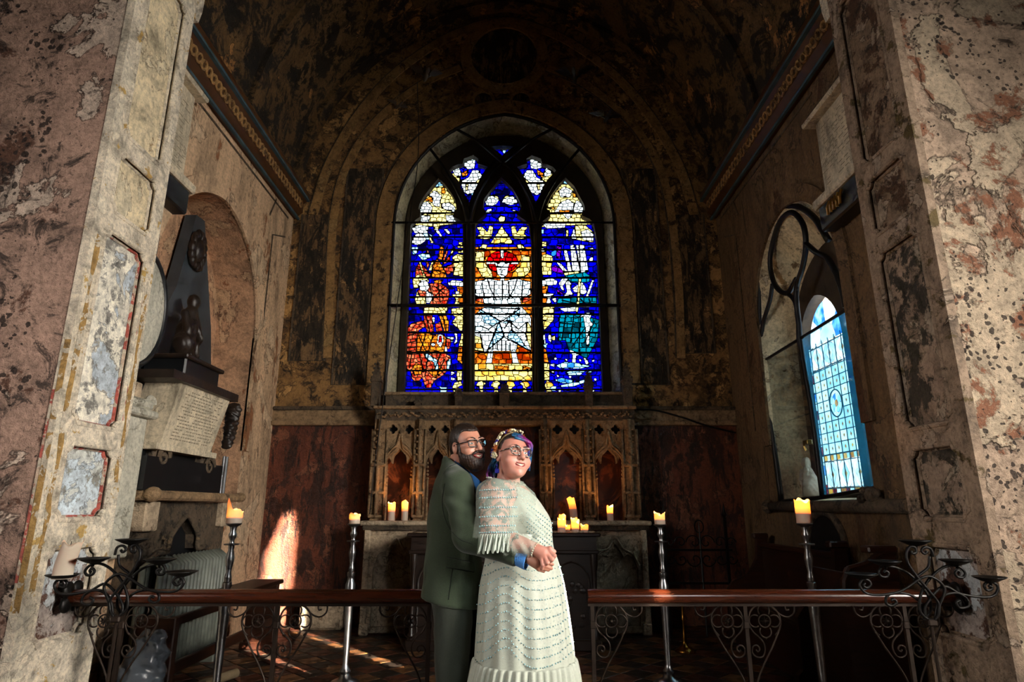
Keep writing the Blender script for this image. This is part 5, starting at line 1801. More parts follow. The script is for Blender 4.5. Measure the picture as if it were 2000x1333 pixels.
# ------------------------------------------------------------------ stone altar below it
alt = thing('stone_altar', 'pale stone altar block with blind tracery under the reredos', 'altar', (XC, 7.6, 0))
ax0, ax1 = PY(703, 1020, 7.35).x, PY(1272, 1020, 7.35).x
MB().box(ax0, ax1, 7.32, YRB, ZL - 0.05, ZL, bev=0.012).build('mensa', 'pale_stone', alt)
MB().box(ax0 + 0.03, ax1 - 0.03, 7.35, YRB, ZL - 0.10, ZL - 0.05).build('mensa_moulding', 'dark_stone', alt)
MB().box(ax0 + 0.06, ax1 - 0.06, 7.42, YRB, 0.0, ZL - 0.10).build('body', 'pale_stone', alt)
for x0, x1 in ((ax0 + 0.12, ax0 + 0.72), (ax0 + 0.74, ax0 + 1.34), (ax1 - 1.34, ax1 - 0.74), (ax1 - 0.72, ax1 - 0.12)):
    c, w = (x0 + x1) / 2, (x1 - x0) / 2
    zt, zs = ZL - 0.16, ZL - 0.42
    lo = [(x0 + .05, 0.08), (x0 + .05, zs - .1), (x0 + 0.09, zs + .02), (c - w * .45, zs + .06), (c - w * .3, zs + .03), (c - w * .18, zs + .10), (c, zs + .17)]
    hole = lo + [(2 * c - a, b) for a, b in reversed(lo[:-1])]
    pn = MB().plate([[(x0, 0.02), (x1, 0.02), (x1, zt), (x0, zt)], hole], lambda x, z: (x, 7.36, z), lambda x, z: (x, 7.43, z)).build('tracery_panel', 'pale_stone', alt)
    og = [(x0 + .04, zs - .06), (x0 + .10, zs + .06), (c - w * .3, zs + .12), (c, zs + .24)]
    MB().tube([(x, 7.355, z) for x, z in spline(og + [(2 * c - a, b) for a, b in reversed(og[:-1])], 4)], 0.014, 6).build('ogee_moulding', 'pale_stone', pn, smooth=True)
for s, x in ((-1, ax0 + 0.06), (1, ax1 - 0.06)):
    MB().box(min(x, x - s * .07), max(x, x - s * .07), 7.33, 7.45, 0.0, ZL - .1, bev=0.01).build('corner_shaft', 'pale_stone', alt)
    MB().box(min(x, x - s * .10), max(x, x - s * .10), 7.31, 7.45, 0.0, .12, bev=0.01).build('corner_base', 'pale_stone', alt)

# dark carved communion table
YTB = 6.55
tb = thing('carved_table', 'dark carved oak altar table with melted candles on it', 'table', (XC, YTB + 0.35, 0))
tx0, tx1 = PY(795, 1044, YTB).x, PY(1173, 1044, YTB).x
ZTB = PY(985, 1042, YTB).z
MB().box(tx0, tx1, YTB, YTB + 0.72, ZTB - 0.035, ZTB, bev=0.008).build('tabletop', 'dark_oak', tb)
MB().box(tx0 + 0.04, tx1 - 0.04, YTB + 0.03, YTB + 0.69, ZTB - 0.17, ZTB - 0.035).build('apron', 'dark_oak', tb)
MB().box(tx0 + 0.02, tx1 - 0.02, YTB + 0.01, YTB + 0.70, ZTB - 0.20, ZTB - 0.165, bev=0.008).build('apron_moulding', 'dark_oak', tb)
MB().box(tx0 + 0.06, tx1 - 0.06, YTB + 0.06, YTB + 0.66, 0.10, ZTB - 0.19).build('carcass', 'dark_oak', tb)
MB().box(tx0 + 0.02, tx1 - 0.02, YTB + 0.0, YTB + 0.70, 0.0, 0.10, bev=0.01).build('plinth', 'dark_oak', tb)
for k in range(5):
    x = tx0 + 0.07 + (tx1 - tx0 - 0.14) * k / 4
    MB().lathe((x, YTB + 0.05, 0.10), [(0.035, 0), (0.04, 0.03), (0.024, 0.06), (0.022, 0.3), (0.03, 0.40), (0.022, 0.46), (0.026, 0.62), (0.038, 0.68), (0.038, ZTB - 0.30)], 12).build('leg', 'dark_oak', tb, smooth=True, auto=40)
for k in range(4):
    x0 = tx0 + 0.12 + (tx1 - tx0 - 0.14) * k / 4
    x1 = x0 + (tx1 - tx0 - 0.14) / 4 - 0.10
    c, w = (x0 + x1) / 2, (x1 - x0) / 2
    arc = [(x0, .16), (x0, .62)] + arch2(c, w, .62, w * 1.1, 6)[1:-1] + [(x1, .62), (x1, .16)]
    pn = MB().tube([(x, YTB + 0.055, z) for x, z in arc], 0.012, 6).build('blind_arch', 'dark_oak', tb)
    cv = MB()
    for q_ in range(16):
        cv.ball((c + random.uniform(-w * .7, w * .7), YTB + 0.058, random.uniform(.2, .62)), (0.03, 0.012, 0.03), 6)
    setp(cv.build('carving', 'dark_oak', pn), kind='stuff')
wx = MB()
for k in range(60):
    x = PY(random.uniform(1070, 1165), 1040, YTB).x
    rz_ = random.uniform(.003, .010)
    wx.ball((x, YTB + random.uniform(0.03, 0.3), ZTB + rz_ * 0.9), (random.uniform(.01, .035), random.uniform(.01, .03), rz_), 6)
for k in range(14):
    x = PY(random.uniform(800, 850), 1040, YTB).x
    rz_ = random.uniform(.003, .010)
    wx.ball((x, YTB + random.uniform(0.03, 0.2), ZTB + rz_ * 0.9), (random.uniform(.01, .035), random.uniform(.01, .03), rz_), 6)
setp(wx.build('spilt_wax', 'spilt_wax'), 'crusts of spilt wax on the dark altar table', 'wax', kind='stuff')

# candles on the ledge and on the table
LEDGE = [(764, 0.042, 0.20, 'lit pillar candle standing farthest left on the stone altar ledge', 0.0), (790, 0.038, 0.21, 'lit pillar candle next to the left end candle on the stone altar ledge', 0.0),
         (1121, 0.043, 0.25, 'tall leaning lit candle on the stone altar ledge behind the bride', -0.035), (1192, 0.036, 0.16, 'lit candle with a pointed rim alone before the right marble panels', 0.0)]
for k, (u, r, h, lab_, lean) in enumerate(LEDGE):
    p = PY(u, 1014, 7.42)
    candle((p.x, 7.42, ZL), r, h, lab_, True, 1.3, (lean, 0), 0.015 if k else 0.0, 'candles on the altar ledge', 0.5, seed=20 + k)
TABLE = [(1097, 0.040, 0.135, 'tallest lit candle at the left front of the cluster on the dark table', 0.02), (1099, 0.036, 0.17, 'lit candle standing behind the tallest one on the dark table', 0.22),
         (1108.5, 0.030, 0.075, 'small stub candle between the taller ones on the dark table', 0.08), (1122, 0.034, 0.135, 'lit candle at the back of the cluster on the dark table', 0.20),
         (1124, 0.040, 0.10, 'lit candle with a ragged rim in the middle front of the dark table', 0.04), (1141.5, 0.040, 0.075, 'short wide lit candle at the right end of the dark table', 0.04)]
for k, (u, r, h, lab_, dy) in enumerate(TABLE):
    y = YTB + 0.06 + dy
    p = PY(u, 1036, y)
    candle((p.x, y, ZTB + 0.002), r, h, lab_, True, 1.0, (0, 0), 0.03 if k in (4,) else 0.006, 'candles clustered on the dark table', 0.6, seed=40 + k)
# ------------------------------------------------------------------ monument in the left recess
def quadslab(p4, d, mb):
    """slab from a front quad (bl, br, tr, tl) pushed back by vector d"""
    d = Vector(d)
    return mb.hexa([p4[0], p4[1], p4[1] + d, p4[0] + d, p4[3], p4[2], p4[2] + d, p4[3] + d])


def add_text(body, parent, loc, rot, size, mat, name='inscription', align='CENTER', sp=1.0):
    cu = bpy.data.curves.new(name, 'FONT')
    cu.body = body
    cu.size = size
    cu.align_x = align
    cu.extrude = 0.001
    cu.space_line = sp
    o = bpy.data.objects.new(name, cu)
    COL.objects.link(o)
    dg = bpy.context.evaluated_depsgraph_get()
    me = bpy.data.meshes.new_from_object(o.evaluated_get(dg))
    bpy.data.objects.remove(o)
    me.materials.append(M[mat])
    ob = bpy.data.objects.new(name, me)
    COL.objects.link(ob)
    ob.parent = parent
    ob.location = Vector(loc) - origin_of(parent)
    ob.rotation_euler = rot
    return ob


plain('engraved', '#857a66', 0.8)
mon = thing('mourning_monument', 'tall dark monument with mourning statue and white inscribed tablet in the recess', 'monument', (XL - 0.2, 5.7, 1.46))
XMB = XL - 0.30                     # slate slab plane
# obelisk slab
ob_ = [PX(330, 800, XMB), PX(424, 800, XMB), PX(412, 640, XMB), PX(400, 432, XMB), PX(384, 420, XMB), PX(345, 560, XMB)]
loop = [(p.y, p.z) for p in ob_]
loop[0] = (4.95, loop[0][1] - 0.5)
loop[1] = (loop[1][0], loop[1][1] - 0.5)
MB().plate([loop], lambda y, z: (XMB, y, z), lambda y, z: (XMB - 0.12, y, z)).build('obelisk_slab', 'slate', mon)
# crest near its top
c = PX(385, 490, XMB + 0.03)
cr = MB()
for k in range(14):
    a = 2 * PI * k / 14
    cr.ball((XMB + 0.04, c.y + 0.12 * math.cos(a), c.z + 0.17 * math.sin(a)), (0.04, random.uniform(.03, .06), random.uniform(.04, .08)), 7)
cr.ball((XMB + 0.05, c.y, c.z), (0.05, 0.09, 0.13), 10)
setp(cr.build('crest', 'dark_bronze', mon, smooth=True), kind='stuff')
# mourning figure and child (one carved group)
sy, sz = PX(362, 700, XL - 0.02).y, PX(362, 702, XL - 0.02).z
sx = XL - 0.06


def statue(p):
    o = np.array((sx, sy, sz))
    p = o + (p - o) / 0.66
    e = lambda c, r: sd_ell(p, o + np.array(c), r)
    k = lambda a, b, ra, rb: sd_cap(p, o + np.array(a), o + np.array(b), ra, rb)
    d = k((0, 0.0, 0.0), (0, 0.05, 0.45), 0.17, 0.12)
    d = smin(d, k((0, 0.05, 0.45), (0.0, 0.10, 0.72), 0.12, 0.10), 0.08)
    d = smin(d, e((0.0, 0.13, 0.90), (0.09, 0.10, 0.115)), 0.04)
    d = smin(d, k((0.02, -0.10, 0.66), (0.10, -0.12, 0.40), 0.06, 0.05), 0.05)
    d = smin(d, k((0.10, -0.12, 0.40), (0.10, 0.05, 0.55), 0.05, 0.04), 0.04)
    d = smin(d, k((0.02, 0.20, 0.66), (0.10, 0.26, 0.36), 0.055, 0.05), 0.05)
    d = smin(d, e((0.06, -0.10, 0.20), (0.15, 0.16, 0.16)), 0.06)
    d = smin(d, k((0.02, 0.30, 0.0), (0.02, 0.30, 0.26), 0.08, 0.06), 0.06)
    d = smin(d, e((0.04, 0.31, 0.36), (0.06, 0.06, 0.07)), 0.03)
    return d + 0.010 * np.sin(p[:, 1] * 70 + p[:, 2] * 22) * np.clip((sz + 0.75 - p[:, 2]) * 3, 0, 1)


V, Fq = net(statue, (sx - 0.32, sy - 0.42, sz - 0.15), (sx + 0.35, sy + 0.5, sz + 0.8), 0.016)
make('statue', V, Fq, 'dark_bronze', mon, smooth=True)
MB().box(XL - 0.26, XL + 0.12, sy - 0.24, sy + 0.42, sz - 0.26, sz - 0.03, bev=0.015).build('statue_plinth', 'black_marble', mon)
MB().box(XL - 0.26, XL + 0.15, sy - 0.28, sy + 0.46, sz - 0.05, sz - 0.01, bev=0.01).build('plinth_moulding', 'dark_bronze', mon)
# white tablet (tapering chest front) with lid and foot
tp = [PX(313, 862, XL + 0.20), PX(410, 889, XL + 0.20), PX(448, 790, XL + 0.31), PX(355, 741, XL + 0.31)]
tp[1].z = tp[0].z = (tp[0].z + tp[1].z) / 2
tp[2].z = tp[3].z = (tp[2].z + tp[3].z) / 2
tab = quadslab(tp, (-0.30, 0, 0), MB()).build('inscribed_tablet', 'tablet_marble', mon)
nrm = (tp[1] - tp[0]).cross(tp[3] - tp[0]).normalized()
if nrm.x < 0:
    nrm = -nrm
upv = ((tp[3] + tp[2]) - (tp[0] + tp[1])).normalized()
rgt = upv.cross(nrm).normalized()
if rgt.y < 0:
    rgt = -rgt
rot = Matrix((rgt, upv, nrm)).transposed().to_euler() if rgt.cross(upv).dot(nrm) > 0 else Matrix((rgt, upv, -nrm)).transposed().to_euler()
lines = MB()
for r_ in range(16):          # weathered lines of lettering, too worn to read
    tt = 0.10 + 0.80 * r_ / 15
    lft, rt = tp[0].lerp(tp[3], tt), tp[1].lerp(tp[2], tt)
    s = random.uniform(0.12, 0.2)
    while s < 0.86:
        e = s + random.uniform(0.02, 0.06)
        if random.random() < 0.85:
            a, b = lft.lerp(rt, s), lft.lerp(rt, min(e, 0.9))
            o_ = nrm * 0.002
            lines.add([a + o_, b + o_, b + o_ + upv * 0.009, a + o_ + upv * 0.009], [(0, 1, 2, 3)])
        s = e + 0.012
setp(lines.build('worn_lettering', 'engraved', tab), kind='stuff')
lid = [tp[3] + Vector((0.05, -0.22, 0.0)), tp[2] + Vector((0.05, 0.07, 0.0)), tp[2] + Vector((0.05, 0.07, 0.07)), tp[3] + Vector((0.05, -0.22, 0.07))]
quadslab(lid, (-0.42, 0, 0), MB()).build('tablet_lid', 'dark_bronze', mon)
ft = [tp[0] + Vector((0.03, -0.10, -0.05)), tp[1] + Vector((0.03, 0.07, -0.05)), tp[1] + Vector((0.03, 0.07, 0.0)), tp[0] + Vector((0.03, -0.10, 0.0))]
quadslab(ft, (-0.34, 0, 0), MB()).build('tablet_foot', 'tablet_marble', mon)
# volute carvings either side, scroll brackets, black base
for (u, v, r) in ((325, 800, 0.16), (448, 840, 0.15)):
    c = PX(u, v, XL + 0.05)
    cc_ = np.array((XL + 0.06, c.y, c.z))
    fsw = lambda p: sd_cap(p, cc_ - np.array((0, 0.03, 0.16)), cc_ + np.array((0, 0.03, 0.22)), 0.05, 0.075) + 0.016 * np.sin(p[:, 1] * 75 + 2 * np.sin(p[:, 2] * 30)) * np.sin(p[:, 2] * 62) 
    V_, F_ = net(fsw, cc_ - np.array((.14, .16, .34)), cc_ + np.array((.14, .16, .34)), 0.014)
    make('carved_swag', V_, F_, 'dark_bronze', mon, smooth=True)
for (u, v) in ((312, 893), (402, 912)):
    c = PX(u, v, XL + 0.16)
    sp_ = [(c.y + 0.10 * (1 - t_) * math.cos(9 * t_), c.z + 0.10 * (1 - t_) * math.sin(9 * t_)) for t_ in np.linspace(0, 0.95, 26)]
    b = MB().tube([(XL + 0.19, y, z) for y, z in sp_], 0.020, 6)
    b.box(XL - 0.02, XL + 0.17, c.y - 0.10, c.y + 0.10, c.z - 0.11, c.z + 0.11, bev=0.02)
    b.build('scroll_bracket', 'dark_stone', mon)
bs = [PX(278, 968, XL + 0.20), PX(428, 972, XL + 0.20)]
zb0 = 1.475
MB().box(XL - 0.1, XL + 0.20, 4.93, bs[1].y, zb0, zb0 + 0.26).build('black_base', 'black_marble', mon)
MB().box(XL - 0.1, XL + 0.10, 4.98, bs[1].y - 0.1, zb0 + 0.26, tp[0].z - 0.05).build('black_back', 'black_marble', mon)

sh_ = thing('stone_shelf', 'worn stone shelf under the black monument base', 'shelf', (XL + 0.15, 5.75, 1.39))
MB().box(XL - 0.05, XL + 0.27, 4.95, 6.62, 1.395, 1.473, bev=0.02).build('shelf_slab', 'old_stone', sh_)
MB().ball((XL + 0.25, 4.99, 1.44), (0.07, 0.07, 0.06), 10).build('carved_end', 'old_stone', sh_, smooth=True)
MB().ball((XL + 0.25, 6.60, 1.44), (0.06, 0.07, 0.05), 10).build('carved_end', 'old_stone', sh_, smooth=True)
# hooded niche under the shelf
ni = thing('stone_niche', 'dark stone niche with cusped opening behind the radiator', 'niche', (XL + 0.05, 5.75, 0.3))
y0, y1 = 5.05, 6.55
cyn = 5.78
lo = [(cyn - .55, 0.35), (cyn - .55, .86), (cyn - .42, .98), (cyn - .26, .98), (cyn - .24, 1.10), (cyn - .10, 1.22), (cyn, 1.27)]
hole = lo + [(2 * cyn - a, b) for a, b in reversed(lo[:-1])]
MB().plate([[(y0, 0.30), (y1, 0.30), (y1, 1.39), (y0, 1.39)], hole], lambda y, z: (XL + 0.14, y, z), lambda y, z: (XL + 0.0, y, z)).build('niche_surround', 'dark_stone', ni)
MB().box(XL + 0.005, XL + 0.03, cyn - .6, cyn + .6, 0.3, 1.3).build('niche_back', 'black_marble', ni)  # flat black back inside the opening
MB().tube([(XL + 0.145, y, z) for y, z in spline(hole, 3)], 0.025, 6).build('niche_moulding', 'dark_stone', ni, smooth=True)
for ya, yb in ((5.02, 5.22), (6.36, 6.58)):
    MB().box(XL, XL + 0.20, ya, yb, 1.16, 1.39, bev=0.01).build('shelf_block', 'pale_stone', ni)
MB().box(XL, XL + 0.12, y0, y1, 0.0, 0.30).build('plinth', 'dark_stone', ni)

# second monument, half hidden by the pier: white roundel and pilaster
m2_ = thing('roundel_monument', 'white marble roundel and pilaster half hidden behind the cream pier', 'monument', (XL + 0.1, 4.6, 0.9))
MB().box(XL + 0.005, XL + 0.03, 4.31, 4.93, 2.15, 3.62, bev=0.01).build('slate_back', 'slate', m2_)
el = [(4.68 + 0.36 * math.cos(a), 2.88 + 0.46 * math.sin(a)) for a in np.linspace(0, 2 * PI, 33)[:-1]]
MB().plate([el], lambda y, z: (XL + 0.10, y, z), lambda y, z: (XL + 0.03, y, z)).build('roundel', 'pale_marble', m2_)
MB().tube([(XL + 0.09, 4.68 + 0.375 * math.cos(a), 2.88 + 0.475 * math.sin(a)) for a in np.linspace(0, 2 * PI, 33)[:-1]], 0.028, 8, closed=True).build('roundel_rim', 'black_marble', m2_, smooth=True)
MB().box(XL, XL + 0.16, 4.31, 4.93, 0.98, 2.02, bev=0.01).build('pilaster', 'pale_marble', m2_)
MB().box(XL, XL + 0.22, 4.31, 4.98, 2.02, 2.08, bev=0.015).build('pilaster_cap', 'pale_marble', m2_)
MB().box(XL, XL + 0.20, 4.31, 4.93, 2.08, 2.16, bev=0.02).build('pilaster_cap', 'pale_marble', m2_)
MB().tube([(XL + 0.16, 4.93 + 0.05 * math.cos(a), 2.14 + 0.05 * math.sin(a)) for a in np.linspace(0, 4.5, 10)], 0.022, 6).build('volute', 'pale_marble', m2_)
MB().box(XL, XL + 0.10, 4.32, 4.90, 2.16, 2.30, bev=0.01).build('cream_block', 'pale_stone', m2_)

# upper wall tablets
def wall_tablet(side, label, label_b, y0, y1, z0, z1, gilt):
    X = XL if side < 0 else XR
    s = -side
    r = thing('wall_tablet', label, 'tablet', (X, (y0 + y1) / 2, z0 - 0.3), 'inscribed tablets high on the chancel walls')
    bx_ = lambda a, b: (min(X + s * a, X + s * b), max(X + s * a, X + s * b))
    MB().box(*bx_(0.0, 0.035), y0 - 0.06, y1 + 0.06, z0, z1).build('dark_surround', 'slate', r)
    sl_ = MB().box(*bx_(0.0, 0.08), y0, y1, z0, z1, bev=0.008).build('inscribed_slab', 'tablet_marble', r)
    ln = MB()
    for q_ in range(14):
        z = z1 - 0.10 - (z1 - z0 - 0.2) * q_ / 13
        y = y0 + 0.08
        while y < y1 - 0.1:
            w = random.uniform(.03, .10)
            if random.random() < 0.8:
                xx = X + s * 0.0815
                ln.add([(xx, y, z), (xx, y + w, z), (xx, y + w, z + .008), (xx, y, z + .008)], [(0, 1, 2, 3)])
            y += w + 0.025
    setp(ln.build('worn_lettering', 'engraved', sl_), kind='stuff')
    MB().box(*bx_(0.0, 0.17), y0 - 0.08, y1 + 0.08, z1, z1 + 0.05, bev=0.012).build('cornice', 'tablet_marble', r)
    MB().box(*bx_(0.0, 0.13), y0 - 0.05, y1 + 0.05, z1 + 0.05, z1 + 0.12, bev=0.012).build('cornice', 'dark_stone', r)
    MB().box(*bx_(0.0, 0.17), y0 - 0.08, y1 + 0.08, z0 - 0.09, z0, bev=0.015).build('sill', 'tablet_marble', r)
    MB().box(*bx_(0.0, 0.15), y0 - 0.02, y1 + 0.02, z0 - 0.32, z0 - 0.09, bev=0.015).build('bracket', 'black_marble', r)
    if gilt:
        g = MB()
        for k in range(5):
            g.tube([(X + s * 0.165, y1 - 0.20 - 0.05 * k, z0 - 0.13), (X + s * 0.175, y1 - 0.18 - 0.05 * k, z0 - 0.18), (X + s * 0.165, y1 - 0.16 - 0.05 * k, z0 - 0.24)], 0.014, 6)
        setp(g.build('gilt_ornament', 'brass', r), kind='stuff')
    return r


wall_tablet(-1, 'weathered white tablet high above the monument recess', '', 4.35, 5.05, 4.18, 5.05, False)
wall_tablet(1, 'weathered white tablet above a black bracket with gilt scrolls', '', 4.32, 4.98, 3.98, 4.72, True)

# ------------------------------------------------------------------ things along the left wall
rad = thing('radiator', 'old ribbed column radiator under the dark niche', 'radiator', (XL + 0.22, 5.6, 0.0))
y = 5.04
fin_mesh = None
while y < 6.2:
    b = MB()
    b.tube([(XL + 0.23, y, 0.16), (XL + 0.23, y, 0.90), (XL + 0.30, y, 0.95), (XL + 0.37, y, 0.90), (XL + 0.37, y, 0.16), (XL + 0.30, y, 0.12)], 0.026, 8, closed=True)
    b.build('column', 'radiator_paint', rad, smooth=True)
    y += 0.062
for yy_ in (5.06, 6.14):
    MB().box(XL + 0.23, XL + 0.37, yy_ - 0.02, yy_ + 0.02, 0.0, 0.14, bev=0.006).build('foot', 'radiator_paint', rad)
bench = thing('bench', 'low dark wooden bench with rails in front of the radiator', 'bench', (XL + 0.55, 5.6, 0))
bx0, bx1 = XL + 0.42, XL + 0.74
MB().box(bx0, bx1, 5.55, 6.72, 0.60, 0.64, bev=0.008).build('seat', 'pew_oak', bench)
for yy_ in (4.72, 6.66):
    MB().box(bx0, bx1 - 0.03, yy_ - 0.035, yy_ + 0.035, 0.06, 0.60, bev=0.008).build('end_panel', 'pew_oak', bench)
    MB().box(bx0 - 0.03, bx1, yy_ - 0.05, yy_ + 0.05, 0.0, 0.07, bev=0.01).build('foot', 'pew_oak', bench)
MB().box(bx1 - 0.07, bx1 - 0.035, 4.74, 6.64, 0.22, 0.30, bev=0.006).build('rail', 'pew_oak', bench)
MB().box(bx1 - 0.07, bx1 - 0.035, 4.74, 6.64, 0.54, 0.60, bev=0.006).build('rail', 'pew_oak', bench)
# cardboard tube on the floor, metal strip on the shelf
a, b = PY(338, 1295, 4.95), PY(425, 1252, 5.35)
a.z = b.z = 0.04
dr = (b - a).normalized()
tb_ = MB()
tb_.tube([a, b + dr * 0.25], 0.035, 14, caps=False)
tb_.tube([a + dr * 0.0005, b + dr * 0.2495], 0.029, 14, caps=False)
setp(tb_.build('cardboard_tube', plain('cardboard', '#7d6b50', 0.8, var=0.3), smooth=True), 'open brown tube lying on the floor by the bench', 'tube')
p = PX(431, 968, XL + 0.18)
st = MB().box(p.x - 0.012, p.x + 0.012, p.y - 0.035, p.y + 0.035, 1.474, 1.474 + 0.36, bev=0.004)
st.box(p.x + 0.012, p.x + 0.02, p.y - 0.035, p.y - 0.02, 1.474, 1.834).box(p.x + 0.012, p.x + 0.02, p.y + 0.02, p.y + 0.035, 1.474, 1.834)
setp(st.build('metal_strip', 'aluminium'), 'short bright metal strip standing at the end of the stone shelf', 'strip')
# crumpled plastic sack behind the rail, tangled wire
pc = PY(268, 1290, 4.45)


def sack(p):
    o = np.array((pc.x, 4.50, 0.0))
    d = sd_ell(p, o + np.array((0, 0, 0.20)), (0.16, 0.14, 0.24))
    d = smin(d, sd_ell(p, o + np.array((0.05, 0, 0.42)), (0.12, 0.09, 0.14)), 0.06)
    q = p * 22
    d = d + 0.016 * np.sin(q[:, 0] * 1.3 + np.sin(q[:, 2] * 1.7) * 2) * np.sin(q[:, 2] * 0.9 + np.sin(q[:, 0]) * 2 + q[:, 1])
    return np.maximum(d, -p[:, 2] + 0.001)


V, Fq = net(sack, (pc.x - 0.25, 4.28, -0.02), (pc.x + 0.25, 4.72, 0.62), 0.016)
t = NT('plastic_sheet')
sh1 = t.bsdf(hx('#4a4f55'), 0.25, 0.0, t.bump(t.noise(20, 5), 0.4, 0.01))
M['plastic_sheet'] = t.done(sh1)
setp(make('plastic_sack', V, Fq, 'plastic_sheet', None, smooth=True), 'crumpled grey plastic sack on the floor behind the rail by the pier', 'sack')
wr_ = MB()
wp = []
for k in range(90):
    a = k * 0.42
    wp.append((pc.x + 0.25 + 0.004 * k + (0.16 + 0.04 * math.sin(k * .7)) * math.cos(a), 4.62 + 0.10 * math.sin(a), 0.02 + 0.02 * (1 + math.sin(k * 1.9)) + 0.012 * (k % 5)))
wr_.tube(wp, 0.0035, 5)
setp(wr_.build('tangled_wire', plain('grey_wire', '#5d564c', 0.5)), 'tangle of thin wire on the tiles beside the plastic sack', 'wire')

# ------------------------------------------------------------------ right side: pews, screen, brass stick, statuette
def pew(y0, y1, xb, label):
    r = thing('pew', label, 'pew', ((xb), (y0 + y1) / 2, 0))
    prof = [(0.0, 0.0), (0.50, 0.0), (0.50, 0.08), (0.46, 0.12), (0.46, 0.50), (0.40, 0.58), (0.22, 0.66), (0.12, 0.82), (0.10, 1.02), (0.0, 1.02)]
    for yy_ in (y0, y1):
        MB().plate([[(xb - a, z) for a, z in prof]], lambda x, z: (x, yy_ - 0.03, z), lambda x, z: (x, yy_ + 0.03, z)).build('pew_end', 'pew_oak', r)
        MB().box(xb - 0.14, xb + 0.02, yy_ - 0.045, yy_ + 0.045, 1.02, 1.075, bev=0.012).build('end_cap', 'pew_oak', r)
    MB().box(xb - 0.06, xb - 0.03, y0, y1, 0.05, 0.96).build('back_board', 'pew_oak', r)
    MB().box(xb - 0.09, xb - 0.0, y0, y1, 0.93, 0.98, bev=0.012).build('top_rail', 'pew_oak', r)
    MB().box(xb - 0.44, xb - 0.05, y0, y1, 0.42, 0.46, bev=0.008).build('seat', 'pew_oak', r)
    MB().box(xb - 0.42, xb - 0.40, y0, y1, 0.0, 0.42).build('front_board', 'pew_oak', r)
    return r


pew(5.35, 7.0, 2.72, 'dark oak pew against the wall under the side window')
# nearer pew end, carved, by the pier
pe = thing('pew_desk', 'dark oak pew front with rounded end beside the mouldy pier', 'pew', (2.3, 4.72, 0))
a, b = PY(1640, 1105, 4.6).x, PY(1752, 1105, 4.6).x
prof = [(a, 0.0), (b, 0.0), (b, 1.03), (b - 0.10, 1.03), (b - 0.22, 0.96), (a + 0.06, 0.93), (a + 0.015, 0.85), (a, 0.70)]
MB().plate([prof], lambda x, z: (x, 4.60, z), lambda x, z: (x, 4.66, z)).build('end_panel', 'pew_oak', pe)
MB().tube([(x, 4.60, z) for x, z in prof[2:]], 0.02, 6).build('end_moulding', 'pew_oak', pe)
MB().box(b - 0.20, b + 0.01, 4.57, 4.69, 1.03, 1.08, bev=0.012).build('end_cap', 'pew_oak', pe)
MB().box(a + 0.02, a + 0.06, 4.64, 5.20, 0.05, 0.90).build('side_board', 'pew_oak', pe)
MB().box(a - 0.03, b, 4.57, 4.69, 0.0, 0.07, bev=0.01).build('foot', 'pew_oak', pe)
# arched niche behind the pews, its dark hollow painted as a flat black sheet
pn = wr
hl = [(6.25, 0.75), (5.55, 0.75)] + arch2(5.9, 0.35, 1.0, 0.30, 8)
MB().plate([hl], lambda y, z: (XR - 0.006, y, z), lambda y, z: (XR + 0.03, y, z)).build('niche_back', 'black_marble', pn)
MB().tube([(XR - 0.01, y, z) for y, z in hl[1:] + [hl[0]]], 0.035, 6).build('niche_moulding', 'dark_stone', pn, smooth=True)

scr = thing('iron_screen', 'black wrought iron screen with a fleur finial in front of the red dado', 'screen', (2.0, 7.3, 0))
ysn = 7.3
for u in (1300, 1420):
    x = PY(u, 1075, ysn).x
    zt = PY(u, 985, ysn).z
    b = MB().box(x - 0.015, x + 0.015, ysn - 0.015, ysn + 0.015, 0, zt - 0.15)
    b.lathe((x, ysn, zt - 0.15), [(0.012, 0), (0.035, 0.03), (0.02, 0.06), (0.001, 0.17)], 8)
    b.build('post', 'black_iron', scr)
xa_, xb_ = PY(1290, 1075, ysn).x, PY(1430, 1075, ysn).x
for v in (1075, 1140):
    z = PY(1370, v, ysn).z
    MB().box(xa_, xb_, ysn - 0.01, ysn + 0.01, z - 0.012, z + 0.012).build('crossbar', 'black_iron', scr)
xm = (xa_ + xb_) / 2 + 0.05
zm = PY(1370, 1075, ysn).z
for s in (-1, 1):
    for (dx, r) in ((0.07, 0.09), (0.22, 0.07), (0.34, 0.06)):
        MB().tube([(xm + s * (dx + r * (1 - t_) * math.cos(8 * t_)), ysn, zm + 0.08 + r * (1 - t_) * math.sin(8 * t_)) for t_ in np.linspace(0, .9, 22)], 0.008, 5).build('scroll', 'black_iron', scr, smooth=True)
        MB().tube([(xm + s * (dx + r * (1 - t_) * math.cos(8 * t_)), ysn, zm - 0.10 - r * (1 - t_) * math.sin(8 * t_)) for t_ in np.linspace(0, .9, 22)], 0.008, 5).build('scroll', 'black_iron', scr, smooth=True)
MB().tube([(xm, ysn, zm + z_) for z_ in (0, 0.15, 0.30)], [0.01, 0.01, 0.004], 6).build('finial', 'black_iron', scr)
MB().tube([(xm + 0.05 * math.cos(a), ysn, zm + 0.25 + 0.07 * math.sin(a)) for a in np.linspace(0, 2 * PI, 13)[:-1]], 0.008, 5, closed=True).build('finial', 'black_iron', scr)
MB().tube([(xm, ysn, zm), (xm, ysn, 0.0)], 0.012, 6).build('upright', 'black_iron', scr)

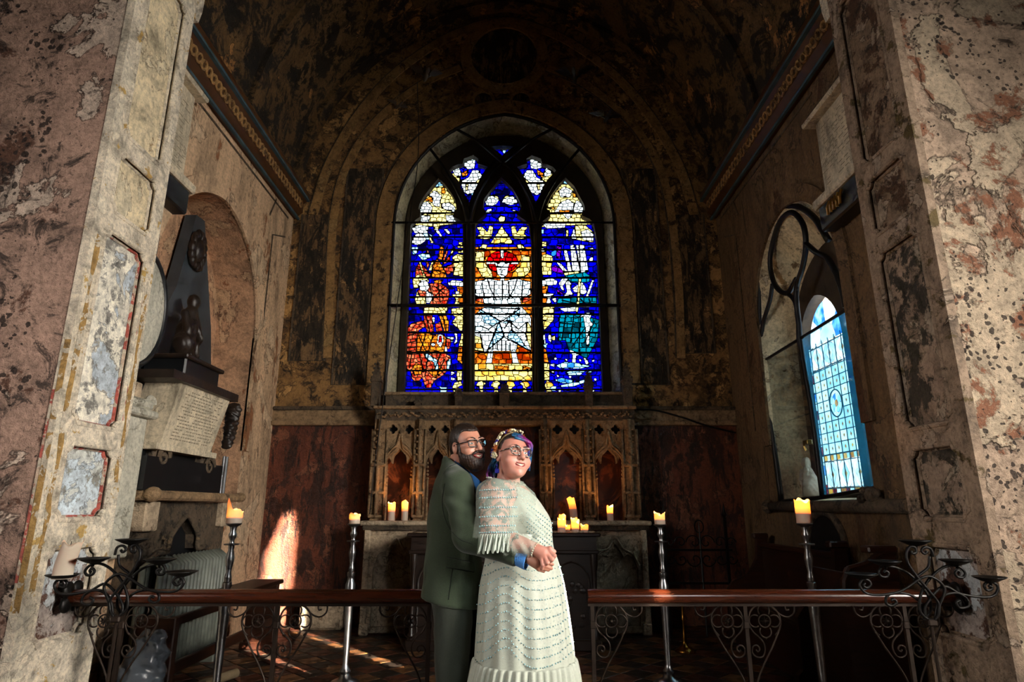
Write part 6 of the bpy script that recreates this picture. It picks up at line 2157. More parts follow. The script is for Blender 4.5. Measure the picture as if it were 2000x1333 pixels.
bp = PY(1336, 1238, 6.55)
bs_ = thing('brass_candlestick', 'small brass candlestick standing on the dark tiles right of the altar', 'candlestick', (bp.x, 6.55, 0))
MB().lathe((bp.x, 6.55, 0), [(0.10, 0), (0.10, 0.015), (0.06, 0.04), (0.03, 0.06), (0.018, 0.10), (0.024, 0.12), (0.013, 0.15), (0.012, 0.27), (0.022, 0.29), (0.013, 0.31), (0.012, 0.40), (0.02, 0.43), (0.03, 0.45)], 14).build('stem', 'brass', bs_, smooth=True)
MB().lathe((bp.x, 6.55, 0.45), [(0.01, 0.0), (0.055, 0.012), (0.06, 0.02), (0.05, 0.018), (0.01, 0.01)], 14).build('drip_dish', 'brass', bs_, smooth=True)

# statuette on the sill of the side window
q = PX(1584, 962, XR + 0.22)
so_ = np.array((XR + 0.22, q.y, 1.452))


def cast(p):
    e = lambda c, r: sd_ell(p, so_ + np.array(c), r)
    k = lambda a, b, ra, rb: sd_cap(p, so_ + np.array(a), so_ + np.array(b), ra, rb)
    d = k((0, 0, 0.02), (0, 0.0, 0.16), 0.085, 0.07)
    d = smin(d, k((0, 0.01, 0.16), (0, 0.02, 0.26), 0.07, 0.05), 0.04)
    d = smin(d, e((0.0, 0.03, 0.34), (0.045, 0.05, 0.055)), 0.02)
    d = smin(d, k((-0.05, -0.06, 0.26), (-0.07, 0.02, 0.17), 0.028, 0.022), 0.02)
    d = smin(d, k((-0.03, 0.07, 0.25), (-0.08, 0.0, 0.13), 0.028, 0.022), 0.02)
    d = smin(d, e((-0.05, -0.05, 0.08), (0.06, 0.06, 0.07)), 0.03)
    d = d + 0.007 * np.sin(p[:, 1] * 75 + p[:, 2] * 48) * np.sin(p[:, 2] * 40 + p[:, 0] * 60)
    return np.maximum(d, so_[2] - p[:, 2])


V, Fq = net(cast, so_ - np.array((0.16, 0.16, 0.02)), so_ + np.array((0.16, 0.16, 0.42)), 0.011)
setp(make('statuette', V, Fq, 'plaster_cast', None, smooth=True), 'small broken white plaster statuette on the side window sill', 'statuette')

# ------------------------------------------------------------------ birds hung on threads before the east wall
def bird(u, v, y, span, heading, flap, label, mat):
    c = PY(u, v, y)
    R_ = Matrix.Rotation(heading, 3, 'Z')
    W_ = lambda a: c + R_ @ Vector(a)
    r = thing('hanging_bird', label, 'bird', c, 'birds hung below the vault')
    s = span

    def body(p):
        d = sd_cap(p, (-0.10 * s, 0, 0), (0.14 * s, 0, 0.01 * s), 0.055 * s, 0.05 * s)
        d = smin(d, sd_ell(p, (0.22 * s, 0, 0.04 * s), (0.055 * s, 0.045 * s, 0.045 * s)), 0.03 * s)
        d = smin(d, sd_cap(p, (0.26 * s, 0, 0.035 * s), (0.34 * s, 0, 0.02 * s), 0.016 * s, 0.004 * s), 0.01 * s)
        d = smin(d, sd_ell(p, (-0.28 * s, 0, -0.01 * s), (0.16 * s, 0.06 * s, 0.012 * s)), 0.03 * s)
        for sg in (-1, 1):
            d = smin(d, sd_cap(p, (0.05 * s, sg * 0.03 * s, 0.02 * s), (0.08 * s, sg * 0.22 * s, 0.02 * s + flap * 0.6 * 0.3 * s), 0.035 * s, 0.018 * s), 0.03 * s)
        return d
    V, Fq = net(body, np.array((-0.5, -0.3, -0.12)) * s, np.array((0.4, 0.3, 0.30)) * s, 0.022 * s)
    make('body', [W_(Vector(v_)) for v_ in V], Fq, mat, r, smooth=True)
    for sg in (-1, 1):
        w = MB()
        for k in range(9):         # flight feathers
            t_ = k / 8
            root_ = Vector((0.07 * s - 0.12 * s * t_ * 0.4, sg * (0.10 + 0.14 * (1 - t_)) * s, 0.02 * s + flap * 0.12 * s))
            tip = Vector((0.10 * s - 0.42 * s * t_ * 0.8, sg * (0.52 - 0.30 * t_) * s, flap * (0.36 - 0.16 * t_) * s))
            nr = Vector((1, 0, 0)) * 0.035 * s
            w.hexa([W_(root_ - nr), W_(root_ + nr), W_(root_ + nr + Vector((0, 0, .008 * s))), W_(root_ - nr + Vector((0, 0, .008 * s))), W_(tip - nr * .5), W_(tip + nr * .5), W_(tip + nr * .5 + Vector((0, 0, .004 * s))), W_(tip - nr * .5 + Vector((0, 0, .004 * s)))])
        w.build('wing', mat, r)
    zt = 5.42 + math.sqrt(max(0.1, 3.0 ** 2 - (c.x + 0.1) ** 2)) * 1.08
    MB().tube([c, Vector((c.x, c.y, zt))], 0.0015, 4).build('thread', 'grey_wire', r)


plain('feather_black', '#100e0d', 0.6)
plain('feather_grey', '#4d443a', 0.7)
bird(832, 150, 7.2, 0.46, 1.9, 0.9, 'grey bird with raised wings hung left of the painted roundel', 'feather_grey')
bird(1122, 152, 7.2, 0.52, 1.4, 1.0, 'black bird with wings swept up hung right of the painted roundel', 'feather_black')
bird(1186, 230, 7.3, 0.46, 1.75, 0.45, 'black bird gliding above the right shoulder of the window', 'feather_black')
bird(778, 208, 7.4, 0.30, 2.2, 0.6, 'small dark bird hung above the left shoulder of the window', 'feather_grey')

# cables across the wall
cb = MB().tube([PY(u, v, YR - 0.14) for u, v in spline([(815, 160), (817, 300), (800, 430), (775, 600), (752, 760), (733, 900), (722, 1005)], 6)], 0.006, 5)
setp(cb.build('hanging_cable', 'frame_iron', smooth=True), 'thin black cable hanging down beside the window to the altar ledge', 'cable')
cb = MB().tube([PY(u, v, YB - 0.12) for u, v in spline([(1243, 800), (1280, 802), (1330, 815), (1380, 832), (1437, 846)], 6)], 0.012, 6)
setp(cb.build('wall_cable', 'frame_iron', smooth=True), 'black cable sagging along the wall right of the reredos', 'cable')
# pale stone lying against the back wall near the sun patch
lb_ = MB().box(-2.42, -1.92, 7.62, 7.80, 0.0, 0.42, bev=0.03)
setp(lb_.build('stone_block', 'pale_stone'), 'loose pale stone block on the floor under the red dado', 'stone')
# ------------------------------------------------------------------ people
from mathutils.bvhtree import BVHTree


def skin(name, c, c2, red):
    t = NT(name)
    f = t.noise(9.0, 5, 0.6)
    col = t.mix(t.ramp(f, (0.35, 0.0), (0.7, 1.0)), hx(c), hx(c2))
    col = t.mix(t.ramp(t.noise(26.0, 3), (0.5, 0.0), (0.8, 0.35)), col, hx(red))
    M[name] = t.done(t.bsdf(col, 0.45, 0.0, t.bump(t.noise(160, 3), 0.05, 0.002), Subsurface_Weight=0.15, Subsurface_Radius=(0.01, 0.004, 0.002), Subsurface_Scale=0.6))


skin('skin_man', '#c28a72', '#b07560', '#a55546')
skin('skin_woman', '#cf9482', '#c58270', '#c0604f')
t = NT('tattooed_skin')
f = t.noise(14.0, 5, 0.7, 1.2)
c = t.mix(t.ramp(f, (0.49, 0.0), (0.54, 1.0)), hx('#cf9482'), hx('#4a4d46'))
M['tattooed_skin'] = t.done(t.bsdf(c, 0.5))


def hairmat(name, c, c2, sc=60):
    t = NT(name)
    f = t.noise(sc, 4, 0.6, 0.3, t.scale((1, 1, 0.25)))
    M[name] = t.done(t.bsdf(t.ramp(f, (0.35, hx(c)), (0.65, hx(c2))), 0.45, 0.0, t.bump(f, 0.8, 0.006)))


hairmat('hair_brown', '#120b07', '#2a1a10', 90)
hairmat('beard_brown', '#120a06', '#3e2414', 120)
hairmat('hair_shaved', '#1d1310', '#3c2821', 140)
t = NT('hair_purple')
f = t.noise(55, 4, 0.6, 0.3, t.scale((1, 1, 0.3)))
g = t.noise(7.0, 2)
c = t.mix(t.ramp(g, (0.40, 0.0), (0.56, 1.0)), hx('#4a1a8a'), hx('#125f8e'))
c = t.mix(t.ramp(t.noise(5.0, 2), (0.55, 0.0), (0.62, 1.0)), c, hx('#8a1a78'))
c = t.mix(0.7, c, t.ramp(f, (0.35, 0.15), (0.65, 1.0)), 'MULTIPLY')
M['hair_purple'] = t.done(t.bsdf(c, 0.4, 0.0, t.bump(f, 0.9, 0.008)))


def cloth(name, c, sc=220, rough=0.85, var=0.25, bump=0.25):
    t = NT(name)
    f = t.noise(sc, 2, 0.6)
    b = hx(c)
    col = t.ramp(f, (0.3, tuple(x * (1 - var) for x in b[:3]) + (1,)), (0.7, tuple(min(1, x * (1 + var)) for x in b[:3]) + (1,)))
    M[name] = t.done(t.bsdf(col, rough, 0.0, t.bump(f, bump, 0.003), Sheen_Weight=0.2))


cloth('green_tweed', '#28351f', var=0.35)
cloth('green_trousers', '#252b1f', var=0.3)
cloth('shirt_blue', '#4a8fdc', var=0.1)
cloth('dress_mint', '#b8bdad', 90, 0.6, 0.06)
cloth('shoe_leather', '#2a1a12', 40, 0.4)


def sheer(name, c, alpha):
    t = NT(name)
    tp_ = t.n('ShaderNodeBsdfTransparent')
    df = t.bsdf(hx(c), 0.6)
    dots = t.ramp(t.vor(70.0), (0.10, 1.0), (0.16, 0.0))
    mx_ = t.n('ShaderNodeMixShader')
    t.put(mx_.inputs[0], t.math('MAXIMUM', t.math('MULTIPLY', dots, 0.9), t.math('ADD', alpha, t.math('MULTIPLY', t.math('SUBTRACT', t.noise(18, 3), 0.5), 0.4))))
    t.t.links.new(tp_.outputs[0], mx_.inputs[1])
    t.t.links.new(df, mx_.inputs[2])
    M[name] = t.done(mx_.outputs[0])


sheer('tulle', '#cfdccb', 0.30)
sheer('tulle_ruffle', '#d5e0d0', 0.72)
plain('sequin', '#a8cdd2', 0.18, 0.0, var=0.2, sc=120)
plain('eye_white', '#d8d4cc', 0.3, var=0.03)
plain('iris', '#2d3a3c', 0.2)
plain('teeth', '#e2d6bc', 0.3, var=0.05)
plain('lip', '#9c4a46', 0.45, var=0.1)
plain('mouth_dark', '#3a120f', 0.6)
plain('frame_black', '#0e0f12', 0.25)
t = NT('frame_speckled')
M['frame_speckled'] = t.done(t.bsdf(t.ramp(t.noise(120, 3), (0.45, hx('#15110f')), (0.58, hx('#b9b2a8'))), 0.2))
plain('flower_cream', '#d9cda6', 0.8, var=0.15, sc=60)
plain('flower_blue', '#23209a', 0.6, var=0.3, sc=60)
plain('flower_orange', '#b4622c', 0.6, var=0.35, sc=40)
plain('flower_brown', '#7d6540', 0.7, var=0.35, sc=60)
plain('pearl', '#d8d2b8', 0.25)

YM, YW = 3.56, 3.42


def w3(u, v, y):
    return np.array(PY(u, v, y))


def rot(yaw, pitch, roll):
    return np.array((Matrix.Rotation(yaw, 3, 'Z') @ Matrix.Rotation(pitch, 3, 'X') @ Matrix.Rotation(roll, 3, 'Y')))


def head_sd(l, fem=False):
    a = np.abs(l[:, 0])
    m = np.stack([a, l[:, 1], l[:, 2]], -1)         # mirrored copy
    d = sd_ell(l, (0, -0.014, 0.035), (0.076, 0.096, 0.086))
    d = smin(d, sd_ell(l, (0, 0.022, -0.030), (0.062 if not fem else 0.068, 0.072, 0.086)), 0.03)
    d = smin(d, sd_ell(l, (0, 0.045, -0.078), (0.046 if not fem else 0.050, 0.044, 0.036)), 0.025)
    d = smin(d, sd_ell(l, (0, 0.078, -0.100), (0.020, 0.017, 0.016)), 0.02)
    ck = (0.040, 0.058, -0.030) if not fem else (0.043, 0.060, -0.036)
    d = smin(d, sd_ell(m, ck, (0.026, 0.026, 0.028) if not fem else (0.031, 0.028, 0.031)), 0.02)
    d = smin(d, sd_ell(m, (0.030, 0.080, 0.032), (0.030, 0.014, 0.011)), 0.012)
    d = smax(d, -sd_ell(m, (0.031, 0.098, 0.009), (0.019, 0.015, 0.0085)), 0.010)
    d = smin(d, sd_cap(l, (0, 0.088, 0.022), (0, 0.112, -0.022), 0.009, 0.0135), 0.010)
    d = smin(d, sd_ell(m, (0.012, 0.098, -0.027), (0.009, 0.010, 0.008)), 0.005)
    d = smax(d, -sd_ell(l, (0, 0.095, -0.060 if not fem else -0.058), (0.031, 0.022, 0.0095)), 0.004)
    d = smin(d, sd_ell(l, (0, 0.088, -0.072), (0.022, 0.012, 0.008)), 0.008)
    ear = sd_ell(m, (0.078, -0.012, -0.002), (0.010, 0.021, 0.033))
    ear = smax(ear, -sd_ell(m, (0.090, -0.006, 0.002), (0.010, 0.011, 0.020)), 0.006)
    return smin(d, ear, 0.006)


class Person:
    def __init__(self, label, base, c, R, s):
        self.root = thing('person', label, 'person', base)
        self.c, self.R, self.s = np.array(c), R, s

    def L(self, p):                      # world -> head local
        return ((p - self.c) @ self.R) / self.s

    def W(self, l):                      # head local -> world
        return Vector(self.c + self.R @ (np.array(l, float) * self.s))

    def local_net(self, f, lo, hi, step):
        V, Fq = net(f, lo, hi, step)
        return (self.c + (V * self.s) @ self.R.T), Fq

    def face_bits(self, rim_mat, shape):
        r = self.root
        for sg in (-1, 1):
            e = MB()
            for V_, F_ in [self.local_net(lambda p: sd_ell(p, (sg * 0.031, 0.0785, 0.009), (0.0125, 0.0105, 0.0058)), (sg * 0.031 - .02, .055, -.01), (sg * 0.031 + .02, .095, .03), 0.003)]:
                e.add([Vector(v) for v in V_], [tuple(f_) for f_ in F_])
            eo = e.build('eye', 'eye_white', r, smooth=True)
            V_, F_ = self.local_net(lambda p: sd_ell(p, (sg * 0.031 + 0.001, 0.0872, 0.009), (0.0056, 0.0026, 0.0052)), (sg * .031 - .012, .080, -.002), (sg * .031 + .014, .094, .022), 0.0018)
            make('iris', V_, F_, 'iris', eo, smooth=True)
            # eyebrow
            MB().tube([self.W((sg * x, y, z)) for x, y, z in ((0.012, 0.093, 0.034), (0.03, 0.093, 0.040), (0.048, 0.083, 0.036))], [0.003, 0.004, 0.0025], 6).build('eyebrow', 'hair_brown', r, smooth=True)
        # smile: dark mouth, teeth, lips
        zc = -0.060 if shape == 'square' else -0.058
        arc = [(-0.034, 0.079, zc + 0.016), (-0.019, 0.093, zc + 0.003), (0, 0.099, zc - 0.002), (0.019, 0.093, zc + 0.003), (0.034, 0.079, zc + 0.016)]
        if shape == 'square':
            arc = [(x, y + 0.004, z) for x, y, z in arc]
        sp = spline(arc, 4)
        mo_ = MB()
        mo_.tube([self.W((x, y - 0.014, z)) for x, y, z in sp], 0.0080 * self.s, 8)
        mo_.build('mouth', 'mouth_dark', r, smooth=True)
        th = MB()
        for k in range(len(sp) - 1):
            (x0, y0, z0), (x1, y1, z1) = sp[k], sp[k + 1]
            if abs(x0 + x1) > 0.056:
                continue
            th.hexa([self.W(q) for q in ((x0 + .0003, y0 - .003, z0 - .0045), (x1 - .0003, y1 - .003, z1 - .0045), (x1 - .0003, y1 - .008, z1 - .0045), (x0 + .0003, y0 - .008, z0 - .0045), (x0 + .0003, y0 - .003, z0 + .0060), (x1 - .0003, y1 - .003, z1 + .0060), (x1 - .0003, y1 - .008, z1 + .0060), (x0 + .0003, y0 - .008, z0 + .0060))])
        th.build('teeth', 'teeth', r)
        lp = MB()
        lp.tube([self.W((x, y + 0.000, z + 0.0075 - abs(x) * 0.10)) for x, y, z in sp], [0.0015] + [0.0030] * (len(sp) - 2) + [0.0015], 6)
        lp.tube([self.W((x, y - 0.002, z - 0.0095 + abs(x) * 0.20)) for x, y, z in sp], [0.0015] + [0.0042] * (len(sp) - 2) + [0.0015], 6)
        lp.build('lips', 'lip', r, smooth=True)
        # glasses
        g = None
        for sg in (-1, 1):
            n = 24
            pts = []
            for k in range(n):
                a = 2 * PI * k / n
                ex = 0.55 if shape == 'square' else 0.85
                hw, hh = (0.0275, 0.0185) if shape == 'square' else (0.0265, 0.0215)
                x = hw * math.copysign(abs(math.cos(a)) ** ex, math.cos(a))
                z = hh * math.copysign(abs(math.sin(a)) ** ex, math.sin(a))
                pts.append((sg * 0.033 + x, 0.104 - 0.010 * ((sg * 0.033 + x) / 0.06) ** 2, 0.008 + z))
            b = MB().tube([self.W(q) for q in pts], (0.0029 if shape == 'square' else 0.0033) * self.s, 6, closed=True)
            if g is None:
                b.tube([self.W(q) for q in ((-0.008, 0.104, 0.014), (0, 0.106, 0.017), (0.008, 0.104, 0.014))], 0.0022, 6)
                g = b.build('glasses', rim_mat, r, smooth=True)
            else:
                b.build('rim', rim_mat, g, smooth=True)
            MB().tube([self.W(q) for q in ((sg * 0.060, 0.095, 0.018), (sg * 0.072, 0.06, 0.018), (sg * 0.080, 0.0, 0.016), (sg * 0.082, -0.02, 0.006))], 0.0028, 6).build('temple', rim_mat, g, smooth=True)
            lv_ = [self.W(q) for q in pts]
            cen = self.W((sg * 0.033, 0.1045, 0.008))
            make('lens', lv_ + [cen], [(k, (k + 1) % n, n) for k in range(n)], 'clear_glass', g)


# ---------------------------------------------------------------- the man
hc = w3(913, 873, 3.50)
man = Person('bearded man in a dark green suit and glasses embracing the bride from behind', (w3(885, 1480, YM)[0], YM, 0), hc, rot(math.radians(-140), math.radians(3), math.radians(7)), 1.0)
sh_r, el_r, wr_r = w3(893, 948, 3.385), w3(912, 1052, 3.25), w3(1016, 1090, 3.155)


def man_body(p):
    d = head_sd(man.L(p))
    d = smin(d, sd_cap(p, w3(903, 880, 3.53), w3(893, 930, 3.57), 0.056, 0.066), 0.02)
    return d


def hand_sd(p, wrist, palm_c, R, pr, fingers, thumb):
    d = sd_ell(p, palm_c, pr, R)
    d = smin(d, sd_cap(p, wrist, palm_c, 0.030, 0.026), 0.02)
    for ch, r0, r1 in fingers:
        for i in range(len(ch) - 1):
            ra = r0 + (r1 - r0) * i / (len(ch) - 1)
            rb = r0 + (r1 - r0) * (i + 1) / (len(ch) - 1)
            d = smin(d, sd_cap(p, ch[i], ch[i + 1], ra, rb), 0.005)
    ch, r0, r1 = thumb
    for i in range(len(ch) - 1):
        d = smin(d, sd_cap(p, ch[i], ch[i + 1], r0 + (r1 - r0) * i / 2, r0 + (r1 - r0) * (i + 1) / 2), 0.006)
    return d


yh = 3.125
mw, mp = w3(1026, 1087, 3.145), w3(1048, 1098, 3.115)
mfing = [([w3(1052, 1094, yh - .006), w3(1066, 1098, yh - .02), w3(1079, 1103, yh - .005)], .0105, .008),
         ([w3(1052, 1099, yh - .008), w3(1064, 1106, yh - .022), w3(1077, 1111, yh - .004)], .0105, .008),
         ([w3(1048, 1103, yh - .008), w3(1058, 1110, yh - .022), w3(1071, 1114, yh - .006)], .0105, .008),
         ([w3(1044, 1106, yh - .006), w3(1052, 1113, yh - .018), w3(1062, 1117, yh - .006)], .0095, .007)]
mthumb = ([w3(1040, 1090, yh), w3(1054, 1082, yh - .01), w3(1068, 1080, yh - .004)], .012, .009)
hand_R = np.array(Matrix.Rotation(math.radians(24), 3, 'Y'))
parts = [net(man_body, w3(913, 873, 3.5) - np.array((0.13, 0.15, 0.19)), w3(913, 873, 3.5) + np.array((0.13, 0.16, 0.14)), 0.0036),
         net(lambda p: hand_sd(p, mw, mp, hand_R, (.040, .018, .026), mfing, mthumb), mp - np.array((.09, .07, .07)), mp + np.array((.11, .06, .07)), 0.0032)]


def man_core(p):          # the rest of the body, under the clothes
    d = sd_ell(p, w3(892, 985, YM), (0.12, 0.15, 0.22))
    d = smin(d, sd_ell(p, w3(886, 1110, YM), (0.12, 0.14, 0.16)), 0.06)
    d = smin(d, sd_cap(p, w3(893, 925, YM), w3(892, 950, YM), 0.06, 0.08), 0.03)
    for hip, kn, an in (((880, 1150), (884, 1300), (880, 1470)), ((905, 1150), (912, 1300), (914, 1470))):
        yy_ = YM - 0.07 if hip[0] < 890 else YM + 0.08
        d = smin(d, sd_cap(p, w3(*hip, yy_), w3(*kn, yy_), 0.075, 0.055), 0.03)
        d = smin(d, sd_cap(p, w3(*kn, yy_), w3(*an, yy_), 0.052, 0.035), 0.02)
    d = smin(d, sd_cap(p, sh_r, el_r, 0.045, 0.040), 0.02)
    d = smin(d, sd_cap(p, el_r, wr_r, 0.038, 0.028), 0.02)
    return d


parts.append(net(man_core, (w3(840, 1000, YM)[0] - .1, 3.05, 0.02), (w3(1030, 1000, YM)[0] + .05, 3.80, 1.62), 0.022))
V, Fq = join_nets(parts)
make('body', V, Fq, 'skin_man', man.root, smooth=True)
# hair: cap over the skull
def man_hair(l):
    d = sd_ell(l, (0, -0.016, 0.044), (0.083, 0.103, 0.090))
    d = smin(d, sd_ell(l, (0, -0.06, -0.015), (0.066, 0.055, 0.07)), 0.03)
    h1 = 0.30 * l[:, 1] + 0.055 + 0.014 * np.exp(-((np.abs(l[:, 0]) - 0.05) / 0.02) ** 2) - l[:, 2]   # across the forehead
    h2 = ((l[:, 1] - 0.022) * 3.2 + 0.052 - l[:, 2]) * 0.32      # down the temple to the ear
    d = smax(d, np.minimum(h1, h2), 0.006)
    low = -(l[:, 2] + 0.06)
    ear = sd_ell(np.stack([np.abs(l[:, 0]), l[:, 1], l[:, 2]], -1), (0.080, -0.008, -0.008), (0.03, 0.028, 0.036))
    d = smax(d, -ear, 0.006)
    d = smax(d, low, 0.01)
    return d + 0.0018 * np.sin(l[:, 0] * 420 + l[:, 2] * 160) * np.sin(l[:, 1] * 260)


make('hair', *man.local_net(man_hair, (-.11, -.14, -.09), (.11, .12, .16), 0.0042), 'hair_brown', man.root, smooth=True)


def man_beard(l):
    m = np.stack([np.abs(l[:, 0]), l[:, 1], l[:, 2]], -1)
    d = sd_ell(l, (0, 0.030, -0.062), (0.072, 0.071, 0.064))
    d = smin(d, sd_ell(l, (0, 0.062, -0.108), (0.042, 0.036, 0.034)), 0.03)
    # cheek line: falls from the ear to the mouth corner
    cheek = (l[:, 2] + 0.008) + (l[:, 1] - 0.0) * 0.46
    d = smax(d, cheek, 0.012)
    d = smin(d, sd_ell(m, (0.018, 0.0965, -0.0425), (0.026, 0.011, 0.0095), np.array(Matrix.Rotation(math.radians(18), 3, 'Y'))), 0.006)
    side = sd_ell(m, (0.072, 0.016, -0.015), (0.007, 0.013, 0.045))
    d = smin(d, side, 0.008)
    mouth = sd_ell(l, (0, 0.098, -0.0590), (0.036, 0.035, 0.0135))
    d = smax(d, -mouth, 0.006)
    return d + 0.0018 * np.sin(l[:, 0] * 350 + l[:, 2] * 120) * np.sin(l[:, 1] * 300 + l[:, 2] * 200)


make('beard', *man.local_net(man_beard, (-.10, -.05, -.16), (.10, .13, .06), 0.004), 'beard_brown', man.root, smooth=True)
man.face_bits('frame_black', 'square')


def fold(p, a, fx, fz):
    return a * np.sin(p[:, 0] * fx + p[:, 2] * fz + 2.0 * np.sin(p[:, 2] * 9)) * np.sin(p[:, 2] * 14 + p[:, 1] * 9)


def man_jacket(p):
    d = sd_ell(p, w3(893, 968, YM), (0.140, 0.195, 0.140))
    d = smin(d, sd_ell(p, w3(889, 1020, YM), (0.152, 0.185, 0.16)), 0.07)
    d = smin(d, sd_ell(p, w3(886, 1085, YM), (0.150, 0.175, 0.17)), 0.08)
    d = smin(d, sd_cap(p, w3(884, 1130, YM - .03), w3(881, 1200, YM - .03), 0.155, 0.170), 0.06)
    d = smin(d, sd_cap(p, w3(887, 932, YM - .13), w3(887, 932, YM + .13), 0.062, 0.062), 0.06)
    d = smin(d, sd_cap(p, w3(888, 905, YM - .02), w3(890, 935, YM - .03), 0.074, 0.10), 0.03)
    hem = p[:, 2] - (w3(822, 1166, YM)[2] - (p[:, 0] - w3(822, 1166, YM)[0]) * 0.17)
    d = smax(d, -hem, 0.008)
    arm = sd_cap(p, sh_r, el_r, 0.085, 0.066)
    arm = smin(arm, sd_cap(p, el_r, wr_r, 0.064, 0.045), 0.03)
    end = ((p - wr_r) @ ((wr_r - el_r) / np.linalg.norm(wr_r - el_r))) + 0.012
    arm = smax(arm, end, 0.006)
    arm = arm + fold(p, 0.005, 30, 55)
    d = smin(d, arm, 0.022)
    # neck opening, lower at the front
    nk = sd_cap(p, w3(905, 870, 3.54), w3(897, 930, 3.55), 0.075, 0.062)
    d = smax(d, -nk, 0.008)
    fr = sd_cap(p, w3(925, 905, 3.50), w3(950, 985, 3.45), 0.035, 0.028)
    d = smax(d, -fr, 0.012)
    top = p[:, 2] - (w3(880, 897, YM)[2] - (p[:, 0] - w3(880, 897, YM)[0]) * 0.75)
    d = smax(d, top, 0.01)
    return d + fold(p, 0.0025, 22, 30)


V, Fq = net(man_jacket, (w3(815, 1000, YM)[0] - .04, 3.02, 0.78), (w3(1030, 1000, 3.2)[0] + .02, 3.84, 1.68), 0.0095)
jk = make('jacket', V, Fq, 'green_tweed', man.root, smooth=True)
bvh_j = BVHTree.FromPolygons([Vector(v) for v in V], [tuple(f_) for f_ in Fq])
CAMP = Vector((0, 0, CAM_Z))


def on_surface(bvh, u, v, lift=0.003):
    a, yc, zc = ray(u, v)
    d = Vector((a, yc, zc)).normalized()
    h = bvh.ray_cast(CAMP, d)
    if h[0] is None:
        return None
    return h[0] + h[1] * lift if h[1].dot(d) < 0 else h[0] - h[1] * lift


# pocket flap, seams
fl_ = []
for i in range(7):
    u = 872 + (926 - 872) * i / 6
    fl_.append((on_surface(bvh_j, u, 1090 + 11 * i / 6, 0.004), on_surface(bvh_j, u, 1107 + 10 * i / 6, 0.011)))
if all(a is not None and b is not None for a, b in fl_):
    b = MB()
    for i in range(6):
        (a0, b0), (a1, b1) = fl_[i], fl_[i + 1]
        o_ = Vector((0, 0.006, 0))
        b.hexa([b0 - o_, b1 - o_, b1 + o_, b0 + o_, a0 - o_ * .6, a1 - o_ * .6, a1 + o_, a0 + o_])
    b.build('pocket_flap', 'green_tweed', jk)
plain('seam', '#1a2018', 0.9)
for pts in ([(869, 945), (864, 985), (874, 1025), (896, 1052), (925, 1064)], [(884, 1112), (880, 1140), (876, 1172)], [(872, 1089), (890, 1092), (908, 1096), (926, 1100)], [(872, 1109), (890, 1112), (908, 1115), (926, 1118)], [(878, 912), (898, 906), (915, 918), (928, 940)]):
    q = [on_surface(bvh_j, u, v, 0.0006) for u, v in spline(pts, 6)]
    q = [x for x in q if x is not None]
    if len(q) > 3:
        MB().tube(q, 0.0022, 5).build('seam', 'seam', jk)


def man_shirt(p):
    d = sd_cap(p, w3(905, 893, 3.545), w3(896, 930, 3.555), 0.066, 0.074)
    d = smin(d, sd_cap(p, w3(918, 912, 3.52), w3(945, 975, 3.47), 0.040, 0.035), 0.02)
    d = smax(d, -sd_cap(p, w3(907, 860, 3.535), w3(898, 910, 3.55), 0.062, 0.060), 0.004)
    top = p[:, 2] - (w3(882, 893, YM)[2] - (p[:, 0] - w3(882, 893, YM)[0]) * 0.80)
    return smax(d, top, 0.004)


make('shirt', *net(man_shirt, w3(905, 930, 3.5) - np.array((.16, .16, .2)), w3(905, 930, 3.5) + np.array((.2, .16, .16)), 0.006), 'shirt_blue', man.root, smooth=True)
dirw = (wr_r - el_r) / np.linalg.norm(wr_r - el_r)


def cuff(p):
    a, b = wr_r - dirw * 0.03, wr_r + dirw * 0.040
    d = sd_cap(p, a, b, 0.040, 0.046)
    d = smax(d, (p - b) @ dirw, 0.002)
    d = smax(d, -((p - a) @ dirw), 0.002)
    return smax(d, -sd_cap(p, a - dirw * .05, b + dirw * 0.05, 0.036, 0.041), 0.002)


make('shirt_cuff', *net(cuff, wr_r - 0.09, wr_r + 0.09, 0.004), 'shirt_blue', man.root, smooth=True)


def man_trousers(p):
    d = sd_ell(p, w3(884, 1140, YM), (0.13, 0.15, 0.15))
    for hip, kn, an in (((884, 1165), (884, 1310), (882, 1478)), ((905, 1165), (914, 1310), (916, 1478))):
        yy_ = YM - 0.075 if hip[0] < 890 else YM + 0.085
        d = smin(d, sd_cap(p, w3(*hip, yy_), w3(*kn, yy_), 0.108, 0.086), 0.03)
        d = smin(d, sd_cap(p, w3(*kn, yy_), w3(*an, yy_), 0.086, 0.078), 0.02)
    d = smax(d, 0.03 - p[:, 2], 0.004)
    return d + fold(p, 0.004, 18, 22)


make('trousers', *net(man_trousers, (w3(820, 1300, YM)[0], 3.25, 0.0), (w3(975, 1300, YM)[0], 3.90, 0.95), 0.013), 'green_trousers', man.root, smooth=True)
for u, yy_ in ((882, YM - 0.075), (916, YM + 0.085)):
    c = w3(u, 1478, yy_)
    f_ = lambda p: np.maximum(smin(sd_cap(p, (c[0] - .05, yy_, .045), (c[0] + .15, yy_ - .02, .035), .045, .04), sd_ell(p, (c[0], yy_, .07), (.055, .045, .06)), .03), 0.002 - p[:, 2])
    make('shoe', *net(f_, (c[0] - .13, yy_ - .1, -.01), (c[0] + .24, yy_ + .1, .15), .012), 'shoe_leather', man.root, smooth=True)

# ---------------------------------------------------------------- the bride
hb = w3(1001, 893, 3.40)
br = Person('smiling bride in a pale sequinned dress with glasses and a flower crown', (w3(1010, 1480, YW)[0], YW, 0), hb, rot(math.radians(-151), math.radians(7), math.radians(-7)), 1.02)
bs_r, be_r, bw_r = w3(968, 968, 3.30), w3(966, 1050, 3.20), w3(1042, 1072, 3.105)


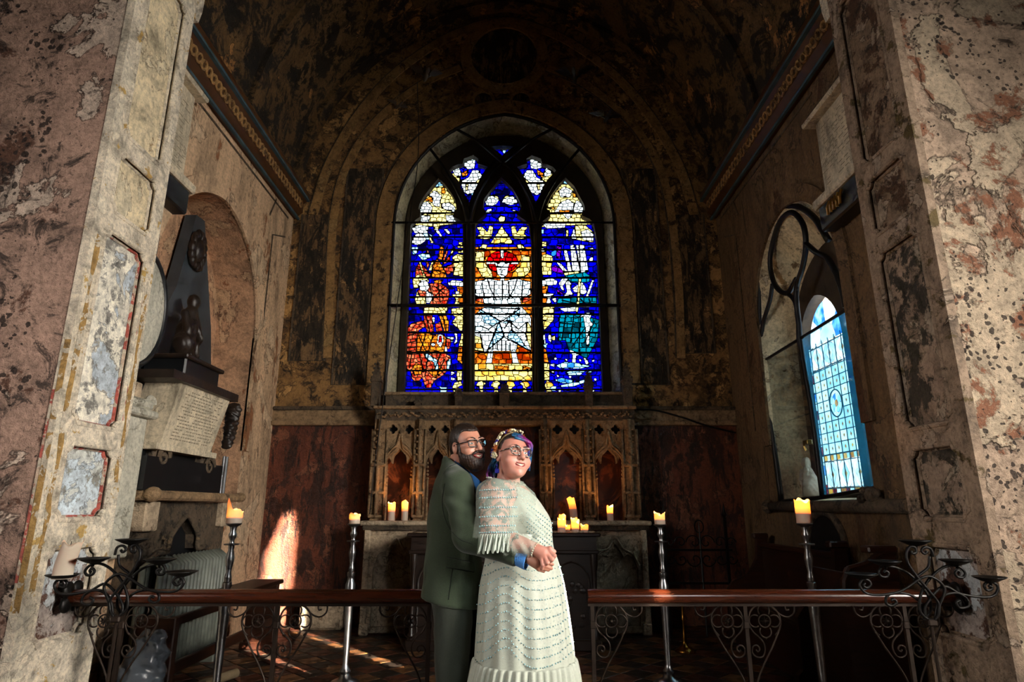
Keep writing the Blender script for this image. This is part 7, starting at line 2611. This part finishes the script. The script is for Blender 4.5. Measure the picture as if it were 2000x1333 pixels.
def bride_head(p):
    d = head_sd(br.L(p), True)
    d = smin(d, sd_cap(p, w3(995, 915, 3.43), w3(990, 965, 3.45), 0.056, 0.072), 0.02)
    return d


bp_c = w3(1062, 1083, 3.085)
byh = 3.075
bfing = [([w3(1074, 1078, byh), w3(1083, 1086, byh - .012), w3(1079, 1094, byh - .004)], .0105, .0085),
         ([w3(1070, 1084, byh - .004), w3(1078, 1094, byh - .018), w3(1071, 1099, byh - .004)], .0105, .0085),
         ([w3(1064, 1088, byh - .004), w3(1069, 1100, byh - .018), w3(1064, 1104, byh - .004)], .0105, .0085),
         ([w3(1057, 1090, byh - .002), w3(1060, 1104, byh - .012), w3(1059, 1112, byh - .002)], .0098, .0078)]
bthumb = ([w3(1060, 1074, byh + .012), w3(1074, 1072, byh + .002), w3(1083, 1078, byh + .002)], .0115, .009)
bh_R = np.array(Matrix.Rotation(math.radians(35), 3, 'Y'))


def bride_core(p):
    d = sd_ell(p, w3(1005, 1010, YW + .03), (0.13, 0.13, 0.17))
    d = smin(d, sd_ell(p, w3(1015, 1110, YW + .03), (0.14, 0.13, 0.2)), 0.06)
    d = smin(d, sd_cap(p, w3(990, 950, 3.45), w3(1000, 980, 3.45), 0.07, 0.10), 0.03)
    for u, yy_ in ((1000, YW - .08), (1030, YW + .09)):
        d = smin(d, sd_cap(p, w3(u, 1180, yy_), w3(u, 1320, yy_), 0.09, 0.06), 0.03)
        d = smin(d, sd_cap(p, w3(u, 1320, yy_), w3(u, 1470, yy_), 0.055, 0.038), 0.02)
    return d


def bride_arm(p):
    d = sd_cap(p, bs_r, be_r, 0.085, 0.066)
    d = smin(d, sd_ell(p, bs_r + np.array((.03, .04, 0.0)), (.09, .10, .07)), 0.04)
    d = smin(d, sd_cap(p, be_r, bw_r, 0.062, 0.031), 0.03)
    return d


HN = net(lambda p: hand_sd(p, bw_r, bp_c, bh_R, (.040, .017, .030), bfing, bthumb), bp_c - np.array((.10, .06, .10)), bp_c + np.array((.08, .07, .07)), 0.0032)
AR = net(lambda p: np.maximum(bride_arm(p), 0), (0, 0, 0), (0.01, 0.01, 0.01), 0.01) if False else net(bride_arm, bs_r - np.array((.16, .22, .38)), bs_r + np.array((.30, .22, .14)), 0.008)
parts = [net(bride_head, hb - np.array((0.13, 0.15, 0.22)), hb + np.array((0.13, 0.16, 0.14)), 0.0036), HN,
         net(bride_core, (w3(960, 1000, YW)[0] - .08, 3.1, .02), (w3(1080, 1000, YW)[0] + .05, 3.75, 1.5), .022), AR]
V, Fq = join_nets(parts)
bo = make('body', V, Fq, 'skin_woman', br.root, smooth=True)
bo.data.materials.append(M['tattooed_skin'])
nA = len(AR[1])
mi_ = [0] * (len(bo.data.polygons) - nA) + [1] * nA
for i in range(len(mi_) - nA, len(mi_)):
    ctr = V[Fq[i]].mean(0)
    if ctr[0] > w3(1012, 1060, 3.15)[0] and ctr[2] < w3(1000, 1040, 3.15)[2]:
        mi_[i] = 0
bo.data.polygons.foreach_set('material_index', mi_)
br.face_bits('frame_speckled', 'round')
# nose ring, earring, bracelet
MB().tube([br.W((0.006 * math.cos(a), 0.112 + 0.002 * math.cos(a), -0.036 + 0.006 * math.sin(a))) for a in np.linspace(0, 2 * PI, 11)[:-1]], 0.0012, 5, closed=True).build('nose_ring', 'brass', br.root)


def bride_hair_shaved(l):
    d = sd_ell(l, (0, -0.014, 0.037), (0.0785, 0.0985, 0.0885))
    h1 = 0.30 * l[:, 1] + 0.070 - l[:, 2]
    h2 = ((l[:, 1] - 0.016) * 3.2 + 0.052 - l[:, 2]) * 0.32
    d = smax(d, np.minimum(h1, h2), 0.006)
    ear = sd_ell(np.stack([np.abs(l[:, 0]), l[:, 1], l[:, 2]], -1), (0.080, -0.008, -0.008), (0.03, 0.026, 0.036))
    d = smax(d, -ear, 0.006)
    return smax(d, -(l[:, 2] + 0.045), 0.01)


make('shaved_hair', *br.local_net(bride_hair_shaved, (-.10, -.13, -.07), (.10, .11, .15), 0.0045), 'hair_shaved', br.root, smooth=True)
# which local side is away from the camera
far = 1.0 if (br.R @ np.array((1.0, 0, 0)))[1] > 0 else -1.0
hv, hf = [], 0
rs = random.Random(3)
hm = MB()
for k in range(56):           # purple and blue locks: top and far side, and behind the neck
    a = rs.uniform(0, 1)
    if k < 28:
        fy = rs.uniform(-0.02, 0.068)
        st_ = (far * rs.uniform(-0.035, 0.03), fy, 0.126 - 9.0 * max(0, fy) ** 2)
        en = (far * rs.uniform(0.072, 0.088), rs.uniform(-0.02, 0.055), rs.uniform(-0.07, 0.02))
        mid_ = (far * rs.uniform(0.058, 0.072), fy * 0.9 + rs.uniform(-0.01, 0.012), rs.uniform(0.070, 0.098) - 5.0 * max(0, fy) ** 2)
    else:
        st_ = (rs.uniform(-0.06, 0.06), -0.09, rs.uniform(0.0, 0.07))
        en = (rs.uniform(-0.10, 0.10), -0.075 + rs.uniform(-.035, .03), rs.uniform(-0.17, -0.10))
        mid_ = ((st_[0] + en[0]) / 2 * 1.1, -0.115, rs.uniform(-0.06, -0.02))
    pts = spline([st_, mid_, ((mid_[0] + en[0]) / 2 + rs.uniform(-.015, .015), (mid_[1] + en[1]) / 2 + rs.uniform(-.012, .012), (mid_[2] + en[2]) / 2), en], 4)
    hm.tube([br.W((x + 0.004 * math.sin(i * 1.1 + k), y, z)) for i, (x, y, z) in enumerate(pts)], [0.0075 + 0.003 * math.sin(PI * i / (len(pts) - 1)) - 0.005 * (i / (len(pts) - 1)) ** 3 for i in range(len(pts))], 6)
setp(hm.build('purple_hair', 'hair_purple', br.root, smooth=True), kind='stuff')
# flower crown: arc over the head from behind the near ear to the far temple
crown = MB().tube([br.W((-far * 0.086 * math.cos(a), -0.028 + 0.042 * math.sin(a), 0.020 + 0.108 * math.sin(a))) for a in np.linspace(-0.25, PI + 0.1, 24)], 0.004, 6).build('flower_crown', 'flower_brown', br.root, smooth=True)
kinds = ['flower_cream', 'flower_orange', 'flower_cream', 'flower_blue', 'flower_cream', 'flower_brown', 'flower_orange', 'flower_blue']
NF = 27
for k in range(NF):
    a = -0.20 + (PI + 0.25) * k / (NF - 1)
    kd = kinds[(k * 3) % len(kinds)]
    jit = rs.uniform(-.014, .014)
    cl = np.array((-far * 0.092 * math.cos(a), -0.026 + 0.042 * math.sin(a) + jit, 0.022 + 0.113 * math.sin(a)))
    nl = np.array((-far * math.cos(a), 0.35 if jit > 0 else -0.1, math.sin(a)))
    nl = nl / np.linalg.norm(nl)
    cl = cl + nl * rs.uniform(0, .008)
    fm = MB()
    tx = Vector(nl).orthogonal().normalized()
    ty = Vector(nl).cross(tx)
    r0 = rs.uniform(0.014, 0.021)
    if kd == 'flower_cream':
        for q_ in range(12):
            aa = q_ * 2.4
            rr = r0 * math.sqrt(q_ / 12)
            o_ = Vector(cl) + tx * rr * math.cos(aa) + ty * rr * math.sin(aa) + Vector(nl) * (r0 * 0.5 - rr * 0.3)
            fm.ball(br.W(o_), 0.0062, 6)
    else:
        for q_ in range(6):
            aa = q_ * PI / 3
            d0 = tx * math.cos(aa) + ty * math.sin(aa)
            d1 = tx * math.cos(aa + .55) + ty * math.sin(aa + .55)
            d2 = tx * math.cos(aa - .55) + ty * math.sin(aa - .55)
            C_, N_ = Vector(cl), Vector(nl)
            fm.add([br.W(C_), br.W(C_ + d1 * r0 * .7 + N_ * .004), br.W(C_ + d0 * r0 * 1.25 + N_ * .010), br.W(C_ + d2 * r0 * .7 + N_ * .004), br.W(C_ + d0 * r0 * .5 + N_ * .009)], [(0, 1, 4), (1, 2, 4), (2, 3, 4), (3, 0, 4), (0, 3, 2, 1)])
        fm.ball(br.W(Vector(cl) + Vector(nl) * 0.004), r0 * 0.40, 6)
    fm.build('flower', kd, crown)
ear = br.W((-far * 0.084, -0.010, -0.045))
er = MB().tube([ear, ear - Vector((0, 0, 0.025))], 0.0015, 5)
er.ball(ear - Vector((0, 0, 0.010)), 0.005, 6)
er.ball(ear - Vector((0, 0, 0.024)), 0.0045, 6)
er.box(ear.x - 0.012, ear.x + 0.012, ear.y - 0.003, ear.y + 0.003, ear.z - 0.052, ear.z - 0.028, bev=0.004)
er.build('earring', 'flower_blue', br.root)
bv = Vector(bp_c - bw_r).normalized()
s1 = bv.orthogonal().normalized()
s2 = bv.cross(s1)
bc = Vector(bw_r) + bv * 0.012
bm_ = MB()
for k in range(20):
    a = 2 * PI * k / 20
    bm_.ball(bc + (s1 * math.cos(a) + s2 * math.sin(a)) * 0.036, 0.0034, 6)
setp(bm_.build('bracelet', 'pearl', br.root), kind='stuff')

# dress: ring sections (photo rows give width, depth given)
ROWS = [(952, 977, 1018, .075), (962, 962, 1036, .10), (975, 955, 1050, .125), (992, 950, 1062, .145), (1012, 948, 1074, .155), (1032, 948, 1078, .155), (1052, 949, 1079, .155), (1072, 949, 1082, .160),
        (1095, 947, 1090, .175), (1120, 942, 1097, .19), (1150, 937, 1103, .205), (1200, 934, 1110, .225), (1250, 931, 1117, .245), (1288, 929, 1121, .255)]
rows = spline(ROWS, 4)
NA = 120


def dress_ring(v, u0, u1, dep, fold_a, y=YW, nfold=17):
    a0, a1 = PY(u0, v, y), PY(u1, v, y)
    cx, hw = (a0.x + a1.x) / 2, (a1.x - a0.x) / 2
    out = []
    for k in range(NA):
        a = 2 * PI * k / NA
        rr = 1.0 + fold_a * (math.sin(nfold * a) + 0.6 * math.sin((nfold * 0.6) * a + 1.3 + v * 0.01))
        out.append((cx + hw * rr * math.cos(a), y + dep * rr * math.sin(a), a0.z))
    return out


dv, dfc = [], []
for v, u0, u1, dep in rows:
    dv += dress_ring(v, u0, u1, dep, 0.026 * max(0, min(1, (v - 1075) / 110)))
nr_ = len(rows)
for i in range(nr_ - 1):
    for k in range(NA):
        dfc.append((i * NA + k, (i + 1) * NA + k, (i + 1) * NA + (k + 1) % NA, i * NA + (k + 1) % NA))
dfc.append(tuple(range(NA)))
dr_ = make('dress', dv, dfc, 'dress_mint', br.root, smooth=True)
bvh_d = BVHTree.FromPolygons([Vector(v) for v in dv], dfc)
# gathered hem flounce down to the floor
dv2, df2 = [], []
hem = [(1286, 928, 1122, .258, .012), (1292, 924, 1126, .27, .03), (1333, 915, 1133, .29, .035), (1400, 905, 1142, .31, .035), (1476, 897, 1150, .33, .04)]
hem_rows = spline(hem, 4)
for v, u0, u1, dep, fa in hem_rows:
    a0, a1 = PY(u0, v, YW), PY(u1, v, YW)
    cx, hw = (a0.x + a1.x) / 2, (a1.x - a0.x) / 2
    for k in range(240):
        a = 2 * PI * k / 240
        rr = 1.0 + fa * (math.sin(46 * a + 0.5 * math.sin(5 * a)) + 0.4 * math.sin(17 * a))
        dv2.append((cx + hw * rr * math.cos(a), YW + dep * rr * math.sin(a), max(0.012, a0.z)))
for i in range(len(hem_rows) - 1):
    for k in range(240):
        df2.append((i * 240 + k, (i + 1) * 240 + k, (i + 1) * 240 + (k + 1) % 240, i * 240 + (k + 1) % 240))
make('hem_flounce', dv2, df2, 'dress_mint', br.root, smooth=True)
# sequin rows following the swags of the skirt and bodice
sq = MB()


def bead(p, r):
    k = len(sq.v)
    sq.v += [p + Vector(o_) * r for o_ in ((1, 0, 0), (-1, 0, 0), (0, -1, 0), (0, 1, 0), (0, 0, 1), (0, 0, -1))]
    sq.f += [(k + a, k + b, k + c_) for a, b, c_ in ((0, 2, 4), (2, 1, 4), (1, 3, 4), (3, 0, 4), (2, 0, 5), (1, 2, 5), (3, 1, 5), (0, 3, 5))]


for i in range(11):
    v0 = 1100 + i * 18.0
    amp = 9 + i * 0.6
    u = 934
    while u < 1122:
        s_ = (u - 940) / 180
        v = v0 + amp * (0.9 - 1.9 * math.exp(-((s_ - 0.27) / 0.16) ** 2) + 0.9 * math.sin(PI * max(0, s_ - 0.30) / 0.55) - 1.4 * max(0, s_ - 0.85) * 4)
        p = on_surface(bvh_d, u + rs.uniform(-1, 1), v + rs.uniform(-.8, .8), 0.004)
        if p is not None:
            bead(p, rs.uniform(0.0032, 0.0052))
        u += 5.0
for i in range(8):            # slanting rows on the bodice
    for j in range(12):
        u, v = 1030 + j * 4.2, 985 + i * 9.0 + j * 3.4
        p = on_surface(bvh_d, u, v, 0.004)
        if p is not None and v < 1070:
            bead(p, 0.0045)
for k in range(500):          # loose dots of the tulle
    p = on_surface(bvh_d, rs.uniform(934, 1120), rs.uniform(1090, 1286), 0.002)
    if p is not None:
        bead(p, 0.0016)
setp(sq.build('sequins', 'sequin', dr_), kind='stuff')


# sheer capelet over shoulder and arm, with its bead rows and gathered frill
def cape(p):
    d = sd_cap(p, bs_r, be_r, 0.100, 0.105)
    d = smin(d, sd_ell(p, w3(1000, 985, 3.40), (0.135, 0.16, 0.115)), 0.05)
    d = smin(d, sd_cap(p, w3(985, 948, 3.43), w3(992, 960, 3.43), 0.085, 0.10), 0.03)
    d = smin(d, sd_cap(p, w3(1025, 1000, 3.30), w3(1062, 1058, 3.22), 0.05, 0.03), 0.05)
    d = smax(d, (w3(960, 1056, 3.15)[2] + (p[:, 0] - w3(960, 1056, 3.15)[0]) * 0.02) - p[:, 2], 0.004)
    d = smax(d, p[:, 2] - w3(990, 938, 3.43)[2], 0.01)
    d = smax(d, -sd_cap(p, w3(995, 900, 3.43), w3(992, 950, 3.45), 0.066, 0.074), 0.006)
    return d + 0.004 * np.sin(p[:, 0] * 60 + p[:, 2] * 24)


V, Fq = net(cape, w3(1000, 1000, 3.35) - np.array((.28, .32, .26)), w3(1000, 1000, 3.35) + np.array((.26, .26, .24)), 0.009)
keep = V[Fq].mean(1)[:, 2] > w3(960, 1054, 3.15)[2] + 0.004       # open below
cp = make('capelet', V, Fq[keep], 'tulle', br.root, smooth=True)
bvh_c = BVHTree.FromPolygons([Vector(v) for v in V], [tuple(f_) for f_ in Fq])
sq = MB()
for i, v0 in enumerate((958, 973, 992, 1010, 1028, 1041)):
    u = 938
    while u < 1012 - (8 if i == 0 else 0):
        v = v0 + 4 * math.cos((u - 938) / 74 * PI) * -0.6 - (u - 975) * 0.10
        p = on_surface(bvh_c, u, v, 0.003)
        if p is not None:
            bead(p, 0.0055)
        u += 4.4
for k in range(250):
    p = on_surface(bvh_c, rs.uniform(938, 1060), rs.uniform(945, 1050), 0.002)
    if p is not None:
        bead(p, 0.0016)
setp(sq.build('bead_rows', 'sequin', cp), kind='stuff')
# frill along the capelet hem
fv, ff = [], []
hp = []
for k in range(61):
    t_ = k / 60
    u = 936 + (1040 - 936) * t_
    v = 1051 + 3 * math.sin(t_ * 3.0) - 6 * max(0, t_ - .75)
    p = on_surface(bvh_c, u, min(v, 1049), 0.0)
    hp.append(p if p is not None else (hp[-1] if hp else PY(u, v, 3.12)))
NFK = 240
for k in range(NFK + 1):
    t_ = k / NFK * 60
    i = min(59, int(t_))
    base_ = hp[i].lerp(hp[i + 1], t_ - i)
    ln = 0.085 - 0.02 * (k / NFK) + 0.008 * math.sin(k * 0.9)
    for j in range(6):
        s_ = j / 5
        amp = 0.012 * s_ + 0.003
        fv.append(base_ + Vector((0.012 * s_ * math.sin(k * 0.31) - 0.010 * s_, amp * math.sin(k * 0.62 + 0.8 * math.sin(k * 0.13)) - 0.012 * s_ - 0.006, -ln * s_ + 0.012)))
for k in range(NFK):
    for j in range(5):
        ff.append((k * 6 + j, k * 6 + j + 1, (k + 1) * 6 + j + 1, (k + 1) * 6 + j))
make('frill', fv, ff, 'tulle_ruffle', cp, smooth=True)
# sheer puffed sleeve on the forearm
def puff(p):
    d = sd_cap(p, w3(985, 1060, 3.17), w3(1036, 1070, 3.115), 0.070, 0.046)
    d = smax(d, (p - w3(1046, 1072, 3.105)) @ np.array((0.94, -0.2, -0.28)), 0.006)
    return d + 0.004 * np.sin(p[:, 0] * 120 + p[:, 2] * 70)


make('sleeve_puff', *net(puff, w3(1010, 1065, 3.14) - np.array((.17, .12, .11)), w3(1010, 1065, 3.14) + np.array((.14, .12, .11)), 0.007), 'tulle', cp, smooth=True)
# ruffled collar of the capelet
cv_, cf_ = [], []
cc = w3(988, 944, 3.43)
for k in range(161):
    a = 2 * PI * k / 160
    for j in range(4):
        s_ = j / 3
        rr = 0.080 + 0.022 * s_ + 0.007 * s_ * math.sin(k * 1.1)
        cv_.append((cc[0] + rr * math.cos(a), cc[1] + rr * math.sin(a) * 1.0, cc[2] - 0.004 + 0.026 * s_ * (1 - 0.5 * s_) - 0.02 * math.cos(a) + 0.006 * s_ * math.cos(k * 1.1)))
for k in range(160):
    for j in range(3):
        cf_.append((k * 4 + j, k * 4 + j + 1, (k + 1) * 4 + j + 1, (k + 1) * 4 + j))
make('collar_ruffle', cv_, cf_, 'tulle_ruffle', cp, smooth=True)
